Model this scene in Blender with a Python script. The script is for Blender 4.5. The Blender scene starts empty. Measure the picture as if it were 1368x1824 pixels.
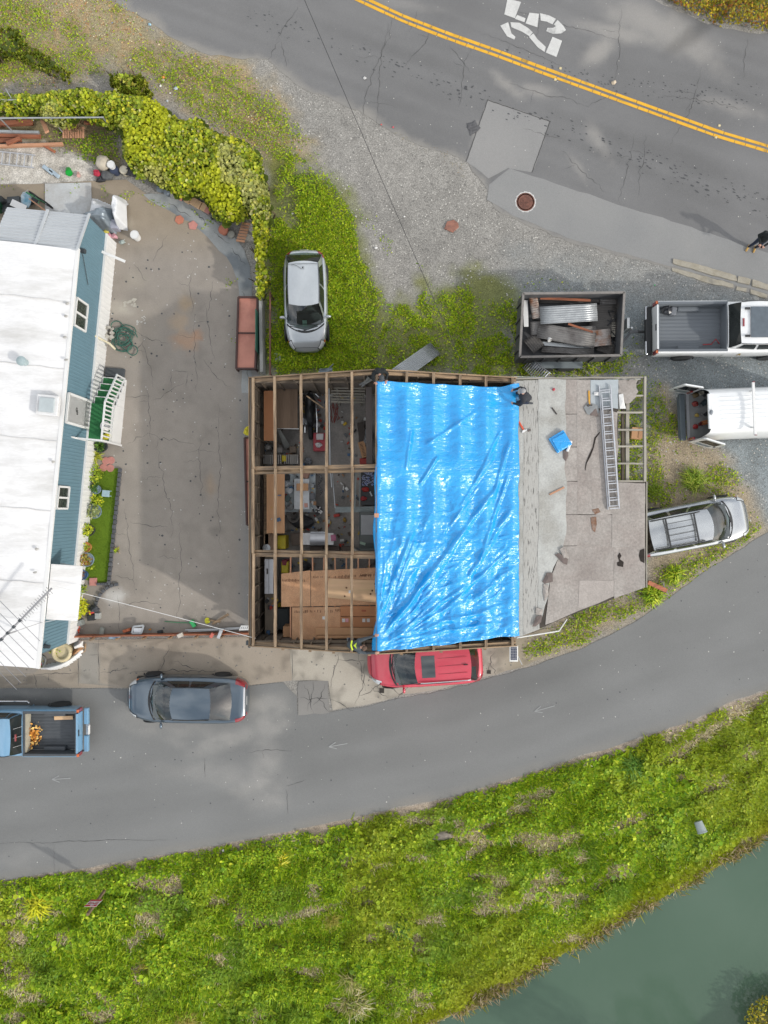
import bpy,math,random
import numpy as np
from mathutils import Vector,Matrix,Euler
from mathutils.geometry import delaunay_2d_cdt
random.seed(7)
RNG=np.random.default_rng(11)
SC=bpy.context.scene
COL=SC.collection
# ------------------------------------------------------------------ camera, sky, sun, exposure
FPX,CAMH=1265.0,28.75  # focal length in photograph pixels, drone height in metres
cam=bpy.data.cameras.new('camera')
cam.sensor_fit='HORIZONTAL';cam.sensor_width=36.0
cam.lens=36.0*FPX/1368.0
cam.clip_start=0.1;cam.clip_end=500
camo=bpy.data.objects.new('camera',cam);COL.objects.link(camo)
camo.location=(0,0,CAMH);camo.rotation_euler=(0,0,0)
SC.camera=camo
SUN_EL=math.radians(29)
sdir=Vector((-0.87,0.49,0)).normalized()*math.cos(SUN_EL)+Vector((0,0,-math.sin(SUN_EL)))
sl=bpy.data.lights.new('sun','SUN');sl.energy=2.0;sl.angle=math.radians(1.6);sl.color=(1.0,0.955,0.88)
so=bpy.data.objects.new('sun',sl);COL.objects.link(so)
so.rotation_euler=sdir.to_track_quat('-Z','Y').to_euler();so.location=(20,-12,25)
world=bpy.data.worlds.new('World');SC.world=world;world.use_nodes=True
def build_world():
    nt=world.node_tree;N=nt.nodes;L=nt.links
    for n in list(N):N.remove(n)
    out=N.new('ShaderNodeOutputWorld');bg=N.new('ShaderNodeBackground')
    sky=N.new('ShaderNodeTexSky');sky.sky_type='NISHITA';sky.sun_disc=False
    sky.sun_elevation=SUN_EL;sky.sun_rotation=math.atan2(0.87,-0.49)
    sky.air_density=1.0;sky.dust_density=2.5;sky.ozone_density=1.0
    tc=N.new('ShaderNodeTexCoord')
    no=N.new('ShaderNodeTexNoise');no.inputs['Scale'].default_value=3.2;no.inputs['Detail'].default_value=7;no.inputs['Roughness'].default_value=.58
    L.new(tc.outputs['Generated'],no.inputs['Vector'])
    rp=N.new('ShaderNodeValToRGB');rp.color_ramp.elements[0].position=.40;rp.color_ramp.elements[1].position=.62
    L.new(no.outputs['Fac'],rp.inputs['Fac'])
    hs=N.new('ShaderNodeHueSaturation');hs.inputs['Saturation'].default_value=.62
    L.new(sky.outputs['Color'],hs.inputs['Color'])
    mx=N.new('ShaderNodeMix');mx.data_type='RGBA'
    L.new(rp.outputs['Color'],mx.inputs['Factor']);L.new(hs.outputs['Color'],mx.inputs['A'])
    mx.inputs['B'].default_value=(9.6,9.65,9.7,1)
    L.new(mx.outputs['Result'],bg.inputs['Color']);bg.inputs['Strength'].default_value=.15
    L.new(bg.outputs['Background'],out.inputs['Surface'])
build_world()
SC.view_settings.view_transform='Standard';SC.view_settings.look='None'
SC.view_settings.exposure=0.25;SC.view_settings.gamma=1.0;SC.view_settings.use_curve_mapping=False

# ------------------------------------------------------------------ helpers
def S(z):return(CAMH-z)/FPX
def W(px,py,z=0.0):return Vector(((px-684)*S(z),(912-py)*S(z),z))
def WP(pts,z=0.0):return[W(a,b,z)for a,b in pts]
def lin(h,k=1.0):
    h=h.lstrip('#');o=[]
    for i in(0,2,4):
        v=int(h[i:i+2],16)/255.0
        o.append((v/12.92 if v<=.04045 else((v+.055)/1.055)**2.4)*k)
    return tuple(o)
def hash2(ix,iy,seed):
    h=(ix.astype(np.int64)*374761393+iy.astype(np.int64)*668265263+seed*974634777)&0x7fffffff
    h=((h^(h>>13))*1274126177)&0x7fffffff
    return((h^(h>>16))&0xffff)/65535.0
def vnoise(x,y,seed=0):
    x=np.asarray(x,float);y=np.asarray(y,float)
    ix=np.floor(x);iy=np.floor(y);fx=x-ix;fy=y-iy
    fx=fx*fx*(3-2*fx);fy=fy*fy*(3-2*fy)
    a=hash2(ix,iy,seed);b=hash2(ix+1,iy,seed);c=hash2(ix,iy+1,seed);d=hash2(ix+1,iy+1,seed)
    return(a*(1-fx)+b*fx)*(1-fy)+(c*(1-fx)+d*fx)*fy
def fbm(x,y,sc=1.0,octv=4,seed=0):
    v=0;a=.5;t=0
    for i in range(octv):
        v=v+a*vnoise(np.asarray(x)*sc*2**i+17.3*i,np.asarray(y)*sc*2**i-9.1*i,seed+i);t+=a;a*=.5
    return v/t
def inpoly(x,y,poly):
    x=np.asarray(x);y=np.asarray(y);r=np.zeros(x.shape,bool);n=len(poly)
    for i in range(n):
        x1,y1=poly[i][0],poly[i][1];x2,y2=poly[(i+1)%n][0],poly[(i+1)%n][1]
        if y1==y2:continue
        cnd=((y1>y)!=(y2>y))&(x<(x2-x1)*(y-y1)/(y2-y1)+x1)
        r^=cnd
    return r
def distpoly(x,y,poly,closed=True):
    x=np.asarray(x,float);y=np.asarray(y,float);d=np.full(x.shape,1e9);n=len(poly)
    for i in range(n if closed else n-1):
        ax,ay=poly[i][0],poly[i][1];bx,by=poly[(i+1)%n][0],poly[(i+1)%n][1]
        dx,dy=bx-ax,by-ay;l2=dx*dx+dy*dy+1e-12
        t=np.clip(((x-ax)*dx+(y-ay)*dy)/l2,0,1)
        d=np.minimum(d,np.hypot(x-ax-t*dx,y-ay-t*dy))
    return d
def sdf(x,y,poly):  # >0 inside
    return np.where(inpoly(x,y,poly),1,-1)*distpoly(x,y,poly)
def sst(e0,e1,v):
    t=np.clip((v-e0)/(e1-e0),0,1);return t*t*(3-2*t)
def xy(pts,z=0.0):return[(p.x,p.y)for p in WP(pts,z)]

# ---------------- materials
MATS={}
def newmat(name):
    m=bpy.data.materials.new(name);m.use_nodes=True
    nt=m.node_tree;b=nt.nodes['Principled BSDF']
    return m,nt,b
def M(name,col,rough=.6,metal=0.0,var=.18,scale=5.0,bump=.0,bscale=60.0,coat=0.0,spec=.5,stretch=(1,1,1),col2=None,c2pos=(.45,.65),rnd=0.0,alpha=1.0,emit=None,rvar=0.0,fine=0.0):
    """procedural principled material: base colour with noise variation, optional second colour in patches, bump and per-object variation"""
    if name in MATS:return MATS[name]
    m,nt,b=newmat(name);N=nt.nodes;L=nt.links
    tc=N.new('ShaderNodeTexCoord');mp=N.new('ShaderNodeMapping');mp.inputs['Scale'].default_value=stretch
    L.new(tc.outputs['Object'],mp.inputs['Vector'])
    oi=N.new('ShaderNodeObjectInfo')
    ad=N.new('ShaderNodeVectorMath');ad.operation='MULTIPLY_ADD'
    L.new(oi.outputs['Random'],ad.inputs[0]);ad.inputs[1].default_value=(37,53,19);L.new(mp.outputs['Vector'],ad.inputs[2])
    def noise(sc,det=5,ro=.6):
        n=N.new('ShaderNodeTexNoise');n.inputs['Scale'].default_value=sc;n.inputs['Detail'].default_value=det;n.inputs['Roughness'].default_value=ro
        L.new(ad.outputs['Vector'],n.inputs['Vector']);return n
    n1=noise(scale)
    mr=N.new('ShaderNodeMapRange');mr.inputs['From Min'].default_value=.25;mr.inputs['From Max'].default_value=.75
    mr.inputs['To Min'].default_value=1-var;mr.inputs['To Max'].default_value=1+var
    L.new(n1.outputs['Fac'],mr.inputs['Value'])
    fac=mr.outputs['Result']
    if fine>0:
        nf=noise(scale*11,3,.7);mf=N.new('ShaderNodeMapRange');mf.inputs['From Min'].default_value=.3;mf.inputs['From Max'].default_value=.7
        mf.inputs['To Min'].default_value=1-fine;mf.inputs['To Max'].default_value=1+fine
        L.new(nf.outputs['Fac'],mf.inputs['Value'])
        mm=N.new('ShaderNodeMath');mm.operation='MULTIPLY';L.new(fac,mm.inputs[0]);L.new(mf.outputs['Result'],mm.inputs[1]);fac=mm.outputs[0]
    if rnd>0:
        mo=N.new('ShaderNodeMapRange');mo.inputs['To Min'].default_value=1-rnd;mo.inputs['To Max'].default_value=1+rnd
        L.new(oi.outputs['Random'],mo.inputs['Value'])
        mm=N.new('ShaderNodeMath');mm.operation='MULTIPLY';L.new(fac,mm.inputs[0]);L.new(mo.outputs['Result'],mm.inputs[1]);fac=mm.outputs[0]
    base=None
    if col2 is not None:
        n2=noise(scale*.6,6,.65);rp=N.new('ShaderNodeValToRGB')
        rp.color_ramp.elements[0].position=c2pos[0];rp.color_ramp.elements[1].position=c2pos[1]
        L.new(n2.outputs['Fac'],rp.inputs['Fac'])
        mc=N.new('ShaderNodeMix');mc.data_type='RGBA';L.new(rp.outputs['Color'],mc.inputs['Factor'])
        mc.inputs['A'].default_value=(*col,1);mc.inputs['B'].default_value=(*col2,1);base=mc.outputs['Result']
    vm=N.new('ShaderNodeVectorMath');vm.operation='SCALE'
    if base is None:vm.inputs[0].default_value=col
    else:L.new(base,vm.inputs[0])
    L.new(fac,vm.inputs['Scale']);L.new(vm.outputs['Vector'],b.inputs['Base Color'])
    b.inputs['Roughness'].default_value=rough;b.inputs['Metallic'].default_value=metal
    if rvar>0:
        mrr=N.new('ShaderNodeMapRange');mrr.inputs['From Min'].default_value=.3;mrr.inputs['From Max'].default_value=.7
        mrr.inputs['To Min'].default_value=max(.02,rough-rvar);mrr.inputs['To Max'].default_value=min(1,rough+rvar)
        L.new(n1.outputs['Fac'],mrr.inputs['Value']);L.new(mrr.outputs['Result'],b.inputs['Roughness'])
    b.inputs['Specular IOR Level'].default_value=spec
    b.inputs['Coat Weight'].default_value=coat;b.inputs['Coat Roughness'].default_value=.06
    if bump>0:
        nb=noise(bscale,4,.6);bp=N.new('ShaderNodeBump');bp.inputs['Strength'].default_value=bump;bp.inputs['Distance'].default_value=.02
        L.new(nb.outputs['Fac'],bp.inputs['Height']);L.new(bp.outputs['Normal'],b.inputs['Normal'])
    MATS[name]=m;return m
def attr_mat(name,rough=.9,fine=.25,fscale=30.0,bump=.3,bscale=45.0,spec=.3,speck=None,rvar=0):
    """base colour read from the mesh's 'Col' attribute (surface stains, soil and plant colours) with fine grain on top"""
    m,nt,b=newmat(name);N=nt.nodes;L=nt.links
    at=N.new('ShaderNodeAttribute');at.attribute_name='Col'
    tc=N.new('ShaderNodeTexCoord')
    n1=N.new('ShaderNodeTexNoise');n1.inputs['Scale'].default_value=fscale;n1.inputs['Detail'].default_value=5;n1.inputs['Roughness'].default_value=.75
    L.new(tc.outputs['Object'],n1.inputs['Vector'])
    mr=N.new('ShaderNodeMapRange');mr.inputs['From Min'].default_value=.3;mr.inputs['From Max'].default_value=.7
    mr.inputs['To Min'].default_value=1-fine;mr.inputs['To Max'].default_value=1+fine
    L.new(n1.outputs['Fac'],mr.inputs['Value'])
    vm=N.new('ShaderNodeVectorMath');vm.operation='SCALE';L.new(at.outputs['Color'],vm.inputs[0]);L.new(mr.outputs['Result'],vm.inputs['Scale'])
    src=vm.outputs['Vector']
    if speck:  # pale pebbles
        vo=N.new('ShaderNodeTexVoronoi');vo.inputs['Scale'].default_value=speck[0];L.new(tc.outputs['Object'],vo.inputs['Vector'])
        sh=N.new('ShaderNodeSeparateColor');L.new(vo.outputs['Color'],sh.inputs['Color'])
        mr2=N.new('ShaderNodeMapRange');mr2.inputs['To Min'].default_value=1-speck[1];mr2.inputs['To Max'].default_value=1+speck[1]
        L.new(sh.outputs['Red'],mr2.inputs['Value'])
        v2=N.new('ShaderNodeVectorMath');v2.operation='SCALE';L.new(src,v2.inputs[0]);L.new(mr2.outputs['Result'],v2.inputs['Scale']);src=v2.outputs['Vector']
    L.new(src,b.inputs['Base Color'])
    b.inputs['Roughness'].default_value=rough;b.inputs['Specular IOR Level'].default_value=spec
    nb=N.new('ShaderNodeTexNoise');nb.inputs['Scale'].default_value=bscale;nb.inputs['Detail'].default_value=4
    L.new(tc.outputs['Object'],nb.inputs['Vector'])
    bp=N.new('ShaderNodeBump');bp.inputs['Strength'].default_value=bump;bp.inputs['Distance'].default_value=.03
    L.new(nb.outputs['Fac'],bp.inputs['Height']);L.new(bp.outputs['Normal'],b.inputs['Normal'])
    return m
def leaf_mat(name,trans=.25,rough=.55):
    m,nt,b=newmat(name);N=nt.nodes;L=nt.links
    at=N.new('ShaderNodeAttribute');at.attribute_name='Col'
    L.new(at.outputs['Color'],b.inputs['Base Color']);b.inputs['Roughness'].default_value=rough;b.inputs['Specular IOR Level'].default_value=.3
    tr=N.new('ShaderNodeBsdfTranslucent');L.new(at.outputs['Color'],tr.inputs['Color'])
    mx=N.new('ShaderNodeMixShader');mx.inputs['Fac'].default_value=trans
    L.new(b.outputs['BSDF'],mx.inputs[1]);L.new(tr.outputs['BSDF'],mx.inputs[2])
    L.new(mx.outputs['Shader'],N['Material Output'].inputs['Surface'])
    return m
def glass_mat(name,tint=(.30,.36,.36),rough=.03):
    m,nt,b=newmat(name);N=nt.nodes;L=nt.links
    N.remove(b)
    tr=N.new('ShaderNodeBsdfTransparent');tr.inputs['Color'].default_value=(*tint,1)
    gl=N.new('ShaderNodeBsdfGlossy');gl.inputs['Roughness'].default_value=rough;gl.inputs['Color'].default_value=(1,1,1,1)
    fr=N.new('ShaderNodeFresnel');fr.inputs['IOR'].default_value=1.8
    mx=N.new('ShaderNodeMixShader');L.new(fr.outputs['Fac'],mx.inputs['Fac'])
    L.new(tr.outputs['BSDF'],mx.inputs[1]);L.new(gl.outputs['BSDF'],mx.inputs[2])
    L.new(mx.outputs['Shader'],N['Material Output'].inputs['Surface'])
    return m

# ---------------- geometry
class G:
    def __init__(s):s.v=[];s.f=[]
    def add(s,vs,fs):
        o=len(s.v);s.v+=[tuple(p)for p in vs];s.f+=[tuple(i+o for i in f)for f in fs];return s
    def box(s,c,d,rz=0.0,R=None,taper=1.0):
        m=R if R is not None else Matrix.Rotation(rz,3,'Z');c=Vector(c);vs=[]
        for z in(-.5,.5):
            k=taper if z>0 else 1.0
            for x,y in((-.5,-.5),(.5,-.5),(.5,.5),(-.5,.5)):
                vs.append(c+m@Vector((x*d[0]*k,y*d[1]*k,z*d[2])))
        return s.add(vs,[(3,2,1,0),(4,5,6,7),(0,1,5,4),(1,2,6,5),(2,3,7,6),(3,0,4,7)])
    def bar(s,a,b,w,h,up=(0,0,1)):
        a=Vector(a);b=Vector(b);x=(b-a).normalized();u=Vector(up)
        y=u.cross(x)
        if y.length<1e-4:y=Vector((0,1,0)).cross(x)
        y.normalize();z=x.cross(y)
        R=Matrix((x,y,z)).transposed()
        return s.box((a+b)/2,((b-a).length,w,h),R=R)
    def prism(s,pts,z0,z1):  # pts: list of (x,y) or Vector ; z0/z1 numbers
        n=len(pts);vs=[(p[0],p[1],z0)for p in pts]+[(p[0],p[1],z1)for p in pts]
        a=sum(pts[i][0]*pts[(i+1)%n][1]-pts[(i+1)%n][0]*pts[i][1]for i in range(n))
        idx=list(range(n))
        if a<0:idx.reverse()
        fs=[tuple(reversed(idx)),tuple(i+n for i in idx)]
        for k in range(n):i,j=idx[k],idx[(k+1)%n];fs.append((i,j,j+n,i+n))
        return s.add(vs,fs)
    def slab(s,pts,t):  # 3d polygon with thickness t downward
        n=len(pts);vs=[tuple(p)for p in pts]+[(p[0],p[1],p[2]-t)for p in pts]
        a=sum(pts[i][0]*pts[(i+1)%n][1]-pts[(i+1)%n][0]*pts[i][1]for i in range(n))
        idx=list(range(n))
        if a<0:idx.reverse()
        fs=[tuple(idx),tuple(i+n for i in reversed(idx))]
        for k in range(n):i,j=idx[k],idx[(k+1)%n];fs.append((i+n,j+n,j,i))
        return s.add(vs,fs)
    def tube(s,pts,r,n=8,cap=True):
        pts=[Vector(p)for p in pts];m=len(pts);rs=r if isinstance(r,(list,tuple))else[r]*m
        vs=[];pu=None
        for i,p in enumerate(pts):
            t=(pts[min(i+1,m-1)]-pts[max(i-1,0)])
            t=t.normalized()if t.length>1e-9 else Vector((0,0,1))
            u=Vector((0,0,1))if pu is None else pu
            a=u.cross(t)
            if a.length<1e-3:a=Vector((1,0,0)).cross(t)
            if a.length<1e-3:a=Vector((0,1,0)).cross(t)
            a.normalize();b=t.cross(a);pu=b
            for k in range(n):
                an=2*math.pi*k/n;vs.append(p+(a*math.cos(an)+b*math.sin(an))*rs[i])
        fs=[]
        for i in range(m-1):
            for k in range(n):
                fs.append((i*n+k,i*n+(k+1)%n,(i+1)*n+(k+1)%n,(i+1)*n+k))
        if cap:fs.append(tuple(reversed(range(n))));fs.append(tuple(range((m-1)*n,m*n)))
        return s.add(vs,fs)
    def lathe(s,prof,c=(0,0,0),n=16,axis='Z',R=None):
        vs=[]
        for r,z in prof:
            for k in range(n):
                a=2*math.pi*k/n;p=Vector((r*math.cos(a),r*math.sin(a),z))
                if axis=='Y':p=Vector((p.x,p.z,-p.y))
                if axis=='X':p=Vector((p.z,p.x,p.y))
                if R is not None:p=R@p
                vs.append(p+Vector(c))
        fs=[]
        for i in range(len(prof)-1):
            for k in range(n):fs.append((i*n+k,i*n+(k+1)%n,(i+1)*n+(k+1)%n,(i+1)*n+k))
        if prof[0][0]>1e-5:fs.append(tuple(reversed(range(n))))
        if prof[-1][0]>1e-5:fs.append(tuple(range((len(prof)-1)*n,len(prof)*n)))
        return s.add(vs,fs)
    def grid(s,P,thick=0.0,flip=False):  # P: array (nu,nv,3)
        P=np.asarray(P,float);nu,nv=P.shape[:2];vs=[tuple(p)for p in P.reshape(-1,3)];fs=[]
        for i in range(nu-1):
            for j in range(nv-1):
                q=(i*nv+j,(i+1)*nv+j,(i+1)*nv+j+1,i*nv+j+1);fs.append(q[::-1]if flip else q)
        s.add(vs,fs)
        if thick:
            s.add([(x,y,z-thick)for x,y,z in vs],[f[::-1]for f in fs])
        return s
    def blob(s,c,r,n=10,m=6,jit=.15,seed=0):
        rr=random.Random(seed);P=[]
        for j in range(m+1):
            for k in range(n):
                th=math.pi*j/m;ph=2*math.pi*k/n;q=1+rr.uniform(-jit,jit)
                P.append((c[0]+r[0]*q*math.sin(th)*math.cos(ph),c[1]+r[1]*q*math.sin(th)*math.sin(ph),c[2]+r[2]*q*math.cos(th)))
        fs=[]
        for j in range(m):
            for k in range(n):fs.append((j*n+k,(j+1)*n+k,(j+1)*n+(k+1)%n,j*n+(k+1)%n))
        return s.add(P,fs)
ORG={}
def mesh_obj(name,verts,faces,mat,smooth=False):
    me=bpy.data.meshes.new(name);me.from_pydata([tuple(v)for v in verts],[],faces);me.update()
    if mat is not None:me.materials.append(mat)
    if smooth:me.polygons.foreach_set('use_smooth',[True]*len(me.polygons))
    o=bpy.data.objects.new(name,me);COL.objects.link(o);return o
def thing(name,label,cat,loc=(0,0,0),rz=0.0,group=None,local=False):
    o=bpy.data.objects.new(name,None);COL.objects.link(o);o.empty_display_size=.3
    o.location=loc;o.rotation_euler=(0,0,rz);o['label']=label;o['category']=cat
    if group:o['group']=group
    ORG[o.name]=Vector((0,0,0))if local else Vector(loc)
    return o
def part(name,g,mat,parent,smooth=False,kind=None,label=None,bevel=0.0):
    o=mesh_obj(name,g.v,g.f,mat,smooth);o.parent=parent
    o.location=-ORG.get(parent.name,Vector((0,0,0)));ORG[o.name]=Vector((0,0,0))
    if kind:o['kind']=kind
    if label:o['label']=label
    if bevel:bev(o,bevel)
    return o
def bev(o,w,seg=2):
    m=o.modifiers.new('bevel','BEVEL');m.width=w;m.segments=seg;m.limit_method='ANGLE';m.angle_limit=math.radians(40);return o
def solo(name,g,mat,label,cat,group=None,smooth=False,kind=None,bevel=0.0):
    """a thing that is one mesh; its origin goes to the bottom centre"""
    V=np.array(g.v,float);c=Vector(((V[:,0].min()+V[:,0].max())/2,(V[:,1].min()+V[:,1].max())/2,V[:,2].min()))
    o=mesh_obj(name,V-np.array(c),g.f,mat,smooth);o.location=c;ORG[o.name]=c
    if kind:o['kind']=kind
    else:o['label']=label;o['category']=cat
    if label:o['label']=label
    if group:o['group']=group
    if bevel:bev(o,bevel)
    return o
def beam(name,a,b,w,h,mat,parent,up=(0,0,1),ends=True):
    """timber from a to b as its own object, grain along local X"""
    a=Vector(a);b=Vector(b);x=(b-a).normalized();y=Vector(up).cross(x)
    if y.length<1e-4:y=Vector((0,1,0)).cross(x)
    y.normalize();z=x.cross(y);L=(b-a).length
    n=max(2,int(L/.5));rr=random.Random(hash((round(a.x,2),round(b.y,2),round(a.z,2),round(a.y,2)))&0xffff);vs=[];fs=[]
    for i in range(n+1):
        dx=-L/2+L*i/n;jw=rr.uniform(-.03,.03)*w;jh=rr.uniform(-.03,.03)*h;oy=rr.uniform(-.006,.006)
        vs+=[(dx,-w/2-jw+oy,-h/2),(dx,w/2+jw+oy,-h/2),(dx,w/2+jw+oy,h/2+jh),(dx,-w/2-jw+oy,h/2+jh)]
    for i in range(n):
        o=i*4
        for k in range(4):fs.append((o+k,o+4+k,o+4+(k+1)%4,o+(k+1)%4))
    fs.append((0,1,2,3));fs.append((n*4+3,n*4+2,n*4+1,n*4))
    me=bpy.data.meshes.new(name);me.from_pydata(vs,[],fs);me.update();me.materials.append(mat)
    o=bpy.data.objects.new(name,me);COL.objects.link(o);o.parent=parent
    Mx=Matrix((x,y,z)).transposed().to_4x4();Mx.translation=(a+b)/2-ORG.get(parent.name,Vector((0,0,0)))if parent is not None else(a+b)/2
    o.matrix_local=Mx if parent is not None else Mx
    if parent is None:o.matrix_world=Mx
    return o
def col_attr(o,C):
    me=o.data;a=me.color_attributes.new('Col','FLOAT_COLOR','POINT')
    d=np.ones((len(me.vertices),4),np.float32);d[:,:3]=C;a.data.foreach_set('color',d.ravel())
def cdt_sheet(name,poly,z,spacing,colfn,mat,zfn=None):
    """sheet with a crisp outline and inner points that carry surface colour"""
    P=[(p[0],p[1])for p in poly];A=np.array(P)
    xs=np.arange(A[:,0].min(),A[:,0].max(),spacing);ys=np.arange(A[:,1].min(),A[:,1].max(),spacing)
    X,Y=np.meshgrid(xs,ys);X=X.ravel();Y=Y.ravel()
    X=X+RNG.uniform(-.2,.2,X.shape)*spacing;Y=Y+RNG.uniform(-.2,.2,Y.shape)*spacing
    k=inpoly(X,Y,P)&(distpoly(X,Y,P)>spacing*.35);X=X[k];Y=Y[k]
    pts=[Vector(p)for p in P]+[Vector((a,b))for a,b in zip(X,Y)];n=len(P)
    v,e,f,_,_,_=delaunay_2d_cdt(pts,[(i,(i+1)%n)for i in range(n)],[],1,1e-5)
    V=np.array([(p.x,p.y)for p in v]);Z=np.full(len(V),z)if zfn is None else zfn(V[:,0],V[:,1])+z
    f=[t if((V[t[1]][0]-V[t[0]][0])*(V[t[2]][1]-V[t[0]][1])-(V[t[1]][1]-V[t[0]][1])*(V[t[2]][0]-V[t[0]][0]))>0 else t[::-1]for t in map(tuple,f)]
    o=mesh_obj(name,np.column_stack([V,Z]),f,mat);col_attr(o,colfn(V[:,0],V[:,1]));ORG[o.name]=Vector((0,0,0))
    return o
def rough_edge(pts,step=.35,amp=.06,seed=1,closed=True):
    """subdivide an outline and give it a broken edge"""
    rr=random.Random(seed);out=[];n=len(pts)
    for i in range(n if closed else n-1):
        a=Vector(pts[i][:2]);b=Vector(pts[(i+1)%n][:2]);L=(b-a).length;k=max(1,int(L/step));nrm=Vector((-(b-a).y,(b-a).x)).normalized()if L>1e-6 else Vector((0,0))
        for j in range(k):out.append(tuple(a.lerp(b,j/k)+nrm*rr.uniform(-amp,amp)))
    if not closed:out.append(tuple(pts[-1][:2]))
    return out
def ribbon(g,pts,w,z,taper=False):
    """flat strip along a polyline, for paint, cracks and seams"""
    n=len(pts);vs=[]
    for i,p in enumerate(pts):
        a=Vector(pts[max(0,i-1)][:2]);b=Vector(pts[min(n-1,i+1)][:2]);t=(b-a)
        t=t.normalized()if t.length>1e-9 else Vector((1,0));nn=Vector((-t.y,t.x))
        ww=(w[i]if isinstance(w,list)else w)*(1-.8*abs(2*i/(n-1)-1)if taper else 1)/2
        zz=z(p[0],p[1])if callable(z)else z
        vs+=[(p[0]+nn.x*ww,p[1]+nn.y*ww,zz),(p[0]-nn.x*ww,p[1]-nn.y*ww,zz)]
    g.add(vs,[(2*i,2*i+1,2*i+3,2*i+2)for i in range(n-1)])
def wiggle(a,b,amp,n,seed):
    rr=random.Random(seed);a=Vector(a[:2]);b=Vector(b[:2]);nn=Vector((-(b-a).y,(b-a).x)).normalized();o=[];d=0
    for i in range(n+1):
        d+=rr.uniform(-1,1)*amp;d*=.93
        o.append(tuple(a.lerp(b,i/n)+nn*(d+.35*amp*math.sin(i*1.9+seed))+(b-a).normalized()*rr.uniform(-.3,.3)*amp))
    return o
# ---------------- scattered leaves as one mesh
TPL={
 'kite':(np.array([(0,0,0),(.32,.45,.10),(0,1,-.04),(-.32,.45,.10)],float),[(0,1,2),(0,2,3)]),
 'round':(np.array([(0,-.05,0),(.42,.12,.10),(.5,.55,.08),(.22,.95,0),(-.22,.95,0),(-.5,.55,.08),(-.42,.12,.10)],float),[(0,1,2,3),(0,3,4),(0,4,5,6)]),
 'ivy':(np.array([(0,0,0),(.34,-.12,.05),(.5,.3,.1),(.26,.42,.06),(0,1,-.05),(-.26,.42,.06),(-.5,.3,.1),(-.34,-.12,.05)],float),[(0,1,2,3),(0,3,4),(0,4,5),(0,5,6,7)]),
 'blade':(np.array([(-.06,0,0),(.06,0,0),(.035,.6,.05),(0,1,-.08)],float),[(0,1,2),(0,2,3)]),
}
def scatter(name,P,size,col,shape,mat,tilt=(10,55),yaw=None):
    """P (n,3), size (n,), col (n,3): one leaf or blade of grass per point"""
    T,F=TPL[shape];n=len(P);k=len(T)
    yaw=RNG.uniform(0,2*math.pi,n)if yaw is None else yaw
    ti=np.radians(RNG.uniform(tilt[0],tilt[1],n))
    x=T[None,:,0]*size[:,None];y=T[None,:,1]*size[:,None];z=T[None,:,2]*size[:,None]
    c,s=np.cos(ti)[:,None],np.sin(ti)[:,None]
    y2=y*c-z*s;z2=y*s+z*c
    cy,sy=np.cos(yaw)[:,None],np.sin(yaw)[:,None]
    V=np.stack([x*cy-y2*sy,x*sy+y2*cy,z2],-1)+P[:,None,:]
    V=V.reshape(-1,3)
    loops=[];starts=[];tot=[]
    per=[i for f in F for i in f];lens=[len(f)for f in F]
    L=(np.array(per)[None,:]+(np.arange(n)*k)[:,None]).ravel()
    lt=np.tile(np.array(lens),n);ls=np.concatenate([[0],np.cumsum(lt)[:-1]])
    me=bpy.data.meshes.new(name);me.vertices.add(len(V));me.vertices.foreach_set('co',V.ravel())
    me.loops.add(len(L));me.loops.foreach_set('vertex_index',L.astype(np.int32))
    me.polygons.add(len(lt));me.polygons.foreach_set('loop_start',ls.astype(np.int32));me.polygons.foreach_set('loop_total',lt.astype(np.int32))
    me.update(calc_edges=True);me.materials.append(mat)
    o=bpy.data.objects.new(name,me);COL.objects.link(o);col_attr(o,np.repeat(col,k,axis=0));ORG[o.name]=Vector((0,0,0))
    return o
def mixc(a,b,t):return np.asarray(a)[None,:]*(1-t[:,None])+np.asarray(b)[None,:]*t[:,None]
# ------------------------------------------------------------------ ground, roads, water
KA=.80  # photograph colour -> surface colour
def topx(x,y):return 684+np.asarray(x)*FPX/CAMH,912-np.asarray(y)*FPX/CAMH
ROAD_LOW=[(-900,1690),(-400,1625),(0,1568),(100,1553),(200,1538),(300,1520),(430,1497),(560,1470),(700,1440),(800,1420),(930,1380),(1040,1345),(1150,1310),(1240,1280),(1300,1250),(1368,1228),(1600,1120),(1900,960),(2300,700)]
WATERL=[(-900,2600),(100,2080),(500,1960),(700,1848),(830,1788),(900,1750),(985,1700),(1060,1660),(1110,1628),(1180,1590),(1260,1546),(1320,1508),(1368,1476),(1600,1380),(1900,1220),(2600,900)]
_rl=np.array([(p.x,p.y)for p in WP(ROAD_LOW)]);_wl=np.array([(p.x,p.y)for p in WP(WATERL,-2.0)])
_fl=np.array([(p.x,p.y)for p in WP([(-900,3200),(600,2300),(1100,1960),(1250,1868),(1330,1828),(1368,1800),(1500,1700),(1900,1480),(2600,1200)],-2.0)])
ZW=-2.0
def terrain(x,y):
    yr=np.interp(x,_rl[:,0],_rl[:,1]);yw=np.interp(x,_wl[:,0],_wl[:,1])
    t=(yr-.25-y)/np.maximum(yr-yw,1.0)
    z=np.where(t<=0,0,np.where(t<1,ZW*(t**1.15),ZW-(t-1)*3.0))
    tf=np.interp(x,_fl[:,0],_fl[:,1])-y  # the far bank, rising out of the water again
    z=np.where(tf>0,np.minimum(.5,-2.1+tf*.8),np.maximum(z,-3.0))
    bumpy=(fbm(x,y,.9,3,5)-.5)*.22*sst(.05,.3,t)*(1-sst(.85,1.0,t))
    return z+bumpy
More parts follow.
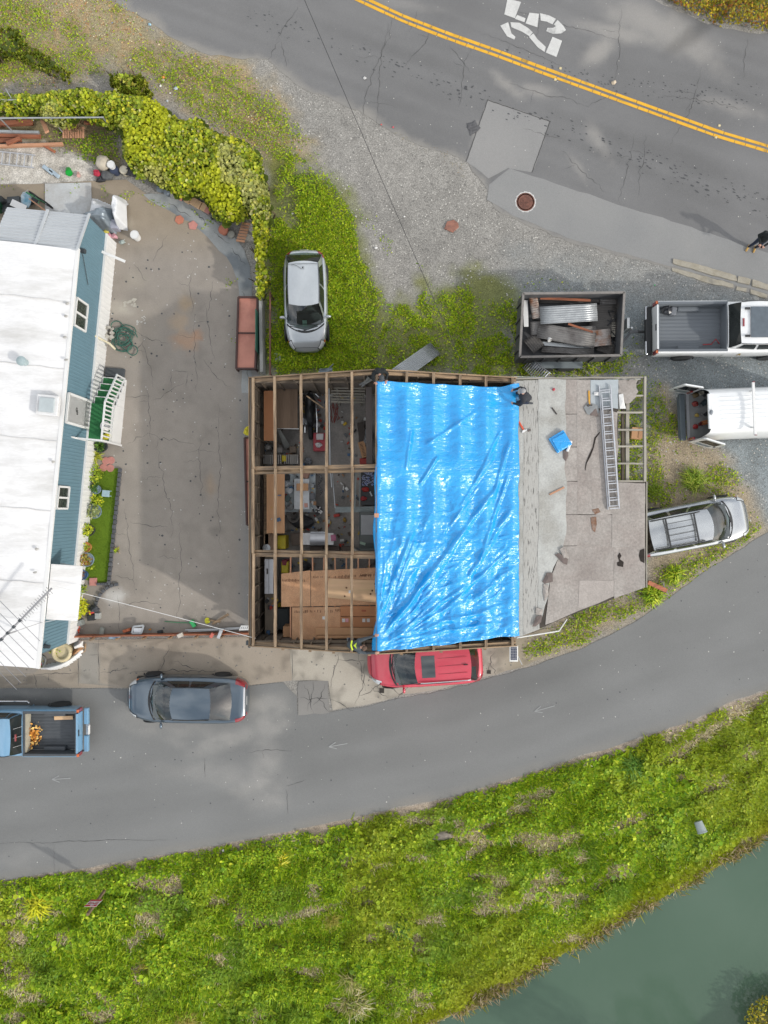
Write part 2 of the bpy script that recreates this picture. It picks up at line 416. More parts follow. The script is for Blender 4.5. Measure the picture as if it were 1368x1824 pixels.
def ell(px,py,cx,cy,rx,ry,ang,nz,soft=.5):
    """soft stain mask in photograph-scale ground units"""
    a=math.radians(ang);dx=px-cx;dy=py-cy;u=(dx*math.cos(a)+dy*math.sin(a))/rx;v=(-dx*math.sin(a)+dy*math.cos(a))/ry
    return 1-sst(1-soft,1+soft,np.hypot(u,v)+(nz-.5)*1.3)
def dead(x,y,px,py):
    f=fbm(x*.75,y*1.5,.8,4,111);f2=fbm(x,y,2.2,3,112)
    # trampled streaks and dead thatch follow the contour of the bank
    yr=np.interp(x,_rl[:,0],_rl[:,1]);d=yr-y;band=np.exp(-((d-2.2)/1.3)**2)+.8*np.exp(-((d-5.2)/.9)**2)
    m=sst(.645,.75,f+.05*band+(f2-.5)*.22)
    for e in((700,1670,30,14,20),(660,1690,18,10,0),(1120,1480,45,14,-25),(1140,1470,30,10,-20),(1020,1500,20,16,0),(1040,1540,22,14,20),(240,1760,18,12,40),(640,1590,26,8,-10),(655,1615,22,9,-15),(545,1635,60,9,-12),(490,1650,26,8,0),(560,1590,12,20,0),(20,1680,20,18,0),(35,1630,22,10,30),(425,1640,14,20,0),(790,1490,26,7,-20),(745,1530,22,9,0),(870,1470,30,8,-15),(920,1445,30,10,-10),(960,1415,40,10,-15),(270,1650,30,14,40),(1280,1410,30,16,-20),(740,1820,26,10,-20),(1330,1260,40,12,-30),(1270,1300,40,10,-30),(1210,1340,40,12,-30)):
        m=np.maximum(m,ell(px,py,*e,f2,.5))
    return np.clip(m,0,1)
Z_GREEN=[(474,290),(505,265),(545,285),(590,322),(632,385),(640,455),(668,500),(690,540),(735,545),(765,505),(830,492),(905,500),(925,540),(915,600),(940,670),(478,690),(472,480)]
Z_DIRT=[(-200,-200),(180,-200),(260,40),(350,90),(430,105),(500,190),(560,290),(470,290),(300,175),(200,130),(0,150),(-200,160)]
Z_BLUEGR=[(930,480),(1400,540),(1700,560),(1700,900),(1340,960),(1320,880),(1170,880),(1150,640),(930,660),(900,560)]
Z_VERGE=[(930,1180),(925,1130),(1150,1040),(1150,850),(1180,690),(1330,870),(1368,945),(1270,1010),(1130,1110),(1040,1155)]
Z_WHITEGR=[(-60,240),(60,255),(150,285),(170,310),(160,325),(80,328),(0,335),(-60,335)]
def ground_col(x,y):
    px,py=topx(x,y);n=len(x)
    f1=fbm(x,y,.35,4,1);f2=fbm(x,y,1.4,4,2);f3=fbm(x,y,4.0,3,3)
    C=mixc(lin('908e89',KA),lin('9f9c96',KA),f1)
    C=C*(1-.10*sst(.45,.75,f2))[:,None]
    def lay(C,w,a,b,f):return C*(1-w[:,None])+mixc(lin(a,KA),lin(b,KA),f)*w[:,None]
    w=sst(-40,40,sdf(px,py,Z_DIRT)+(f2-.5)*60);C=lay(C,w,'928768','a89c7e',f2)
    w2=w*sst(.52,.62,f3)*.35;C=lay(C,w2,'a88260','b8966c',f1)
    w2=w*sst(.55,.7,f1)*.5;C=lay(C,w2,'6d5a3c','7a6a45',f1)
    w=sst(-70,70,sdf(px,py,Z_BLUEGR)+(f2-.5)*50);C=lay(C,w,'7e8586','98a0a3',f2)
    w=sst(-25,25,sdf(px,py,Z_VERGE)+(f2-.5)*40);C=lay(C,w,'9a8d76','aea08a',f2)
    w=sst(-14,14,sdf(px,py,[(-60,172),(200,170),(216,300),(150,285),(60,255),(-60,245)])+(f2-.5)*30);C=lay(C,w,'7c7056','948868',f2)
    w=sst(-12,12,sdf(px,py,Z_WHITEGR)+(f3-.5)*25);C=lay(C,w,'b9b2a6','dcd8d0',f3)
    w=sst(-30,25,sdf(px,py,Z_GREEN)+(f2-.5)*70)*.75;C=lay(C,w,'5d6a1c','7d8030',f2)
    # bank soil below the lower road
    yr=np.interp(x,_rl[:,0],_rl[:,1]);d=yr-y
    w=sst(.1,.5,d+(f2-.5)*.6);C=lay(C,w,'76782c','948e4c',f2)
    w=sst(.1,.5,d)*dead(x,y,px,py)*.85;C=lay(C,w,'b4a88c','a09474',f3)
    w=sst(-.05,.1,d)*(1-sst(.35,.8,d+(f2-.5)*.5));C=lay(C,w,'96897a','b0a290',f3)
    return C*(1+(f3-.5)*.25)[:,None]
MAT_GROUND=attr_mat('gravel_soil',rough=.95,fine=.32,fscale=22,bump=.55,bscale=28,spec=.15,speck=(34,.28))
def make_ground():
    def axis(a,b,st,far):
        core=np.arange(a,b,st);l=[];d=st;p=a
        while p>-far:d*=1.25;p-=d;l.append(p)
        r=[];d=st;p=core[-1]
        while p<far:d*=1.25;p+=d;r.append(p)
        return np.array(l[::-1]+list(core)+r)
    xs=axis(-16.8,16.8,.085,140);ys=axis(-22.5,21.8,.085,140)
    X,Y=np.meshgrid(xs,ys);X=X.ravel();Y=Y.ravel()
    Z=terrain(X,Y);flat=(Z==0)
    Z=Z-.012*fbm(X,Y,3.0,3,9)
    nx,ny=len(xs),len(ys)
    I=(np.arange(ny-1)[:,None]*nx+np.arange(nx-1)[None,:]).ravel()
    L=np.stack([I,I+1,I+nx+1,I+nx],1).ravel().astype(np.int32);nf=len(I)
    me=bpy.data.meshes.new('ground');me.vertices.add(len(X));me.vertices.foreach_set('co',np.column_stack([X,Y,Z]).ravel())
    me.loops.add(len(L));me.loops.foreach_set('vertex_index',L)
    me.polygons.add(nf);me.polygons.foreach_set('loop_start',np.arange(nf,dtype=np.int32)*4);me.polygons.foreach_set('loop_total',np.full(nf,4,np.int32))
    me.update(calc_edges=True);me.materials.append(MAT_GROUND);me.polygons.foreach_set('use_smooth',[True]*nf)
    o=bpy.data.objects.new('ground',me);COL.objects.link(o);o['kind']='structure';col_attr(o,ground_col(X,Y));return o
ground=make_ground()
# water
def make_water():
    m,nt,b=newmat('river_water');N=nt.nodes;L=nt.links
    tc=N.new('ShaderNodeTexCoord');n1=N.new('ShaderNodeTexNoise');n1.inputs['Scale'].default_value=.16;n1.inputs['Detail'].default_value=3
    L.new(tc.outputs['Object'],n1.inputs['Vector'])
    mx=N.new('ShaderNodeMix');mx.data_type='RGBA';L.new(n1.outputs['Fac'],mx.inputs['Factor'])
    mx.inputs['A'].default_value=(*lin('496450',.72),1);mx.inputs['B'].default_value=(*lin('647a6a',.72),1)
    L.new(mx.outputs['Result'],b.inputs['Base Color']);b.inputs['Roughness'].default_value=.09;b.inputs['IOR'].default_value=1.33
    nb=N.new('ShaderNodeTexNoise');nb.inputs['Scale'].default_value=2.2;nb.inputs['Detail'].default_value=3;L.new(tc.outputs['Object'],nb.inputs['Vector'])
    bp=N.new('ShaderNodeBump');bp.inputs['Strength'].default_value=.12;bp.inputs['Distance'].default_value=.05
    L.new(nb.outputs['Fac'],bp.inputs['Height']);L.new(bp.outputs['Normal'],b.inputs['Normal'])
    g=G();g.add([(-120,-120,ZW),(120,-120,ZW),(120,0,ZW),(-120,-6,ZW)],[(0,1,2,3)])
    o=mesh_obj('river_water',g.v,g.f,m);o['kind']='structure';return o
make_water()
MAT_ASPHALT=attr_mat('asphalt',rough=.9,fine=.20,fscale=55,bump=.25,bscale=70,spec=.25)
MAT_CONC=attr_mat('concrete_paving',rough=.92,fine=.10,fscale=26,bump=.22,bscale=50,spec=.2)
# upper road
UP_EDGE=[(130,-60),(190,-2),(265,38),(310,70),(360,95),(420,103),(475,106),(500,130),(540,160),(600,180),(650,205),(700,236),(750,262),(800,276),(834,292),(870,345),(880,372),(910,388),(1010,430),(1190,478),(1300,512),(1368,532),(1700,640)]
UP_FAR=[(1700,130),(1500,90),(1368,62),(1290,52),(1220,25),(1160,-4),(1100,-40),(1000,-80)]
up_poly=rough_edge(xy(UP_EDGE),.3,.055,3,False)+rough_edge(xy(UP_FAR),.3,.07,4,False)+[tuple(W(200,-420)[:2]),tuple(W(-500,-420)[:2])]
def up_col(x,y):
    px,py=topx(x,y);f1=fbm(x,y,.4,4,31);f2=fbm(x,y,1.6,4,32);f3=fbm(x,y,5,3,33)
    C=mixc(lin('737373',KA),lin('808080',KA),f1)
    # along-road wear: u runs along the road, v across
    ang=math.atan2(276-10,1368-660);v=-(px-660)*math.sin(ang)+(py-0)*math.cos(ang);u=(px-660)*math.cos(ang)+py*math.sin(ang)
    st=fbm(u/160,v/14,1,3,35)
    C=C*(1+(st-.5)*.22)[:,None]
    trk=np.exp(-((v-70)/16)**2)+np.exp(-((v-112)/18)**2)+np.exp(-((v+55)/16)**2)
    C=C*(1-.10*np.clip(trk,0,1)*f2)[:,None]
    dust=0
    for e in((1165,45,95,26,25,.45),(1235,85,60,18,40,.38),(905,152,26,9,40,.4),(960,160,34,10,15,.35),(1065,250,34,12,60,.35),(1110,60,70,12,10,.45),(1060,95,30,14,140,.5),(1300,190,60,10,15,.25),(850,245,8,22,10,.5),(1030,300,22,8,60,.3),(720,8,60,8,10,.2)):
        dust=np.maximum(dust,ell(px,py,*e[:5],f2,.7)*e[5])
    C=C*(1-dust[:,None])+np.array(lin('b5b1aa',KA))[None]*dust[:,None]
    w=ell(px,py,1232,62,46,12,-35,f2,.6)*.3;C=C*(1-w)[:,None]
    e=(1-sst(0,16,distpoly(px,py,UP_EDGE,False)+(f2-.5)*26))*.8;C=C*(1-e)[:,None]+np.array(lin('98958f',KA))[None]*e[:,None]
    return C
upper_road=cdt_sheet('upper_road',up_poly,.006,.17,up_col,MAT_ASPHALT);upper_road['kind']='structure'
def patch_col(a,b,seed):
    def fn(x,y):
        f=fbm(x,y,.8,4,seed);return mixc(lin(a,KA),lin(b,KA),f)
    return fn
PATCH1=[(868,178),(980,216),(948,308),(905,300),(870,318),(830,288)]
p1=cdt_sheet('road_patch',rough_edge(xy(PATCH1),.4,.03,5),.011,.3,patch_col('8e8e8d','9a9997',41),MAT_ASPHALT);p1['kind']='structure'
PATCH2=[(872,330),(908,300),(948,312),(1010,335),(1068,352),(1100,366),(1180,388),(1368,452),(1700,560),(1700,640),(1368,524),(1190,472),(1010,424),(915,384),(882,366),(866,356)]
p2=cdt_sheet('road_patch',rough_edge(xy(PATCH2),.4,.04,6),.0105,.3,patch_col('8a8b8b','979795',42),MAT_ASPHALT);p2['kind']='structure'
# lower road
LO_TOP=[(-900,1226),(0,1226),(130,1226),(225,1227),(330,1224),(440,1222),(505,1215),(530,1240),(530,1271),(590,1268),(640,1260),(700,1246),(780,1232),(850,1215),(940,1189),(1040,1153),(1130,1109),(1200,1058),(1270,1008),(1368,948),(1600,790),(1900,560),(2200,330)]
lo_poly=rough_edge(xy(LO_TOP),.35,.03,8,False)+list(reversed(rough_edge(xy([p for p in ROAD_LOW if p[0]<2250]),.35,.05,9,False)))
def lo_col(x,y):
    px,py=topx(x,y);f1=fbm(x,y,.3,4,51);f2=fbm(x,y,1.2,5,52);f3=fbm(x,y,5,3,53)
    C=mixc(lin('797a79',KA),lin('878887',KA),f1)
    yr=np.interp(x,_rl[:,0],_rl[:,1]);v=y-yr
    st=fbm(x*.35,v*2.2,1,3,54);C=C*(1+(st-.5)*.16)[:,None]
    C=C*(1-.06*np.exp(-((v-2.0)/.5)**2)-.06*np.exp(-((v-3.6)/.5)**2))[:,None]
    dust=0*x
    for e in((470,1370,24,60,8,.42),(486,1280,26,40,20,.4),(455,1400,45,22,170,.35),(300,1290,80,16,10,.3),(400,1320,60,14,160,.35),(470,1255,40,16,0,.5),(380,1380,90,20,5,.2),(270,1305,60,10,20,.25),(60,1235,30,10,0,.25),(1240,1300,120,12,-20,.2),(470,1430,30,14,0,.3),(40,1525,40,20,0,.15)):
        dust=np.maximum(dust,ell(px,py,*e[:5],f2,.7)*e[5])
    w=dust*(.35+1.5*(fbm(x*1.2,y*3,1.5,4,55)-.2));w=np.clip(w,0,.8)
    C=C*(1-w[:,None])+np.array(lin('b3b0aa',KA))[None]*w[:,None]
    e=(1-sst(.0,.5,v))*.45*f2;C=C*(1-e[:,None])+np.array(lin('9b9284',KA))[None]*e[:,None]
    return C
lower_road=cdt_sheet('lower_road',lo_poly,.007,.17,lo_col,MAT_ASPHALT);lower_road['kind']='structure'
# courtyard paving
YARD=[(-400,330),(60,328),(170,322),(225,320),(260,345),(300,362),(345,375),(385,398),(412,425),(440,470),(442,640),(470,680),(476,1130),(300,1134),(130,1134),(100,1200),(-400,1200)]
def yard_col(x,y):
    px,py=topx(x,y);f1=fbm(x,y,.35,4,61);f2=fbm(x,y,1.5,4,62);f3=fbm(x,y,5,3,63)
    C=mixc(lin('968f87',KA),lin('a59d93',KA),f1)*(1+(fbm(x,y,9,2,64)-.5)*.12)[:,None]
    w=sst(480,380,py)*.6;C=C*(1-w)[:,None]+(mixc(lin('94846c',KA),lin('a5967e',KA),f2))*w[:,None]
    for e in((250,600,30,60,20,.35,'b0a698'),(333,608,22,14,0,.5,'bf9470'),(330,542,12,14,0,.35,'c0a070'),(350,600,8,8,0,.4,'c89068'),(215,550,22,12,10,.5,'c8c2b4'),(235,500,20,14,0,.3,'b8b0a0'),(375,865,8,20,0,.35,'b89a78'),(205,1062,16,12,0,.75,'d8d6d2'),(383,945,10,10,0,.5,'7a756f'),(295,700,9,9,0,.3,'7a7468'),(228,400,12,10,0,.5,'c4b8a6'),(320,575,14,14,0,.4,'c2a684')):
        w=ell(px,py,*e[:5],f3,.6)*e[5];C=C*(1-w)[:,None]+np.array(lin(e[6],KA))[None]*w[:,None]
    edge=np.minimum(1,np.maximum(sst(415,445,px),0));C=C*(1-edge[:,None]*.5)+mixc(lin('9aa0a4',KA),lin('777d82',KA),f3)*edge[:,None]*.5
    C=C*(1-.10*sst(.52,.75,f2))[:,None]*(1+(f3-.5)*.16)[:,None]
    return C
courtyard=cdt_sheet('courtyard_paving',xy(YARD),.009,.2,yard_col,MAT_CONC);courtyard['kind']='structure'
# aprons between the yard fence, the workshop and the lower road
AP1=[(-400,1204),(60,1200),(128,1140),(300,1137),(480,1132),(520,1160),(520,1212),(440,1221),(225,1225),(0,1225),(-400,1225)]
def ap1_col(x,y):
    px,py=topx(x,y);f=fbm(x,y,.8,4,71);f2=fbm(x,y,3,3,72);C=mixc(lin('9c9183',KA),lin('aaa194',KA),f)
    w=((px>140)&(px<176)).astype(float)*.7;C=C*(1-w)[:,None]+np.array(lin('9a9892',KA))[None]*w[:,None]
    return C*(1-.25*sst(.55,.7,f2))[:,None]
apron=cdt_sheet('apron_paving',xy(AP1),.010,.2,ap1_col,MAT_CONC);apron['kind']='structure'
AP2=[(516,1140),(930,1130),(1000,1115),(1010,1140),(985,1165),(935,1186),(850,1211),(780,1228),(700,1242),(640,1257),(592,1265),(585,1214),(520,1212)]
def ap2_col(x,y):
    px,py=topx(x,y);f=fbm(x,y,.8,4,73);f2=fbm(x,y,3,4,74);C=mixc(lin('aaa396',KA),lin('bcb6aa',KA),f)
    w=sst(860,940,px)*.7;C=C*(1-w)[:,None]+mixc(lin('9b8f76',KA),lin('ab9f88',KA),f2)*w[:,None]
    e=1-sst(0,12,distpoly(px,py,AP2));C=C*(1-.25*e*f2)[:,None]
    return C*(1-.3*sst(.55,.72,f2))[:,None]
apron2=cdt_sheet('apron_paving',rough_edge(xy(AP2),.4,.04,12),.012,.18,ap2_col,MAT_CONC);apron2['kind']='structure'
p3=cdt_sheet('road_patch',rough_edge(xy([(532,1213),(584,1213),(588,1270),(530,1274)]),.3,.04,13),.016,.15,patch_col('7c7b79','94928e',43),MAT_ASPHALT);p3['kind']='structure'
# ---- paint on the roads
PAINT_W=M('road_paint_white',lin('cfcfcc',.8),.75,var=.12,scale=3,col2=lin('8f8f8f',.8),c2pos=(.56,.74),fine=.12)
PAINT_Y=M('road_paint_yellow',lin('e0aa2c',.85),.75,var=.12,scale=3,col2=lin('8a7440',.8),c2pos=(.56,.74),fine=.12)
PAINT_FAINT=M('worn_arrow_paint',lin('9c9e9d',.8),.8,var=.1)
CRACK=M('crack_fill',lin('504f4e',.8),.95,var=.3,scale=2)
def rpoly(pts,z):g=G();g.add([(p.x,p.y,z)for p in WP(pts)],[tuple(range(len(pts)))]);return g
def flat(g):
    out=[]
    for f in g.f:
        a=sum(g.v[f[i]][0]*g.v[f[(i+1)%len(f)]][1]-g.v[f[(i+1)%len(f)]][0]*g.v[f[i]][1]for i in range(len(f)))
        out.append(f if a>0 else f[::-1])
    g.f=out;return g
def yline(off,nm):
    a=(615,-22+off);b=(1740,400+off)
    base=[(560,-42),(640,-4),(720,33),(800,64),(880,92),(960,122),(1040,151),(1120,180),(1200,209),(1280,238),(1368,264),(1500,303),(1700,360)]
    # each stroke between the cross cracks is a painted segment
    rr=random.Random(int(off)+5);pts=[Vector(W(x,y+off)[:2])for x,y in base];L=[0]
    for i in range(1,len(pts)):L.append(L[-1]+(pts[i]-pts[i-1]).length)
    def at(s):
        for i in range(1,len(pts)):
            if s<=L[i]:return pts[i-1].lerp(pts[i],(s-L[i-1])/(L[i]-L[i-1]))
        return pts[-1]
    g=G();s=0
    while s<L[-1]:
        l=rr.choice((.35,.45,.6,.9));ribbon(g,[tuple(at(s)),tuple(at(s+l*.5)),tuple(at(min(L[-1],s+l-.02)))],.115+rr.uniform(-.012,.012),.0165);s+=l
    part('centre_line',flat(g),PAINT_Y,upper_road)
yline(-3.5,0);yline(6.0,1)
def digit(strokes):
    for pts in strokes:part('painted_stroke',flat(rpoly(pts,.0165)),PAINT_W,upper_road)
digit([[(904,-2),(928,4),(917,33),(898,26)],[(921,27),(936,33),(934,40),(917,34)],[(943,23),(960,25),(957,49),(936,42)],
       [(962,24),(978,28),(990,34),(984,44),(974,39),(963,37)],[(993,36),(1003,46),(1008,54),(1000,60),(985,61),(973,56),(975,50),(985,50),(990,47),(986,44)],
       [(891,46),(905,40),(908,50),(911,60),(918,66),(916,71),(903,65)],[(909,40),(925,41),(940,50),(949,58),(943,65),(930,57),(911,49)],
       [(950,60),(957,70),(972,84),(970,93),(958,85),(942,66)],[(984,66),(1001,73),(991,102),(972,94)]])
def arrow(tip,tail,w=.035):
    g=G();a=W(*tip);b=W(*tail);ribbon(g,[a[:2],((a+b)/2)[:2],b[:2]],w,.0175)
    d=(b-a).normalized()
    for s in(-1,1):
        q=a+Matrix.Rotation(s*.42,3,'Z')@d*.33;ribbon(g,[a[:2],((a+q)/2)[:2],q[:2]],w,.0175+.001*(s+2))
    part('painted_arrow',flat(g),PAINT_FAINT,lower_road)
arrow((586,1330),(619,1324));arrow((952,1267),(988,1257));arrow((93,1388),(126,1386))
for x,y in((998,122),(989,142),(1281,224),(1275,245)):
    c=W(x,y);g=G();g.box((c.x,c.y,.024),(.10,.10,.02),rz=-.36,taper=.7);part('road_stud',g,M('stud',lin('d8c89a',.8),.5),upper_road)
# manhole with its painted ring
c=W(936,360);t=thing('manhole_cover','round rusty manhole cover inside a white painted ring on the road patch','manhole cover',(c.x,c.y,.011))
g=G();g.lathe([(0,.016),(.29,.016),(.30,.010)],(c.x,c.y,.008),28);g.lathe([(.335,.004),(.335,.014),(.37,.014),(.375,.004)],(c.x,c.y,.008),28)
RUST=M('rusty_iron',lin('7b5346',.8),.85,var=.3,scale=9,col2=lin('5c4038',.8),bump=.3,bscale=40)
part('cover',g,RUST,t)
g=G();rr=random.Random(4);k=40
for i in range(k):
    a0=2*math.pi*i/k;a1=2*math.pi*(i+1)/k
    def rp_(a,r):return(c.x+r*math.cos(a),c.y+r*math.sin(a),.0165)
    w=.022+.006*math.sin(i*2.1)
    g.add([rp_(a0,.375),rp_(a0,.375+2*w),rp_(a1,.375+2*w),rp_(a1,.375)],[(0,1,2,3)])
part('paint_ring',flat(g),PAINT_W,t)
g=G()
for i in range(-4,5):
    for j in range(-4,5):
        if i*i+j*j<17:g.box((c.x+i*.06,c.y+j*.06,.027),(.03,.03,.008))
part('tread',g,RUST,t)
# ---- cracks
def cracks(parent,segs,z,w=.022,seed=0):
    g=G()
    for i,(a,b,amp)in enumerate(segs):
        A=W(*a);B=W(*b);n=max(8,int((B-A).length/.12));q=wiggle(A,B,amp*1.25,n,seed+i);ribbon(g,q,[w*(.35+.75*abs(math.sin(k*.7+i)))for k in range(len(q))],z,True)
        if n>14:
            m=q[n//3];ribbon(g,wiggle(m,(m[0]+(B-A).y*.22,m[1]-(B-A).x*.18),amp,n//3,seed+i+50),w*.5,z+.0004,True)
    part('crack',flat(g),CRACK,parent,kind='stuff')
cracks(upper_road,[((692,40),(662,230),.05),((530,10),(498,75),.04),((498,75),(480,108),.05),((498,75),(510,120),.05),((905,150),(1050,190),.04),((1050,190),(1080,170),.04),((1130,240),(1105,365),.06),((1150,240),(1135,350),.06),((840,85),(810,190),.05),((800,80),(840,130),.04),((1105,15),(1090,150),.05),((1330,70),(1320,140),.04),((860,60),(1010,120),.03),((1180,170),(1330,190),.05),((1250,120),(1200,260),.05),((640,260),(700,30),.05),((930,230),(1000,250),.04),((745,20),(735,60),.05),((890,15),(1110,70),.03),((770,40),(720,120),.06),((1000,270),(1080,340),.06)],.0125,.019,100)
cracks(lower_road,[((510,1405),(516,1450),.02),((510,1398),(546,1388),.03),((364,1350),(366,1385),.01),((440,1340),(520,1335),.03),((0,1502),(300,1498),.02)],.0125,.02,200)
cracks(courtyard,[((240,470),(262,500),.04),((240,590),(300,610),.05),((252,600),(266,690),.05),((266,690),(262,780),.05),((262,770),(350,790),.06),((220,705),(268,708),.04),((268,712),(330,690),.05),((280,800),(310,960),.06),((225,790),(262,770),.05),((225,900),(240,1060),.04),((232,930),(300,940),.04),((320,930),(318,1120),.05),((215,1080),(290,1070),.06),((205,1025),(240,1030),.04),((300,420),(280,470),.05),((345,480),(350,560),.05),((350,560),(348,700),.04),((380,500),(372,560),.04),((365,540),(382,640),.03),((310,660),(335,665),.02),((335,665),(332,690),.02),((305,690),(308,662),.02),((360,640),(410,690),.05),((230,640),(260,600),.06),((355,780),(360,900),.05),((210,1060),(215,1130),.03),((390,720),(395,980),.04)],.0135,.019,300)
cracks(apron,[((225,1200),(420,1200),.05),((60,1200),(62,1225),.03),((180,1200),(230,1196),.05),((60,1202),(140,1204),.03),((285,1190),(300,1215),.06),((140,1140),(140,1222),.01),((176,1138),(176,1222),.01),((300,1150),(280,1200),.07),((310,1180),(350,1200),.06)],.0145,.028,400)
cracks(apron2,[((602,1160),(585,1225),.05),((650,1180),(640,1255),.05),((590,1245),(630,1265),.04),((690,1220),(720,1240),.06),((660,1225),(690,1245),.06),((735,1225),(700,1245),.06),((640,1240),(690,1222),.05),((870,1180),(880,1205),.05),((600,1175),(650,1180),.03),((880,1160),(870,1200),.06),((520,1160),(520,1212),.01),((640,1165),(655,1230),.04)],.0165,.028,500)
cracks(p3,[((540,1220),(560,1270),.05),((560,1215),(545,1265),.05),((580,1220),(555,1255),.06),((535,1240),(585,1245),.06),((565,1240),(588,1268),.05)],.0205,.03,600)
g=G()
for a,b in(((868,178),(980,216)),((980,216),(948,308)),((830,288),(868,178))):
    ribbon(g,wiggle(W(*a),W(*b),.01,20,9),.03,.0165,False)
part('seam',flat(g),CRACK,p1,kind='stuff')
def specks(parent,poly,n,size,mat,z,seed,aspect=1.0,ang=0.0,name='speck'):
    rr=random.Random(seed);P=xy(poly);x,y=pts_box(P,n,seed);g=G()
    for a,b in zip(x,y):
        s=rr.uniform(*size);k=5;r0=rr.uniform(0,6);ca,sa=math.cos(ang),math.sin(ang);q=[];zz=z+rr.uniform(0,.0018)
        for i in range(k):
            t=r0+i*6.283/k;u=s*aspect*math.cos(t)*rr.uniform(.7,1.2);v=s*math.sin(t)*rr.uniform(.7,1.2);q.append((a+u*ca-v*sa,b+u*sa+v*ca,zz))
        g.add(q,[tuple(range(k))])
    part(name,flat(g),mat,parent,kind='stuff')
def pts_box(P,n,seed):
    r=np.random.default_rng(seed);A=np.array(P);x=r.uniform(A[:,0].min(),A[:,0].max(),n*6);y=r.uniform(A[:,1].min(),A[:,1].max(),n*6);k=inpoly(x,y,P);return x[k][:n],y[k][:n]
OILS=M('oil_spot',lin('505153',.8),.8,var=.2);CHIP=M('pale_chip',lin('c4c2bc',.8),.9,var=.2);PEB=M('pale_pebble',lin('c8c5bd',.8),.95,var=.2);PEBD=M('dark_pebble',lin('7a7874',.8),.95,var=.2)
ra=-math.atan2(266,708)
specks(upper_road,[(440,5),(640,75),(900,170),(1368,345),(1368,395),(900,215),(640,115),(440,45)],330,(.010,.034),OILS,.0125,1,2.2,ra,'oil_spot')
specks(upper_road,[(640,75),(900,180),(1368,365),(1368,385),(900,200),(640,95)],130,(.014,.04),OILS,.0128,2,2.5,ra,'oil_spot')
specks(upper_road,[(880,80),(1100,140),(1368,150),(1368,200),(1100,170)],110,(.010,.03),OILS,.0125,3,2.0,ra,'oil_spot')
specks(upper_road,[(500,0),(1368,0),(1368,450),(880,300),(500,110)],120,(.01,.025),CHIP,.0128,4,name='pale_chip')
specks(lower_road,[(0,1240),(500,1230),(540,1290),(900,1210),(1368,960),(1368,1220),(700,1430),(0,1560)],110,(.01,.03),CHIP,.0128,5,name='pale_chip')
specks(lower_road,[(0,1240),(500,1230),(540,1290),(900,1210),(1368,960),(1368,1220),(700,1430),(0,1560)],90,(.012,.035),OILS,.0126,6,name='oil_spot')
specks(courtyard,[(205,400),(400,420),(440,700),(470,1120),(140,1120)],170,(.012,.035),CHIP,.0138,7,name='pale_chip')
specks(courtyard,[(205,400),(400,420),(440,700),(470,1120),(140,1120)],130,(.015,.05),OILS,.0136,8,name='oil_spot')
specks(courtyard,[(222,535),(240,528),(244,548),(222,550)],16,(.03,.075),M('paint_splash',lin('b9b4a8',.8),.9,var=.15),.014,9,1.5,.4,'paint_splash');specks(courtyard,[(242,566),(258,562),(262,576),(245,580)],14,(.015,.035),CHIP,.0142,10,1.8,.3,'paint_splash')
GRAV=[(430,110),(500,140),(700,245),(850,330),(900,400),(1190,485),(1368,540),(1368,950),(1180,860),(1160,660),(925,650),(900,510),(760,500),(700,540),(650,460),(600,320)]
specks(ground,GRAV,1500,(.014,.036),PEB,.004,11,name='pebble');specks(ground,GRAV,1100,(.014,.034),PEBD,.0045,12,name='pebble')
specks(apron2,[(520,1150),(1000,1130),(930,1180),(640,1255)],120,(.012,.04),PEBD,.0165,13,name='pebble');specks(apron,[(10,1205),(130,1145),(510,1140),(510,1210),(10,1222)],110,(.012,.04),PEBD,.0145,14,name='pebble')
STRIP=[(255,345),(300,347),(345,366),(395,402),(428,432),(447,475),(449,700),(430,700),(427,520),(414,472),(380,432),(338,395),(290,372)]
def strip_col(x,y):
    f=fbm(x,y,1.6,4,75);f2=fbm(x,y,5,3,76);return mixc(lin('a2a5a4',KA),lin('7e8488',KA),sst(.4,.62,f))*(1+(f2-.5)*.3)[:,None]
st_=cdt_sheet('stone_edging',rough_edge(xy(STRIP),.3,.05,21),.0145,.12,strip_col,MAT_CONC);st_['kind']='structure'
cracks(st_,[((300,360),(345,385),.05),((345,372),(370,400),.05),((380,410),(400,440),.06),((410,440),(440,470),.05),((430,520),(447,560),.04),((436,600),(444,680),.03)],.0185,.03,700)
# two grey drain grates beside the red car
for i,(x,y)in enumerate(((680,1230),(871,1197))):
    c=W(x,y);g=G();s=.085 if i==0 else .06
    for k in range(5):g.box((c.x-s+k*s/2,c.y,.026),(.02,2*s,.02))
    for k in(-1,1):g.box((c.x,c.y+k*s,.0262),(2*s+.03,.022,.0205))
    g.box((c.x,c.y,.0155),(2*s,2*s,.003))
    solo('drain_grate',g,M('dark_iron',lin('4a4540',.8),.8,var=.3,scale=20),('small rusty drain grate in the concrete by the red car front bumper','small dark drain hole grate in concrete behind the red car')[i],'drain grate')
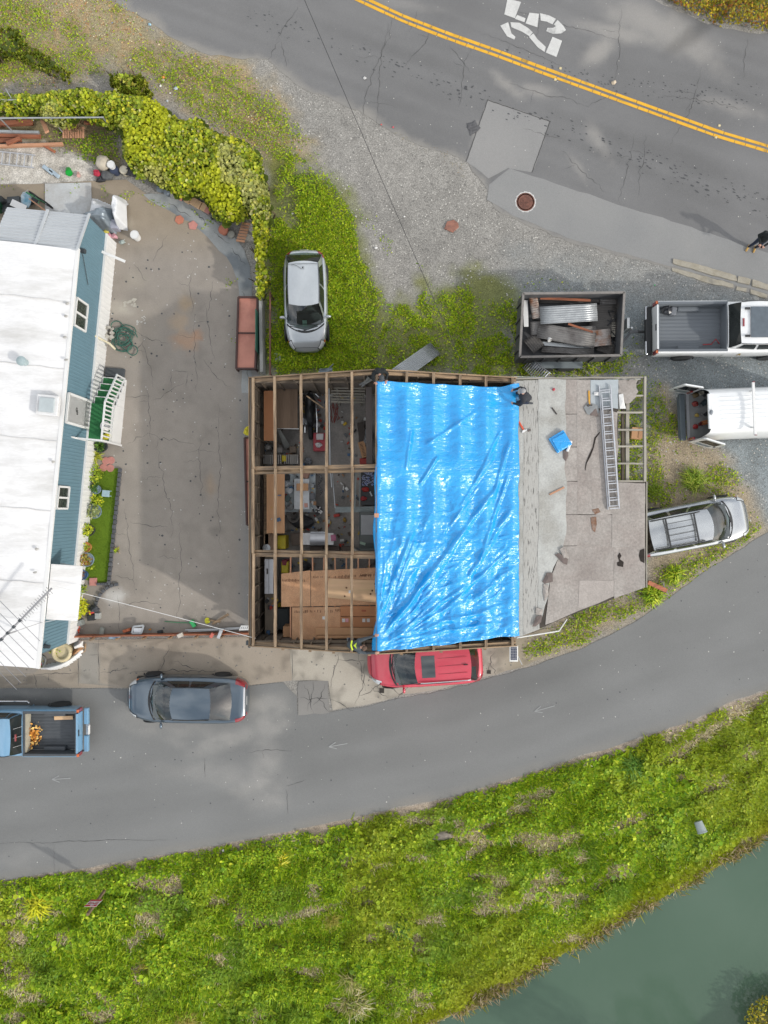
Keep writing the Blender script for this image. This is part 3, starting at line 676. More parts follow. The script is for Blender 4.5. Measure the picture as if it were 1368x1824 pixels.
# ------------------------------------------------------------------ low vegetation (nobody could count it)
LEAF=leaf_mat('leaf',.27);LEAFD=leaf_mat('dry_grass',.1,.8)
KG=1.06
GRN=[lin('90aa18',KG),lin('7c9a18',KG),lin('a6b624',KG),lin('608014',KG),lin('bac034',KG)]
def pick(pal,n,w=None):
    i=RNG.choice(len(pal),n,p=w);c=np.array(pal)[i];return c*RNG.uniform(.75,1.25,(n,1))*RNG.uniform(.93,1.07,(n,3))
def pts_in(poly_px,per_m2,z=0.0):
    P=np.array(xy(poly_px));x0,y0=P.min(0);x1,y1=P.max(0);n=int((x1-x0)*(y1-y0)*per_m2)
    x=RNG.uniform(x0,x1,n);y=RNG.uniform(y0,y1,n);k=inpoly(x,y,[tuple(p)for p in P]);return x[k],y[k]
BUILT=[xy([(205,320),(300,360),(440,440),(445,690),(476,690),(476,1132),(120,1134),(-400,1200),(-400,330)])]
def veg(name,label,poly,per,dens,hfn,size,shape,pal,tilt,w=None,mat=None,zf=True,yawfn=None):
    x,y=pts_in(poly,per);px,py=topx(x,y)
    k=RNG.uniform(0,1,len(x))<dens(x,y,px,py);x=x[k];y=y[k]
    z=terrain(x,y)+hfn(x,y)*RNG.uniform(.2,1.0,len(x))-.01
    sz=RNG.uniform(size[0],size[1],len(x))
    o=scatter(name,np.column_stack([x,y,z]),sz,pick(pal,len(x),w),shape,mat or LEAF,tilt)
    o['kind']='stuff';o['label']=label;return o
# --- the green patch round the silver hatchback
def d_green(x,y,px,py):
    f=fbm(x,y,.9,4,2);f3=fbm(x,y,2.6,3,81)
    s=sst(-8,30,sdf(px,py,Z_GREEN)+(f-.5)*90+(f3-.5)*30)
    core=sst(690,610,px)*sst(280,330,py+(f-.5)*30)
    bare=ell(px,py,515,362,14,28,10,f,.5)+ell(px,py,520,398,10,10,0,f,.5)+ell(px,py,490,250,30,20,30,f,.5)
    thin=.10+.55*sst(.42,.62,f3)
    return s*np.maximum(core,thin)*(1-np.clip(bare,0,1)*.9)
h_green=lambda x,y:.03+.26*sst(.35,.75,fbm(x,y,1.3,3,83))*sst(1.6,-1.5,x)
veg('grass','bright green weeds around the silver hatchback',Z_GREEN+[],950,d_green,h_green,(.05,.11),'kite',GRN,(5,60),[.32,.30,.2,.12,.06])
veg('grass','fine grass blades around the silver hatchback',Z_GREEN,500,d_green,h_green,(.09,.20),'blade',GRN+[lin('9a9440',KG)],(15,75),[.25,.2,.2,.1,.1,.15])
# --- thin weeds on the upper left dirt
def d_dirt(x,y,px,py):
    f=fbm(x,y,.55,4,91);f2=fbm(x,y,2.0,3,92);s=sst(-20,30,sdf(px,py,Z_DIRT2))
    cl=0
    for e in((68,40,22,26,20),(125,50,24,16,30),(150,100,14,10,0),(30,90,34,40,0),(100,115,30,12,20),(170,125,14,10,0),(385,90,20,9,20),(210,15,12,8,0),(330,170,30,18,20),(420,215,50,22,30),(370,200,50,14,30),(500,220,46,26,30),(540,240,24,18,0),(400,160,60,16,25),(460,245,60,16,35),(350,130,30,14,25),(440,180,40,20,30),(300,140,34,16,30),(260,110,30,16,20),(490,270,30,16,30),(440,270,40,18,35),(20,20,30,26,0)):
        cl=np.maximum(cl,ell(px,py,*e,f2,.5))
    return s*np.clip(.08+.45*sst(.45,.65,f)+.8*cl,0,1)
Z_DIRT2=[(-60,-60),(170,-60),(260,45),(330,92),(430,120),(500,180),(590,300),(520,300),(460,285),(300,175),(215,150),(180,150),(0,165),(-60,165)]
hz=lambda x,y:.02+.10*fbm(x,y,1.5,2,95)
veg('grass','thin yellowing weeds on the dirt in the upper left',Z_DIRT2,420,d_dirt,hz,(.05,.12),'blade',GRN+[lin('a89848',KG)],(10,70),[.25,.2,.15,.1,.1,.2])
veg('grass','small leafy weeds on the dirt in the upper left',Z_DIRT2,260,d_dirt,hz,(.05,.10),'kite',GRN,(5,50),[.3,.25,.2,.15,.1])
def d_lit(x,y,px,py):return sst(-20,30,sdf(px,py,Z_DIRT2))*(.06+.45*sst(.48,.68,fbm(x,y,.8,4,96)))
veg('leaf_litter','brown fallen leaves and straw on the upper left dirt',Z_DIRT2,260,d_lit,lambda x,y:x*0+.015,(.04,.10),'kite',[lin('a87c50',KG),lin('b8986c',KG),lin('8a7450',KG),lin('c8ba94',KG),lin('a49a80',KG),lin('b4ac8c',KG)],(0,20),mat=LEAFD)
# --- sparse weeds round the trailer, workshop lean-to and verge
Z_R1=[(905,560),(940,480),(1060,520),(1170,640),(1200,700),(1330,860),(1360,940),(1270,1006),(1130,1106),(1040,1150),(940,1186),(920,1130),(1095,1040),(1095,665),(930,680)]
def d_r1(x,y,px,py):
    f2=fbm(x,y,2.2,3,98);cl=0*x
    for e in((930,590,26,30,0),(960,655,60,14,5),(1040,660,60,16,0),(1090,640,40,12,0),(920,640,20,30,0),(1165,850,16,36,0),(1190,760,22,20,0),(1165,745,14,60,0),(1280,860,26,24,0),(1300,985,40,12,-30),(1250,1000,50,14,-25),(1200,1025,24,18,0),(1165,1065,26,22,0),(1050,1100,60,18,-25),(1020,1130,40,18,-20),(975,1150,40,14,-15),(1180,880,26,18,0),(1230,1030,20,12,0),(1330,950,22,14,-30),(1120,1085,40,10,-25),(1130,700,14,24,0),(1125,780,22,60,0),(1120,850,26,30,0)):
        cl=np.maximum(cl,ell(px,py,*e,f2,.6))
    return np.clip(.02+.7*cl,0,1)*(1-.9*sst(-8,5,-distpoly(px,py,LO_TOP,False)+3))
veg('grass','sparse weeds on the gravel around the lean to',Z_R1,420,d_r1,lambda x,y:.02+.12*fbm(x,y,2,2,99),(.05,.12),'kite',GRN,(5,60),[.3,.25,.2,.15,.1])
veg('grass','dry grass blades on the verge by the lean to',Z_R1,420,d_r1,lambda x,y:.02+.1*fbm(x,y,2,2,99),(.08,.18),'blade',GRN+[lin('c0b070',KG),lin('cfc08a',KG)],(10,65),[.2,.15,.15,.05,.1,.2,.15])
# thin green film on the rest of the gravel edge
Z_G2=[(560,290),(610,330),(650,400),(700,470),(760,480),(700,430),(680,400),(640,340),(600,290)]
veg('grass','scattered small weeds at the edge of the gravel',Z_G2,200,lambda x,y,px,py:.5*sst(.52,.66,fbm(x,y,2,3,77)),lambda x,y:x*0+.03,(.04,.08),'kite',GRN,(5,50),[.3,.25,.2,.15,.1])
Z_ALONG=[(690,225),(760,255),(835,288),(860,330),(850,345),(800,290),(740,270)]
veg('grass','rusty weeds along the broken road edge',Z_ALONG,300,lambda x,y,px,py:.5*sst(.45,.6,fbm(x,y,2,3,78)),lambda x,y:x*0+.03,(.04,.08),'blade',[lin('8a6a34',KG),lin('9a8a48',KG),lin('7a7a2c',KG)],(5,60))
Z_YW=[(0,318),(165,322),(250,345),(300,360),(345,372),(400,410),(430,460),(445,700),(420,700),(400,470),(340,385),(240,360),(0,335)]
veg('grass','weeds in the joints along the yard edge',Z_YW,160,lambda x,y,px,py:.8*sst(.55,.68,fbm(x,y,1.6,3,79)),lambda x,y:x*0+.06,(.05,.09),'kite',GRN,(5,50),[.3,.25,.2,.15,.1])
Z_JG=[(95,228),(150,240),(212,226),(218,290),(165,296),(120,275),(60,262)]
veg('grass','green weeds between the pallet and the ivy',Z_JG,420,lambda x,y,px,py:np.clip(.15+.85*ell(px,py,172,262,34,26,0,fbm(x,y,2,3,4),.6)+.5*sst(.5,.62,fbm(x,y,1.5,3,80)),0,1)*sst(-4,10,sdf(px,py,Z_JG)),lambda x,y:x*0+.08,(.05,.10),'kite',GRN,(5,55),[.2,.3,.1,.35,.05])
# --- river bank
BANK=[(-60,1572),(100,1558),(200,1543),(300,1524),(430,1501),(560,1474),(700,1444),(800,1424),(930,1384),(1040,1350),(1150,1314),(1240,1284),(1300,1256),(1440,1200),(1440,1520),(1368,1570),(1180,1700),(1000,1830),(860,1900),(600,2010),(-60,2060)]
def bank_t(x,y):
    yr=np.interp(x,_rl[:,0],_rl[:,1]);yw=np.interp(x,_wl[:,0],_wl[:,1]);return(yr-y)/np.maximum(.5,yr-yw),yr-y,y-yw
def h_bank(x,y):
    t,d,dw=bank_t(x,y);f=fbm(x,y,1.1,3,113)
    return(.05+.45*sst(.4,.72,f))*sst(0,.8,d)*(.35+.65*sst(0,1.5,dw))
def d_bank(x,y,px,py):
    t,d,dw=bank_t(x,y);return sst(.0,.45,d+(fbm(x,y,1.2,3,116)-.5)*1.1)*sst(-.1,.15,dw)*(1-.93*dead(x,y,px,py))
def bank_cols(x,y,n):
    c=pick([lin('8eaa1a',KG),lin('7a9a1a',KG),lin('a4b626',KG),lin('5e841c',KG),lin('bcc838',KG)],n,[.30,.30,.18,.15,.07])
    f=fbm(x,y,.5,3,114);f2=fbm(x,y,.25,3,117);w=sst(.55,.7,f)*.55;c=c*(1-w)[:,None]+np.array(lin('6a8a2e',KG))*w[:,None]
    t,d,dw=bank_t(x,y);w=(1-sst(.2,1.6,dw))*.6;c=c*(1-w)[:,None]+np.array(lin('a0a016',KG))*w[:,None]
    w=sst(.55,.7,f2)*.3;c=c*(1-w)[:,None]+np.array(lin('a8a434',KG))*w[:,None]
    return c
def bank_layer(name,label,per,size,shape,tilt,cut=None):
    x,y=pts_in(BANK,per);px,py=topx(x,y);k=RNG.uniform(0,1,len(x))<d_bank(x,y,px,py)*(1 if cut is None else cut(x,y));x=x[k];y=y[k]
    z=terrain(x,y)+h_bank(x,y)*RNG.uniform(.15,1.0,len(x));n=len(x)
    o=scatter(name,np.column_stack([x,y,z]),RNG.uniform(*size,n)*(.7+.6*fbm(x,y,.9,2,115)),bank_cols(x,y,n),shape,LEAF,tilt);o['kind']='stuff';o['label']=label
leafy=lambda x,y:.15+.85*sst(.38,.55,fbm(x,y,.45,3,120))
grassy=lambda x,y:.25+.75*sst(.58,.42,fbm(x,y,.45,3,120))
bank_layer('ground_cover','round green leaves covering the river bank',300,(.06,.125),'round',(5,55),leafy)
bank_layer('ground_cover','pointed green leaves covering the river bank',480,(.05,.12),'kite',(5,65))
bank_layer('ground_cover','grass blades covering the river bank',560,(.10,.26),'blade',(10,75),grassy)
bank_layer('ground_cover','large mallow leaves in clumps along the top of the bank',60,(.12,.20),'round',(5,45),lambda x,y:sst(.52,.66,fbm(x,y,.5,3,140)))
bank_layer('ground_cover','long bent grass blades lying over on the bank',60,(.25,.45),'blade',(0,30),lambda x,y:sst(.48,.64,fbm(x,y,.35,3,142)))
def d_deadv(x,y,px,py):
    t,d,dw=bank_t(x,y);return np.clip(dead(x,y,px,py)*sst(.1,.5,d)*sst(-.2,.1,dw)+.04*(d>.2),0,1)
veg('dry_thatch','grey dead stems matted on the river bank',BANK,420,d_deadv,lambda x,y:x*0+.06,(.10,.28),'blade',[lin('c4b898',KG),lin('aa9c7c',KG),lin('d2c6a4',KG),lin('b4aa6c',KG),lin('9a946c',KG)],(0,35),mat=LEAFD)
def d_shore(x,y,px,py):
    t,d,dw=bank_t(x,y);f=fbm(x,y,.9,3,121);return sst(.55,.0,np.abs(dw+.05))*sst(.30,.5,f)
SHORE=[(640,2000),(760,1830),(900,1740),(1060,1660),(1180,1580),(1400,1430),(1440,1560),(1200,1690),(1000,1810),(860,1900)]
veg('shore_reeds','dead reeds and straw along the water edge',SHORE,420,d_shore,lambda x,y:x*0+.12,(.15,.45),'blade',[lin('9a8866',KG),lin('7f7440',KG),lin('b4a282',KG),lin('6e6a34',KG),lin('8c8c30',KG)],(0,45),mat=LEAFD)
# tall tufts on the bank, each a plant of its own
def tuft(px,py,z0,r,n,pal,label,name='grass_tuft',cat='grass tuft',up=(25,70),w=.05,group=None,lean=1.0):
    c=W(px,py,z0);z=float(terrain(np.array([c.x]),np.array([c.y]))[0])if z0==0 else z0
    if z0==0:c=W(px,py,z);z=float(terrain(np.array([c.x]),np.array([c.y]))[0])
    g=G();rr=random.Random(int(px*7+py));cols=[]
    for i in range(int(n*1.9)):
        a=rr.uniform(0,2*math.pi);el=math.radians(rr.uniform(*up));L=r*rr.uniform(.3,1.0);d=Vector((math.cos(a),math.sin(a),0));s=Vector((-d.y,d.x,0))*w*r*.45
        b=Vector((c.x+rr.gauss(0,.22)*r,c.y+rr.gauss(0,.22)*r,z));d=(d+Vector((.25,-.5,0))*(name=='grass_tuft')).normalized();p1=b+d*L*.55*math.cos(el)+Vector((0,0,L*.6*math.sin(el)+.02));p2=b+d*L*lean+Vector((0,0,L*.6*math.sin(el)*.75))
        g.add([b-s,b+s,p1+s*.8,p1-s*.8,p2],[(0,1,2,3),(3,2,4)]);cc=np.array(pal[i%len(pal)])*rr.uniform(.75,1.25);cols+=[cc]*5
    o=solo(name,g,LEAF,label,cat,group);col_attr(o,np.array(cols));return o
GT=[lin('8a9440',KG),lin('a09a58',KG),lin('6c7c30',KG),lin('b8ac7c',KG)]
tuft(626,1740,0,.75,130,GT,'tall pale grass tuft on the bank above another tuft')
tuft(630,1785,0,.9,150,GT+[lin('c8c0a0',KG)],'largest pale grass tuft low on the river bank')
tuft(706,1745,0,.6,100,GT,'small grass tuft with pale straw right of the tall tufts')
tuft(698,1795,0,.6,100,GT+[lin('c8c0a0',KG)],'straw tipped grass tuft low on the bank near the water')
tuft(718,1648,0,.6,120,[lin('5c8a34',KG),lin('7a9c40',KG)],'dark green spiky grass tuft in the middle of the bank')
tuft(270,1712,0,.6,110,[lin('9a7c34',KG),lin('a89440',KG),lin('7c8430',KG)],'reddish dry grass tuft on the lower left bank')
tuft(1125,1360,0,.75,150,[lin('5f8a30',KG),lin('7f9f3a',KG),lin('4c7428',KG)],'green grass tuft just below the lower road on the right')
tuft(330,1815,0,.6,110,[lin('9a9040',KG),lin('a89a58',KG)],'brownish grass tuft at the bottom left of the bank')
tuft(592,1636,0,.5,90,[lin('8a8c34',KG),lin('a09440',KG)],'olive grass tuft in the dead thatch on the bank')
tuft(1232,857,.01,.75,150,[lin('8aa030',KG),lin('a8b248',KG),lin('6c8a26',KG)],'spiky green clump on gravel beside the silver wagon','spiky_plant','plant',w=.04)
tuft(1165,875,.01,.4,70,[lin('7c9430',KG),lin('8aa030',KG)],'small weed clump between lean to and silver wagon','weed_clump','plant')
tuft(1200,1022,.01,.45,90,GRN,'leafy weed clump between silver wagon and lower road','weed_clump','plant',w=.12)
tuft(1160,1058,.01,.55,120,GRN,'bright weed clump at the lower corner of the lean to','weed_clump','plant',w=.12)
tuft(452,1520,0,.5,110,[lin('c0c02c',KG),lin('d2cc40',KG),lin('8ca020',KG)],'yellow flowering clump at the top of the bank','flowering_weed','plant',w=.12)
tuft(500,1530,0,.5,120,[lin('d4cc30',KG),lin('dcd658',KG),lin('8ca020',KG)],'yellow flowering clump right of another below road edge','flowering_weed','plant',w=.12)
tuft(70,1604,0,.7,150,[lin('c4c428',KG),lin('b0b020',KG),lin('8ca020',KG)],'yellow green clump left of the street sign','flowering_weed','plant',w=.12)
# top right shrubs beyond the upper road
Z_TR=[(1168,-60),(1180,0),(1215,22),(1255,38),(1300,52),(1420,70),(1420,-60)]
veg('roadside_scrub','rusty yellow scrub in the top right corner beyond the road',Z_TR,500,lambda x,y,px,py:sst(-8,14,sdf(px,py,Z_TR)+(fbm(x,y,2,3,5)-.5)*24),lambda x,y:.08+.5*sst(.35,.7,fbm(x,y,1.2,3,6)),(.07,.16),'kite',[lin('a89a26',KG),lin('c0aa30',KG),lin('8a7a28',KG),lin('a06c34',KG),lin('6c7420',KG)],(5,65))
# bushes on the far bank in the lower right corner
def bush(px,py,z,r,h,n,pal,label,name='bush',cat='bush'):
    c=W(px,py,z);zz=float(terrain(np.array([c.x]),np.array([c.y]))[0]);t=thing(name,label,cat,(c.x,c.y,zz))
    rr=random.Random(int(px));g=G()
    for i in range(7):
        a=rr.uniform(0,6.28);g.tube([(c.x,c.y,zz-.1),(c.x+r*.3*math.cos(a),c.y+r*.3*math.sin(a),zz+h*.5),(c.x+r*.7*math.cos(a),c.y+r*.7*math.sin(a),zz+h*.9)],[.03,.02,.008],5)
    part('branch',g,M('bark',lin('5c4c38',.7),.9),t,kind='stuff')
    u=RNG.normal(size=(n,3));u/=np.linalg.norm(u,axis=1)[:,None];q=RNG.uniform(.45,1,n)**.5
    P=u*q[:,None]*np.array([r,r,h*.55])*(.75+.5*fbm(u[:,0]*2+5,u[:,1]*2+u[:,2],1.2,2,3))[:,None]+np.array([c.x,c.y,zz+h*.6])
    P[:,2]=np.maximum(P[:,2],zz+.05)
    o=scatter('crown',P,RNG.uniform(.08,.18,n),pick(pal,n),'kite',LEAF,(0,80));o.parent=t;o.location=-ORG[t.name];o['kind']='stuff'
    return t
YB=[lin('a8a028',KG),lin('8a8c26',KG),lin('6c6a20',KG),lin('c0b040',KG)]
bush(1392,1838,-1.0,1.3,.9,1500,YB,'yellow green bush in the bottom right corner by the water')
bush(1215,1985,-1.0,1.0,4.6,1500,[lin('4e5426',.7),lin('666a2c',.7)],'tall dark tree beyond the bottom edge mirrored in the water','waterside_tree','tree')
bush(1310,2010,-1.0,1.2,5.4,1800,[lin('4a5228',.7),lin('5c6230',.7)],'second tall tree beyond the bottom edge mirrored in the water','waterside_tree','tree')
# ------------------------------------------------------------------ timber and roof materials
WOODX=M('weathered_timber',lin('9c8468',.8),.85,var=.25,scale=3,stretch=(.5,6,6),col2=lin('6e5f50',.8),c2pos=(.42,.68),rnd=.22,bump=.25,bscale=25,fine=.15)
WOODP=M('purlin_timber',lin('a08b72',.8),.85,var=.35,scale=3,stretch=(.5,6,6),col2=lin('6e5c4a',.8),c2pos=(.42,.62),rnd=.18,bump=.25,bscale=25,fine=.15)
WOODD=M('dark_timber',lin('857868',.8),.9,var=.25,scale=3,stretch=(.5,6,6),col2=lin('60574c',.8),rnd=.2,bump=.25,bscale=25,fine=.15)
WOODR=M('red_timber',lin('a5674a',.8),.85,var=.22,scale=3,stretch=(.5,6,6),col2=lin('7d4c38',.8),rnd=.2,bump=.2,bscale=25)
WOODN=M('new_timber',lin('c69474',.8),.8,var=.15,scale=3,stretch=(.5,6,6),rnd=.12,bump=.15,bscale=25)
SIDING=M('wall_siding',lin('867b6e',.8),.9,var=.25,scale=2.5,stretch=(1,1,.3),col2=lin('7a7066',.8),bump=.2)
SLABM=M('workshop_floor',lin('8e8a85',.8),.85,var=.25,scale=1.2,col2=lin('a09a93',.8),bump=.2,bscale=30,fine=.15)
METAL_G=M('galvanised',lin('b4b8ba',.8),.42,metal=.55,var=.15,scale=4,rvar=.12)
ALU=M('aluminium',lin('d2d4d8',.8),.35,metal=.6,var=.08,scale=8)
# ------------------------------------------------------------------ workshop with the open roof
XE0,XR,XE1,ZE,ZR=-4.83,-.19,4.77,3.2,4.65
YN,YS=4.80,-4.78
def roofz(x):return ZR-(XR-x)*(ZR-ZE)/(XR-XE0)if x<XR else ZR-(x-XR)*(ZR-ZE)/(XE1-XR)
ws=thing('workshop','timber workshop with half its roof stripped to purlins beside a felt covered lean to','workshop',(0,0,0))
g=G();g.box((0,0,.035),(9.5,9.4,.03));part('floor_slab',g,SLABM,ws)
# walls: boarding outside, studs inside
g=G();g.box((XE0+.015,0,1.6),(.03,YN-YS,3.12));part('wall',g,SIDING,ws)
g=G();g.box((XE1-.015,0,1.55),(.03,YN-YS-.1,3.0));part('wall',g,SIDING,ws)
for yy,sg in((YN-.015,1),(YS+.015,-1)):
    g=G();pts=[(XE0+.035,.04),(XE1-.035,.04),(XE1-.035,ZE-.1),(XR,ZR-.1),(XE0+.035,ZE-.1)]
    n=len(pts);vs=[(x,yy-.015,z)for x,z in pts]+[(x,yy+.015,z)for x,z in pts]
    g.add(vs,[tuple(range(n)),tuple(reversed(range(n,2*n)))]+[((i+1)%n,i,i+n,(i+1)%n+n)for i in range(n)]);part('wall',g,SIDING,ws)
for i in range(16):
    y=YS+.2+i*(YN-YS-.4)/15;beam('stud',(XE0+.085,y,.06),(XE0+.085,y,ZE-.22),.09,.05,WOODD,ws,up=(0,1,0))
for yy in(YN-.075,YS+.075):
    for i in range(15):
        x=XE0+.35+i*.63
        if x<XE1-.2:beam('stud',(x,yy,.06),(x,yy,roofz(x)-.25),.05,.085,WOODD,ws,up=(0,1,0))
beam('wall_plate',(XE0+.075,YS,ZE-.14),(XE0+.075,YN,ZE-.14),.12,.09,WOODX,ws)
beam('wall_plate',(XE1-.075,YS,ZE-.17),(XE1-.075,YN,ZE-.17),.12,.09,WOODX,ws)
beam('nailing_girt',(XE0+.07,YS+.1,1.7),(XE0+.07,YN-.1,1.7),.07,.1,WOODD,ws)
for yy in(YN-.1,YS+.1):
    beam('tie_beam',(XE0+.2,yy,3.10),(XE1-.2,yy,3.10),.07,.14,WOODD,ws)
# rafters: gable ends and two trusses
for yy,w in((YN-.05,.10),(1.57,.13),(1.40,.07),(-1.53,.13),(-1.40,.07),(YS+.05,.10)):
    o=.18
    beam('rafter',(XE0+.02,yy,roofz(XE0)-o),(XR,yy,ZR-o),w,.16,WOODX,ws)
    beam('rafter',(XR,yy,ZR-o),(XE1-.02,yy,ZE-o),w,.16,WOODX,ws)
for yy in(YN+.04,YS-.04):  # barge boards
    beam('barge_board',(XE0-.02,yy,ZE-.09),(XR,yy,ZR-.09),.035,.20,WOODX,ws);beam('barge_board',(XR,yy,ZR-.09),(XE1,yy,ZE-.09),.035,.20,WOODX,ws)
beam('tie_beam',(XE0+.2,1.49,3.05),(XR+.5,1.49,3.05),.09,.14,WOODX,ws);beam('tie_beam',(XE0+.2,-1.46,3.05),(XR+.5,-1.46,3.05),.09,.14,WOODX,ws)
# purlins; the broken half shows them bare
for x in(-4.70,-3.87,-2.90,-1.99,-1.10,-.24):
    z=roofz(x)-.03;yy=[YN+.02,1.55,-1.48,YS-.02]
    for i in range(3):
        d=random.uniform(-.02,.02);beam('purlin',(x+d,yy[i]-.005,z),(x+d*.3,yy[i+1]+.005,z),.088,.13,WOODP,ws)
for x in(.78,1.72,2.68,3.63,4.62):beam('purlin',(x,YN+.02,roofz(x)-.05),(x,YS-.02,roofz(x)-.05),.09,.13,WOODP,ws)
beam('eave_board',(XE0-.035,YS-.05,ZE-.12),(XE0-.035,YN+.05,ZE-.12),.03,.17,WOODX,ws)
for i in range(7):  # blocks nailed along the south gable
    x=(-3.6,-2.6,-1.75,-.5,.6,2.0,3.6)[i];g=G();g.box((x,YS-.10,roofz(x)-.12),(.10,.08,.06));part('nailing_block',g,WOODX,ws)
beam('steel_post_beam',W(657,690,3.5),W(658,826,3.5),.22,.12,M('dark_steel_beam',lin('5c5450',.8),.7,var=.15),ws)
g=G();g.tube([W(586,692,2.5),W(588,826,2.5),W(591,868,2.5)],.03,6);g.tube([W(592,840,2.3),W(597,905,2.3)],.02,6);part('door_track',g,METAL_G,ws)
g=G();g.tube([W(546,705,3.2),W(578,728,3.0)],.025,6);part('brace',g,WOODX,ws)
# loft of floor joists and sheets over the south bay
OSB=M('oriented_strand_board',lin('d0a27c',.85),.8,var=.10,scale=3,col2=lin('c4946e',.85),fine=.22,bump=.15,bscale=70,rnd=.05)
PLY=M('plywood',lin('dcb690',.88),.7,var=.12,scale=1.2,stretch=(.6,5,1),col2=lin('e4c094',.8),rnd=.05)
CARD=M('cardboard',lin('b98058',.8),.85,var=.06,scale=4,rnd=.08)
CARD2=M('cardboard_pale',lin('c89a72',.8),.85,var=.06,scale=4,rnd=.06)
INK=M('stamp_ink',lin('6a4a36',.8),.9,var=.2)
ZL=2.3
for px in(518,538,557,577,597,617,638,658,678):beam('joist',W(px,985,ZL-.1),W(px,1135,ZL-.1),.05,.14,WOODN,ws)
beam('joist',W(505,987,ZL-.1),W(700,987,ZL-.1),.05,.14,WOODN,ws)
def sheet(name,pts,z,t,mat,parent,rough=0):g=G();g.slab([Vector((p.x,p.y,z))for p in WP(pts,z)],t);return part(name,g,mat,parent)
sheet('loft_sheet',[(501,1022),(553,1016),(553,1080),(501,1081)],ZL,.015,OSB,ws);sheet('loft_sheet',[(554,1017),(690,1010),(690,1077),(554,1080)],ZL+.004,.015,OSB,ws)
sheet('loft_sheet',[(520,1082),(690,1080),(690,1136),(520,1140)],ZL,.015,OSB,ws)
g=G()
for i,(x,y,n)in enumerate(((503,1034,16),(556,1028,26),(610,1026,20),(640,1024,14),(520,1090,10),(545,1089,20),(598,1087,6))):
    rr=random.Random(i)
    for k in range(n):
        p=W(x+k*2.6,y,ZL+.008);g.box((p.x,p.y+rr.uniform(-.01,.01),ZL+.008),(.022,rr.uniform(.05,.11),.003))if rr.random()>.25 else None
part('stamped_print',g,INK,ws,kind='stuff')
# ---- lean-to roof of felt sheets
ZA,ZB=3.08,2.62;XB=9.63
def leanz(x):return ZA+(ZB-ZA)*(x-XE1)/(XB-XE1)
def Lz(px,py,dz=0):  # pixel -> point on the lean-to roof
    z=2.85
    for _ in range(6):p=W(px,py,z);z=leanz(p.x)+dz
    return Vector((p.x,p.y,z))
FELT_L=M('felt_light_grey',lin('b4b5b1',.8),.95,var=.12,scale=1.5,col2=lin('a3a29c',.8),fine=.14,bump=.25,bscale=40)
FELT_D=M('felt_dashed_grey',lin('aeada8',.8),.95,var=.12,scale=9,stretch=(4,.5,1),col2=lin('6f6e6b',.8),c2pos=(.55,.62),fine=.14,bump=.25,bscale=40)
FELT_B=M('felt_weathered_brown',lin('a49e98',.8),.97,var=.14,scale=1.1,col2=lin('978f89',.8),fine=.18,bump=.35,bscale=30,rnd=.03)
DECK=M('roof_deck_dark',lin('4a443e',.8),.95,var=.3,scale=3)
def rsheet(name,pts,dz,mat,t=.006,curl=0,seed=0,amp=.012,step=.3):
    pp=[Lz(x,y,dz)for x,y in pts];q=rough_edge([(p.x,p.y)for p in pp],step,amp,seed)
    g=G();g.slab([Vector((x,y,leanz(x)+dz))for x,y in q],t);return part(name,g,mat,ws)
rsheet('roof_deck',[(916,678),(1100,676),(1101,724),(1100,855),(1148,859),(1149,1046),(1040,1086),(945,1126),(916,1136)],-.012,DECK,.03,seed=2)
rsheet('felt_sheet',[(914,678),(933,678),(933,1131),(914,1137)],.000,FELT_L,seed=3)
rsheet('felt_sheet',[(932,677),(961,677),(961,1120),(932,1132)],.008,FELT_D,seed=4)
rsheet('felt_sheet',[(959,676),(1007,676),(1008,800),(1006,835),(1010,860),(1008,950),(1002,985),(985,1012),(978,1050),(968,1095),(959,1120)],.016,FELT_L,seed=5,amp=.03)
for i,(a,b)in enumerate(((676,737),(738,796),(797,857),(858,916),(917,972))):
    rsheet('felt_sheet',[(1004,a),(1029,a),(1029,b),(1004,b)],.004+.0011*i,FELT_B,.004,seed=20+i)
rsheet('felt_sheet',[(1028,677),(1052,677),(1054,800),(1056,916),(1028,916)],.011,FELT_B,.004,seed=30)
rsheet('felt_sheet',[(1052,730),(1082,730),(1100,735),(1101,800),(1098,855),(1092,916),(1054,916)],.014,FELT_B,.004,seed=31,amp=.03)
rsheet('felt_sheet',[(1028,917),(1090,917),(1090,973),(1028,973)],.0085,FELT_B,.004,seed=32)
rsheet('felt_sheet',[(1090,859),(1149,861),(1149,974),(1090,974)],.017,FELT_B,.004,seed=33)
rsheet('felt_sheet',[(1004,973),(1094,973),(1094,1062),(1040,1085),(972,1113),(980,1030)],.006,FELT_B,.004,seed=34,amp=.02)
rsheet('felt_sheet',[(1094,974),(1149,974),(1149,1046),(1094,1066)],.0125,FELT_B,.004,seed=35)
rsheet('felt_sheet',[(1032,1034),(1093,1035),(1093,1062),(1040,1084),(1030,1082)],.0135,M('felt_pale',lin('a69f99',.8),.97,var=.12,scale=1.5,fine=.15),.004,seed=36)
rsheet('felt_sheet',[(1052,677),(1101,676),(1101,728),(1085,726),(1052,728)],.020,M('felt_blue_grey',lin('aab2b6',.8),.9,var=.08,fine=.1),.004,seed=37)
rsheet('felt_sheet',[(1101,677),(1136,676),(1134,690),(1138,698),(1128,712),(1116,719),(1101,716)],.010,FELT_B,.004,seed=38,amp=.05,step=.12)
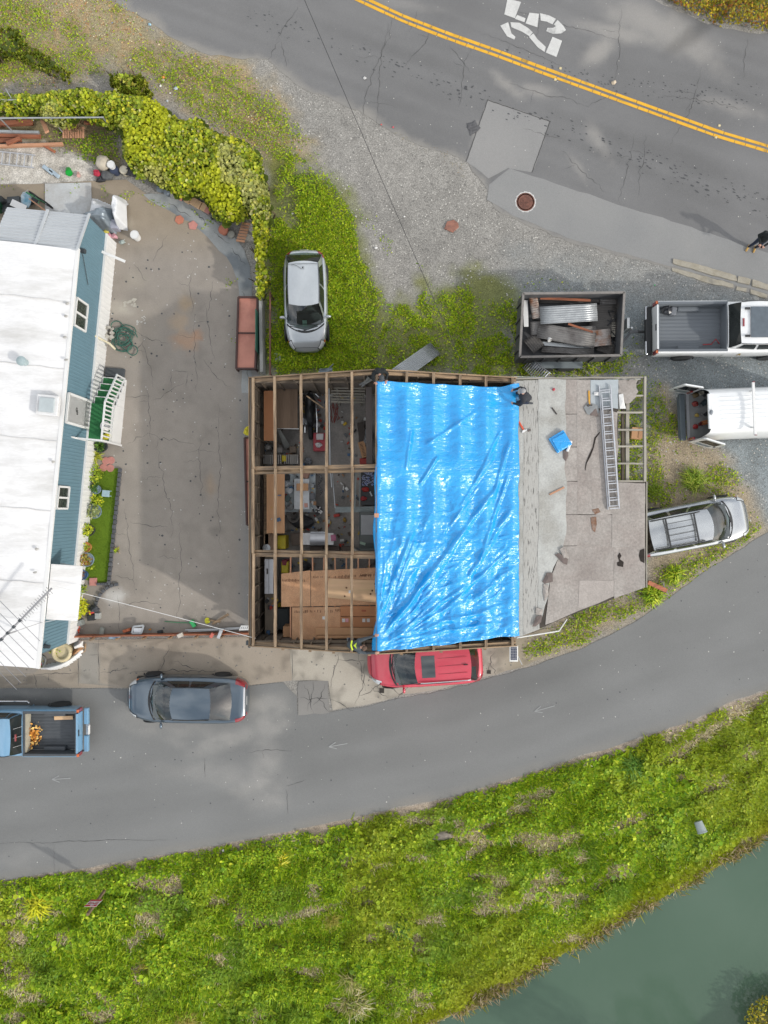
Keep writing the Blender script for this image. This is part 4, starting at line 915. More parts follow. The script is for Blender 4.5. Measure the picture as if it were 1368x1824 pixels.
# torn flaps, holes and debris bonded to the roof
FELT_DK=M('felt_flap_dark',lin('6f6460',.8),.95,var=.2,scale=4)
def flap(pts,h,mat,seed):
    rr=random.Random(seed);g=G();q=[Lz(x,y,.03+rr.uniform(0,h))for x,y in pts];c=sum(q,Vector())/len(q);c.z+=h*.6
    n=len(q);g.add([c]+q,[(0,i+1,(i+1)%n+1)for i in range(n)]);part('torn_felt',g,mat,ws)
flap([(988,988),(995,985),(1012,996),(1010,1006),(1004,1004)],.05,FELT_DK,1);flap([(997,978),(1006,973),(1010,985),(1014,996),(1004,994)],.06,FELT_B,2)
flap([(966,1036),(974,1020),(984,1020),(985,1036),(970,1040)],.06,FELT_DK,3);flap([(968,1040),(977,1042),(977,1060),(970,1072),(967,1055)],.06,FELT_B,4)
flap([(948,1116),(955,1098),(966,1096),(964,1108),(954,1116)],.07,FELT_DK,5);flap([(955,1082),(968,1086),(964,1098),(954,1094)],.05,FELT_B,6)
flap([(1040,726),(1048,716),(1065,722),(1068,735),(1056,740),(1046,738)],.06,M('felt_flap_grey',lin('8c8f90',.8),.95),7);flap([(1046,730),(1062,728),(1066,742),(1052,740)],.05,FELT_DK,8)
flap([(1003,800),(1012,797),(1012,812),(1008,822),(1003,816)],.02,FELT_DK,9)
WHITEP=M('white_sheet_offcut',lin('dcdcda',.8),.7,var=.06)
for i,pts in enumerate(([(1102,703),(1110,701),(1112,716),(1115,728),(1104,728)],[(1058,698),(1066,698),(1068,705),(1058,704)])):flap(pts,.06,WHITEP,12+i)
HOLE=M('rotten_hole',lin('2c2622',.8),1,var=.3)
def hole(pts,mat=HOLE,nm='rotten_patch'):
    g=G();q=[Lz(x,y,.024)for x,y in pts];g.slab(q,.004);part(nm,g,mat,ws)
hole([(1100,990),(1104,984),(1107,990),(1104,996),(1111,1001),(1110,1010),(1100,1008),(1099,1002),(1103,1000)])
hole([(1140,980),(1148,977),(1148,1003),(1141,1000),(1138,990)]);STAIN=M('rust_stain',lin('7a5a46',.8),.97,var=.3,scale=8,col2=lin('8f7d72',.8))
hole([(1052,922),(1062,920),(1063,934),(1060,948),(1055,944),(1053,932)],STAIN);hole([(1054,908),(1066,905),(1070,912),(1060,916)],STAIN)
g=G();ribbon(g,[(p.x,p.y)for p in[Lz(*q)for q in((1068,770),(1060,780),(1056,798),(1050,812),(1044,825),(1042,838))]],[.03,.06,.05,.08,.04,.02],lambda x,y:leanz(x)+.026);part('felt_split',g,HOLE,ws)
# exposed lean-to framing
for y,x0 in((705,1118),(735,1098),(766,1100),(795,1099),(826,1097),(857,1096)):beam('lean_to_joist',Lz(x0,y,-.06),Lz(1148,y,-.06),.06,.10,M('grey_timber',lin('a39e92',.8),.85,var=.2,scale=3,stretch=(.5,6,6),rnd=.15),ws)
GT_=MATS['grey_timber']
beam('lean_to_rim',Lz(1148,671,-.05),Lz(1148,858,-.05),.08,.16,GT_,ws);beam('lean_to_rim',Lz(1151,858,-.075),Lz(1151,1046,-.075),.04,.12,GT_,ws)
beam('lean_to_rim',Lz(916,675,-.06),Lz(1150,672,-.06),.05,.12,GT_,ws)
beam('lean_to_post_beam',Lz(1117,718,-.19),Lz(1117,858,-.19),.12,.14,GT_,ws);beam('lean_to_post_beam',Lz(1109,720,-.28),Lz(1109,858,-.28),.10,.12,WOODD,ws)
for x,y in((1140,680),(1140,860),(1140,1036),(1030,1078)):p=Lz(x,y,-.15);beam('lean_to_post',(p.x,p.y,0),(p.x,p.y,p.z-.02),.1,.1,GT_,ws)
g=G();a=Lz(1093,860,-.2);b=Lz(1093,1060,-.2);g.box(((a.x+b.x)/2,(a.y+b.y)/2,1.2),(.04,a.y-b.y,2.3));part('wall',g,SIDING,ws)
g=G();a=Lz(1093,730,-.2);g.box((a.x-.3,a.y-1.2,1.0),(.03,2.5,2.0));part('wall',g,M('green_panel',lin('2f4a42',.8),.6),ws)
g=G();g.tube([Lz(921,1136,.0),Lz(996,1124,-.05)],.025,6);g.tube([Lz(996,1124,-.05),Lz(1010,1103,-.05)],.02,6);part('gutter_pipe',g,M('white_plastic',lin('e2e2de',.8),.5,var=.05),ws)
g=G();a=Lz(1140,678,-.07);g.box((a.x-5+2.6,a.y+.055,a.z+.22),(4.9,.02,.03),R=Matrix.Rotation(.095,3,'Y'));part('drip_edge',g,MATS['white_plastic'],ws)
# solar wall lamp on the south east corner
c=W(915,1164,2.6);t=thing('solar_lamp','white framed solar wall lamp at the workshop corner above the apron','lamp',(c.x,c.y,2.5))
g=G();g.box((c.x,c.y,2.6),(.32,.60,.04));part('frame',g,MATS['white_plastic'],t,bevel=.04)
g=G()
for i in range(4):
    for j in range(8):g.box((c.x-.09+i*.06,c.y-.21+j*.06,2.624),(.05,.05,.006))
part('solar_cells',g,M('solar_cell',lin('2a3350',.8),.2,var=.15,scale=10,coat=.6),t)
g=G();g.tube([(c.x,c.y+.3,2.58),(c.x,c.y+.62,2.45)],.03,6);g.tube([(c.x+.13,c.y-.05,2.58),W(930,1184,2.35)],.015,6);part('bracket',g,METAL_G,t)

# ------------------------------------------------------------------ the blue tarpaulin over the other slope
def make_tarp():
    m,nt,b=newmat('blue_tarpaulin');N=nt.nodes;L=nt.links
    tc=N.new('ShaderNodeTexCoord');n1=N.new('ShaderNodeTexNoise');n1.inputs['Scale'].default_value=1.2;n1.inputs['Detail'].default_value=5;L.new(tc.outputs['Object'],n1.inputs['Vector'])
    mx=N.new('ShaderNodeMix');mx.data_type='RGBA';L.new(n1.outputs['Fac'],mx.inputs['Factor']);mx.inputs['A'].default_value=(.009,.225,.58,1);mx.inputs['B'].default_value=(.018,.355,.73,1)
    L.new(mx.outputs['Result'],b.inputs['Base Color']);b.inputs['Roughness'].default_value=.19;b.inputs['Specular IOR Level'].default_value=.75
    # crumple: stretched ridges across the tarp plus cell folds
    mp=N.new('ShaderNodeMapping');mp.inputs['Scale'].default_value=(2.2,7.0,1);mp.inputs['Rotation'].default_value=(0,0,.12);L.new(tc.outputs['Object'],mp.inputs['Vector'])
    v=N.new('ShaderNodeTexNoise');v.inputs['Scale'].default_value=1.7;v.inputs['Detail'].default_value=5;v.inputs['Roughness'].default_value=.55;v.inputs['Distortion'].default_value=.8;L.new(mp.outputs['Vector'],v.inputs['Vector'])
    v2=N.new('ShaderNodeTexVoronoi');v2.inputs['Scale'].default_value=9;v2.feature='F1';L.new(tc.outputs['Object'],v2.inputs['Vector'])
    br=N.new('ShaderNodeTexBrick');br.inputs['Scale'].default_value=1.0;br.inputs['Brick Width'].default_value=.955;br.inputs['Row Height'].default_value=.31;br.inputs['Mortar Size'].default_value=.010;br.offset=0.0;br.inputs['Mortar Smooth'].default_value=1
    L.new(tc.outputs['Object'],br.inputs['Vector'])
    ad=N.new('ShaderNodeMath');ad.operation='MULTIPLY_ADD';L.new(v2.outputs['Distance'],ad.inputs[0]);ad.inputs[1].default_value=.35;L.new(v.outputs['Fac'],ad.inputs[2])
    a2=N.new('ShaderNodeMath');a2.operation='MULTIPLY_ADD';L.new(br.outputs['Fac'],a2.inputs[0]);a2.inputs[1].default_value=.30;L.new(ad.outputs[0],a2.inputs[2])
    bp=N.new('ShaderNodeBump');bp.inputs['Strength'].default_value=.46;bp.inputs['Distance'].default_value=.05;L.new(a2.outputs[0],bp.inputs['Height']);L.new(bp.outputs['Normal'],b.inputs['Normal'])
    # outline in plan: ridge overhang to just past the right eave
    nu,nv=220,360
    u=np.linspace(0,1,nu)[:,None]*np.ones((1,nv));v_=np.linspace(0,1,nv)[None,:]*np.ones((nu,1))
    x0=-.30+.05*np.sin(v_*9)+.03*np.sin(v_*31)-.12*sst(.8,1.0,v_);x1=4.86+.014*np.sin(v_*26)+.012*np.sin(v_*57)
    X=x0+(x1-x0)*u
    yt=4.46-.03*np.abs(np.sin((X-.2)*math.pi/.95))+.18*sst(4.0,4.8,X);yb=-4.70+.02*(X)+.018*np.sin(X*5)+.16*sst(.5,4.8,X)
    Y=yt+(yb-yt)*v_
    rz=np.where(X<XR,ZR-(XR-X)*.9,ZR-(X-XR)*(ZR-ZE)/(XE1-XR))
    rz=np.minimum(rz,ZR-.02)
    pur=np.array([-.22,.78,1.72,2.68,3.63,4.62]);d=np.min(np.abs(X[...,None]-pur),-1)
    sag=-.165*sst(.0,.46,d)**.85
    raf=np.array([4.7,1.5,-1.46,-4.7]);dr=np.min(np.abs(Y[...,None]-raf),-1);sag=sag*(.25+.75*sst(.1,.8,dr))
    Z=rz+.075+sag
    amp=sst(.0,.25,d)
    # crisp diagonal folds pulled towards the lower left corner (fold lines given in plan)
    def fold(ax,ay,bx,by,w,h,asym=.6):
        dx,dy=bx-ax,by-ay;l=math.hypot(dx,dy);t=((X-ax)*dx+(Y-ay)*dy)/l/l;s=((X-ax)*-dy+(Y-ay)*dx)/l+.05*(fbm(X,Y,1.5,2,8)-.5)
        along=sst(-.02,.12,t)*(1-sst(.85,1.02,t));r=np.clip(1-np.abs(s+asym*w*.3)/w,0,1);return .8*h*along*r*r*(3-2*r)
    for a in((-.1,-4.3,4.4,1.4,.15,.12),(-.05,-4.2,2.2,-1.6,.12,.09),(.2,-4.35,3.6,-2.1,.12,.08),(.15,-4.3,4.7,-3.2,.12,.07),(.1,-4.4,4.2,-3.9,.10,.06),(-.1,-3.4,1.0,-.6,.14,.10),(.35,-2.8,1.1,-.8,.10,.08),(1.4,2.3,3.3,3.6,.10,.07),(1.2,.9,1.9,2.0,.10,.10),(2.9,-2.4,4.6,.2,.14,.10),(3.3,-1.9,4.5,1.5,.12,.09),(2.6,.1,4.0,2.2,.12,.08),(3.8,.3,4.5,2.6,.12,.08),(3.0,-3.2,4.7,-1.9,.14,.08),(.75,1.4,.95,2.9,.10,.07),(1.9,-3.6,4.6,-1.2,.10,.07),(2.2,-.6,3.4,1.0,.09,.06),(1.0,-3.4,2.6,-1.0,.10,.07),(3.2,1.0,4.2,3.0,.10,.07)):
        Z=Z+fold(*a)
    Z=Z+(fbm(X*1.1+Y*.3,Y*3.2,1.0,4,21)-.5)*.075*amp+(fbm(X+Y*.8,Y-X*.6,4.2,3,22)-.5)*.05*amp*sst(2.0,-3.5,Y)
    Z=Z+(fbm(X*2.5,Y*9,1.0,2,24)-.5)*.02
    rid=1-np.abs(2*fbm(X*1.4+Y*.5,Y*2.6-X*.7,1.0,3,27)-1);Z=Z+(sst(.72,1.0,rid))*.045*amp*sst(3.5,-3.0,Y)
    th=np.arctan2(Y+4.75,X+.45);rad=np.hypot(Y+4.75,X+.45)  # pleats fanning out of the pulled corner
    for fq,am,sd in((7.0,.055,61),(15.0,.030,62)):
        ph=th*fq+fbm(X,Y,.9,2,sd)*1.3;fr=np.abs((ph%1.0)*2-1);Z=Z+am*(fr**2.2)*sst(.2,1.2,rad)*sst(8.5,3.0,rad)*(.35+.65*amp)*sst(.30,.55,fbm(X,Y,.7,2,sd+4))
    P=np.stack([X,Y,Z],-1);g=G();g.grid(P,0,flip=True)
    o=solo('blue_tarpaulin',g,m,'large crumpled blue tarpaulin stretched over the right roof slope of the workshop','tarpaulin',smooth=True)
    sm=o.modifiers.new('thick','SOLIDIFY');sm.thickness=.004;return m
TARP=make_tarp()
# ------------------------------------------------------------------ mobile home on the left
TEAL=M('teal_siding',lin('678795',.8),.6,var=.06,scale=1.5)
ROOFW=M('white_roof_coating',lin('f0f0f0',.74),.75,var=.06,scale=.9,stretch=(.5,2,1),col2=lin('d2d1ce',.72),c2pos=(.46,.70),fine=.05)
SKIRT=M('white_skirting',lin('eeeeec',.74),.6,var=.05,scale=3)
WHITE=M('white_paint',lin('ececea',.76),.5,var=.04,scale=4)
PANE=M('window_pane',lin('5d6a5e',.6),.08,var=.5,scale=6,coat=.5)
mh=thing('mobile_home','white roofed mobile home with ribbed teal siding and white skirting','mobile home',tuple(W(100,780)))
ZMH=3.32
# wall foot line in plan, measured at the ground, and the plane of the wall above it
A0,B0=W(203,455),W(138,1138)
wd=(B0-A0).normalized();wn=Vector((-wd.y,wd.x,0));wn=wn if wn.x>0 else-wn
def wp(s,z,out=0.0):p=A0+wd*s+wn*out;return Vector((p.x,p.y,z))
WL=(B0-A0).length
S0=-.5  # the far end, under the sloping metal roof
def ribwall(s0,s1,z0,z1f,pitch=.13,dep=.014,base=0.0):
    g=G();s=s0;prev=None;pts=[]
    while s<s1:
        for ds,o in((0,0),(pitch*.55,0),(pitch*.68,dep),(pitch*.88,dep)):
            if s+ds<=s1:pts.append((s+ds,o))
        s+=pitch
    pts.append((s1,0));vs=[]
    for s,o in pts:vs+=[wp(s,z0,base+o),wp(s,z1f(s),base+o)]
    g.add(vs,[(2*i+2,2*i,2*i+1,2*i+3)for i in range(len(pts)-1)]);return g
def roofh(s):return ZMH if s>1.0 else ZMH-(1.0-s)*.46
part('wall',ribwall(S0,WL+.0,1.0,lambda s:roofh(s)-.03),TEAL,mh)
part('skirting',ribwall(S0,WL+.05,.0,lambda s:1.0,.22,.012,.06),SKIRT,mh)
g=G();g.bar(wp(S0,1.01,.05),wp(WL,1.01,.05),.08,.03);part('skirting_rail',g,WHITE,mh)
# end wall facing the lower road
E0=wp(WL,0);ed=-wn;
g=G();s=0;vs=[];pts=[]
while s<5.1:pts+=[(s,0),(s+.07,0),(s+.09,.014),(s+.115,.014)];s+=.13
for s_,o_ in pts:q=E0+ed*s_+wd*o_;vs+=[(q.x,q.y,.0),(q.x,q.y,ZMH-.03)]
g.add(vs,[(2*i,2*i+2,2*i+3,2*i+1)for i in range(len(pts)-1)]);part('wall',g,TEAL,mh)
# main roof with a shallow crown, and the eave trim
nu,nv=22,40;P=np.zeros((nu,nv,3))
for i in range(nu):
    for j in range(nv):
        a=i/(nu-1)*5.4-.08;s=1.0+(WL+.45-1.0)*j/(nv-1);p=wp(s,0,-a)
        P[i,j]=(p.x,p.y,ZMH+.22*math.sin(min(1,max(0,a)/3)*math.pi*.5)**.8+.008*math.sin(s*2.1+a*3))
g=G();g.grid(P,flip=True);part('roof',g,ROOFW,mh,smooth=True)
for s_ in(2.9,5.3,7.9,10.4,13.0):  # lap joints of the roof sheets
    g=G();P_=[]
    for i in range(14):a=i/13*5.2;p=wp(s_+.02*math.sin(i*2.3),0,-a);P_.append((p.x,p.y,ZMH+.22*math.sin(min(1,a/3)*math.pi*.5)**.8+.016))
    g.tube(P_,.018,5);part('lap_joint',g,M('lap_sealant',lin('dddcda',.74),.8,var=.12,scale=5),mh)
g=G();g.bar(wp(.95,ZMH-.02,.06),wp(WL+.47,ZMH-.02,.06),.12,.09);part('eave_trim',g,WHITE,mh)
g=G();g.bar(wp(WL+.43,ZMH-.03,.1),wp(WL+.43,ZMH-.03,-5.2),.06,.1);part('eave_trim',g,WHITE,mh)
# sloping metal roof at the far end: ribbed panels
RIBM=M('grey_metal_roof',lin('c8cccf',.8),.5,metal=.2,var=.08,scale=1.2,stretch=(.3,2,1))
for k in range(2):
    g=G();a0=-.05+k*1.55;a1=a0+1.50;n=12;vs=[];pts=[]
    for i in range(n):
        s=S0-.05+(1.05-S0+.05)*i/n;st=(1.05-S0+.05)/n;pts+=[(s,0),(s+st*.6,0),(s+st*.7,.022),(s+st*.9,.022)]
    pts.append((1.05,0))
    for s,o in pts:
        for a in(a0,a1):p=wp(s,roofh(s)+o+.012,-a);vs.append(p)
    g.add(vs,[(2*i,2*i+2,2*i+3,2*i+1)for i in range(len(pts)-1)]);part('metal_roof_panel',g,RIBM,mh)
g=G();g.bar(wp(S0-.08,roofh(S0)+.04,-1.475),wp(1.05,ZMH+.04,-1.475),.10,.05);part('ridge_cap',g,RIBM,mh);g=G();g.bar(wp(S0-.08,roofh(S0)+.02,.05),wp(1.0,ZMH+.02,.05),.08,.07);part('edge_trim',g,RIBM,mh)
# windows
for s0,s1,z0,z1 in((2.63,3.62,2.05,3.02),(9.5,10.3,2.15,3.02)):
    w=G();
    for a,b in(((s0,z0),(s1,z0)),((s1,z0),(s1,z1)),((s1,z1),(s0,z1)),((s0,z1),(s0,z0)),(((s0+s1)/2,z0),((s0+s1)/2,z1))):
        w.bar(wp(a[0],a[1],.045),wp(b[0],b[1],.045),.07,.07,up=tuple(wn))
    wo=part('window',w,WHITE,mh)
    for h in(0,1):
        q=G();a=s0+(s1-s0)*h/2;b=a+(s1-s0)/2;q.add([wp(a,z0,.03),wp(b,z0,.03),wp(b,z1,.03),wp(a,z1,.03)],[(0,1,2,3),(3,2,1,0)]);part('pane',q,PANE,wo)
# front door behind the porch, seen as the white panel with the house number
d0,d1=6.1,7.15
g=G();g.add([wp(d0,1.0,.05),wp(d1,1.0,.05),wp(d1,2.9,.05),wp(d0,2.9,.05)],[(0,1,2,3),(3,2,1,0)])
dr=part('door',g,WHITE,mh)
g=G()
for a,b in(((d0,1.02),(d0,2.95)),((d1,1.02),(d1,2.95)),((d0-.03,2.95),(d1+.03,2.95))):g.bar(wp(*a,.06),wp(*b,.06),.09,.07,up=tuple(wn))
part('door_frame',g,WHITE,dr)
def seg_text(txt,org,ux,uy,h,t,g):
    """stroke lettering laid along ux with height direction uy"""
    ST={'9':[((1,0),(1,1)),((1,1),(0,1)),((0,1),(0,.5)),((0,.5),(1,.5))],'6':[((0,1),(0,0)),((0,0),(1,0)),((1,0),(1,.5)),((1,.5),(0,.5))],
          'N':[((0,0),(0,1)),((0,1),(1,0)),((1,0),(1,1))],'O':[((0,0),(0,1)),((0,1),(1,1)),((1,1),(1,0)),((1,0),(0,0))],'P':[((0,0),(0,1)),((0,1),(1,1)),((1,1),(1,.5)),((1,.5),(0,.5))],
          'A':[((0,0),(.5,1)),((.5,1),(1,0)),((.2,.4),(.8,.4))],'R':[((0,0),(0,1)),((0,1),(1,1)),((1,1),(1,.5)),((1,.5),(0,.5)),((.3,.5),(1,0))],'K':[((0,0),(0,1)),((0,.5),(1,1)),((0,.5),(1,0))],'I':[((.5,0),(.5,1))],'G':[((1,1),(0,1)),((0,1),(0,0)),((0,0),(1,0)),((1,0),(1,.45))],'T':[((.5,0),(.5,1)),((0,1),(1,1))],'Y':[((.5,0),(.5,.5)),((.5,.5),(0,1)),((.5,.5),(1,1))],'M':[((0,0),(0,1)),((0,1),(.5,.4)),((.5,.4),(1,1)),((1,1),(1,0))],'E':[((0,0),(0,1)),((0,1),(1,1)),((0,.5),(.8,.5)),((0,0),(1,0))],' ':[]}
    x=0;nrm=Vector(ux).cross(Vector(uy))
    for ch in txt:
        for a,b in ST[ch]:
            p=org+Vector(ux)*(x+a[0]*h*.55)+Vector(uy)*a[1]*h;q=org+Vector(ux)*(x+b[0]*h*.55)+Vector(uy)*b[1]*h
            g.bar(p,q,t,.006,up=tuple(nrm))
        x+=h*.8
g=G();seg_text('96',wp(d0+.42,2.05,.058),wd,Vector((0,0,1)),.17,.03,g);part('house_number',g,M('dark_numerals',lin('3c3c3c',.8),.6),dr)
# porch: landing, steps with green carpet, white rail
TURF=M('green_carpet',lin('2f7444',.8),.95,var=.12,scale=6,fine=.2)
po=thing('porch_steps','green carpeted porch and steps with white railing at the mobile home door','steps',tuple(wp(6.3,0,.7)))
def pslab(s0,s1,o0,o1,z,t,mat,name):g=G();g.slab([wp(s0,z,o0),wp(s1,z,o0),wp(s1,z,o1),wp(s0,z,o1)],t);return part(name,g,mat,po)
pslab(6.15,7.62,.09,.95,1.0,.05,TURF,'landing');pslab(6.17,7.60,.10,.94,.945,.9,SKIRT,'base')
for i in range(4):
    s1=6.14-i*.29;z=.80-i*.20;pslab(s1-.29,s1,.12,.90,z,.03,TURF,'step');pslab(s1-.285,s1-.005,.13,.89,z-.035,z-.04,SKIRT,'riser')
    g=G();g.bar(wp(s1-.29,z+.002,.12),wp(s1-.29,z+.002,.90),.035,.03);part('nosing',g,WHITE,po)
    g=G();g.bar(wp(s1-.29,z+.004,.11),wp(s1,z+.004,.11),.03,.03);part('nosing',g,WHITE,po)
g=G();g.slab([wp(6.14,.98,.96),wp(7.64,.98,.96),wp(7.64,.98,1.0),wp(6.14,.98,1.0)],.98)
for i in range(4):z=.78-i*.2;g.slab([wp(5.85-i*.29,z,.96),wp(6.135-i*.29,z,.96),wp(6.135-i*.29,z,1.0),wp(5.85-i*.29,z,1.0)],z)
part('side_wall',g,SKIRT,po)
rz=lambda s:(1.92 if s>6.15 else 1.92-(6.15-s)*.69)
g=G();g.bar(wp(6.15,1.92,.98),wp(7.62,1.92,.98),.06,.05);g.bar(wp(4.95,rz(4.95),1.02),wp(6.15,1.92,.98),.06,.05);part('top_rail',g,WHITE,po)
g=G();g.bar(wp(6.15,1.12,.98),wp(7.62,1.12,.98),.05,.04);g.bar(wp(4.95,rz(4.95)-.8,1.02),wp(6.15,1.12,.98),.05,.04);part('bottom_rail',g,WHITE,po)
s=4.97
while s<7.65:
    g=G();g.bar(wp(s,rz(s)-.8,.99),wp(s,rz(s),.99),.06,.05,up=tuple(wd));part('baluster',g,WHITE,po);s+=.165
g=G();g.bar(wp(7.63,1.94,.05),wp(7.63,1.94,1.0),.07,.06);g.bar(wp(7.63,0,1.02),wp(7.63,1.96,1.02),.07,.07,up=tuple(wd));g.bar(wp(7.63,2.3,.02),wp(7.63,1.1,.02),.10,.06,up=tuple(wd));part('end_rail',g,WHITE,po)
g=G();g.slab([wp(4.55,.12,.12),wp(4.92,.12,.12),wp(4.92,.12,.92),wp(4.55,.12,.92)],.10);solo('rubber_mat',g,M('dark_rubber',lin('4b4f52',.8),.8,var=.1),'dark grey box tray on the ground at the foot of the porch steps','tray',bevel=.03)
# yellow and white things on the landing
p=wp(7.42,1.0,.80);g=G();g.blob((p.x,p.y,p.z+.14),(.13,.12,.14),9,5,.3,3);g.blob((p.x+.1,p.y+.06,p.z+.12),(.10,.10,.12),8,5,.3,5)
solo('yellow_bag',g,M('yellow_plastic',lin('d8cc2c',.8),.5,var=.1),'crumpled yellow bag on the green porch landing','bag')
p=wp(7.0,1.0,.72);g=G();g.lathe([(.16,0),(.2,.02),(.2,.05),(.05,.05)],(p.x,p.y,p.z),14);g.lathe([(.12,.06),(.15,.07),(.03,.30)],(p.x+.02,p.y-.12,p.z),12)
solo('white_vase',g,WHITE,'white ornament on the green porch landing','ornament')
# awning over the lower part of the wall
a0,a1=12.3,14.3
g=G();g.slab([wp(a0,3.22,.13),wp(a1,3.22,.13),wp(a1,2.95,1.15),wp(a0,2.95,1.15)],.05);aw=part('awning',g,ROOFW,mh)
g=G()
for s in(a0+.05,a1-.05):g.tube([wp(s,2.9,1.1),wp(s,2.3,.06)],.02,5)
part('awning_strut',g,WHITE,aw)
# roof fittings
c=W(43,645,ZMH+.25);g=G();g.lathe([(.12,0),(.12,.28),(.17,.30),(.17,.36),(.06,.40)],(c.x,c.y,ZMH+.12),14);part('vent_pipe',g,M('vent_grey',lin('9fb0b2',.8),.5),mh,smooth=False)
c=W(86,722,ZMH+.25);g=G();g.box((c.x,c.y,ZMH+.24),(.78,.72,.22),rz=-.1);sk=part('skylight',g,ROOFW,mh,bevel=.03)
g=G();g.box((c.x,c.y,ZMH+.37),(.56,.54,.08),rz=-.1,taper=.9);part('skylight_dome',g,M('skylight_plastic',lin('b9c2c4',.8),.3,var=.1,coat=.4),sk)
for i,(x,y)in enumerate(((65,978),(62,1020),(118,540),(116,562),(114,600),(93,822),(116,640))):
    c=W(x,y,ZMH+.2);g=G();g.blob((c.x,c.y,ZMH+.13+.04*(x<80)),(.07,.05,.03),7,4,.3,i);part('sealant_lump',g,M('sealant',lin('b4b2ac',.8),.8),mh)
g=G();p=wp(.9,2.95,.08);g.box((p.x,p.y,p.z),(.18,.14,.16),rz=-.1);g.tube([wp(1.0,2.9,.06),wp(1.9,2.2,.05)],.012,5);part('wall_lamp',g,M('dark_fitting',lin('3e4448',.8),.6),mh)
g=G();p=wp(WL-.25,2.9,.02);g.box((p.x+.05,p.y,p.z),(.30,.12,.12),rz=-.1);part('wall_lamp',g,MATS['dark_fitting'],mh)
# white plank jutting from the wall, and the narrow gutter
g=G();g.bar(W(176,446,1.2),W(223,466,1.0),.10,.04);solo('white_board',g,WHITE,'white board sticking out from the teal wall near the tarps','board')
# TV antenna lying over the roof corner
t=thing('tv_antenna','long grey television antenna with many thin rods over the roof corner','antenna',tuple(W(20,1120,3.7)))
ANT=M('antenna_metal',lin('9a9a9c',.8),.45,metal=.5,var=.1)
a=W(-30,1172,4.2);b=W(92,1048,4.35);ax=(b-a).normalized();pr=Vector((ax.y,-ax.x,0)).normalized()
g=G();g.tube([a,b],.035,7);part('boom',g,ANT,t)
for i,(f,l)in enumerate(((.02,1.6),(.10,1.55),(.18,1.5),(.27,1.4),(.36,1.3),(.45,1.15),(.54,1.0))):
    q=a.lerp(b,f);g=G();g.tube([q-pr*l+Vector((0,0,.03)),q+pr*l+Vector((0,0,.03))],.010,5);part('rod',g,ANT,t)
    g=G();g.box(q,(.09,.09,.09),rz=.8);part('clamp',g,MATS['dark_fitting'],t)
for i in range(16):
    q=a.lerp(b,.55+i*.028);l=.16 if i%2 else .12;g=G();g.tube([q-pr*l,q+pr*l],.010,4);part('short_rod',g,ANT,t)
g=G();q=a.lerp(b,.34);g.tube([(q.x,q.y,3.6),(q.x,q.y,q.z)],.03,6);g.tube([q,W(70,1110,3.4),W(118,1100,2.9)],.012,5);part('mast',g,ANT,t)
# ------------------------------------------------------------------ ivy hedge over the chain link fence
def leafmound(name,label,cat,poly,hfn,per,pal,size,z0=0.0,w=None,shape='ivy',poly_z=1.3):
    P=np.array(xy(poly,poly_z));c=P.mean(0);t=thing(name,label,cat,(c[0],c[1],0))
    x0,y0=P.min(0);x1,y1=P.max(0);n=int((x1-x0)*(y1-y0)*per);x=RNG.uniform(x0,x1,n);y=RNG.uniform(y0,y1,n)
    pl=[tuple(p)for p in P];s=sdf(x,y,pl)+(fbm(x,y,1.1,3,131)-.5)*.7;k=s>0;x=x[k];y=y[k];s=s[k]
    top=hfn(x,y,s);z=top-RNG.uniform(0,1,len(x))**2*.35
    col=pick(pal,len(x),w);f=fbm(x,y,.8,3,133);yel=sst(.52,.66,f)*.7;col=col*(1-yel)[:,None]+np.array(lin('b8bc20',KG))*yel[:,None]
    pale=sst(.60,.72,fbm(x,y,1.0,3,134))*.55;col=col*(1-pale)[:,None]+np.array(lin('b6b27c',KG))*pale[:,None]
    o=scatter('crown',np.column_stack([x,y,z]),RNG.uniform(*size,len(x)),col,shape,LEAF,(5,65));o.parent=t;o.location=-ORG[t.name];o['kind']='stuff'
    # skirts of leaves hanging down the sides
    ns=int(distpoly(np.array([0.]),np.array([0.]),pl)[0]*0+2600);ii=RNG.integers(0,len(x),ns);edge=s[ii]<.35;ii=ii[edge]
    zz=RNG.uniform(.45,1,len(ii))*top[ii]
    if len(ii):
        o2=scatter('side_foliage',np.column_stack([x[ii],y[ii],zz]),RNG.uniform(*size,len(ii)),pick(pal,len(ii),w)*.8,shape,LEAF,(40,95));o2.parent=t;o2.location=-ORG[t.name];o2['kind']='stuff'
    g=G();rr=random.Random(5)
    for i in range(16):
        j=rr.randrange(len(x));g.tube([(x[j],y[j],0),(x[j]+rr.uniform(-.2,.2),y[j]+rr.uniform(-.2,.2),top[j]*.5),(x[j]+rr.uniform(-.4,.4),y[j]+rr.uniform(-.4,.4),top[j]*.85)],[.035,.028,.015],5)
    part('stem',g,M('bark',lin('5c4c38',.7),.9),t,kind='stuff')
    # inner leaves, coloured dark as inner shade, that close the view to the ground
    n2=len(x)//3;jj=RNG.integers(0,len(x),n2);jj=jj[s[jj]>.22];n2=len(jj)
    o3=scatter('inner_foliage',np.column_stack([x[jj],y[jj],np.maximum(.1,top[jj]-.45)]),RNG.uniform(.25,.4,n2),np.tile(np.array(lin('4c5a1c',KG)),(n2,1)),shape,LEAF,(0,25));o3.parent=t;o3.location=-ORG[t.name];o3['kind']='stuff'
    return t
IVY=[lin('96a42a',KG),lin('82932a',KG),lin('aeb236',KG),lin('c6c436',KG),lin('6a7e26',KG),lin('b4b078',KG)]
IW=[.27,.25,.18,.11,.12,.07]
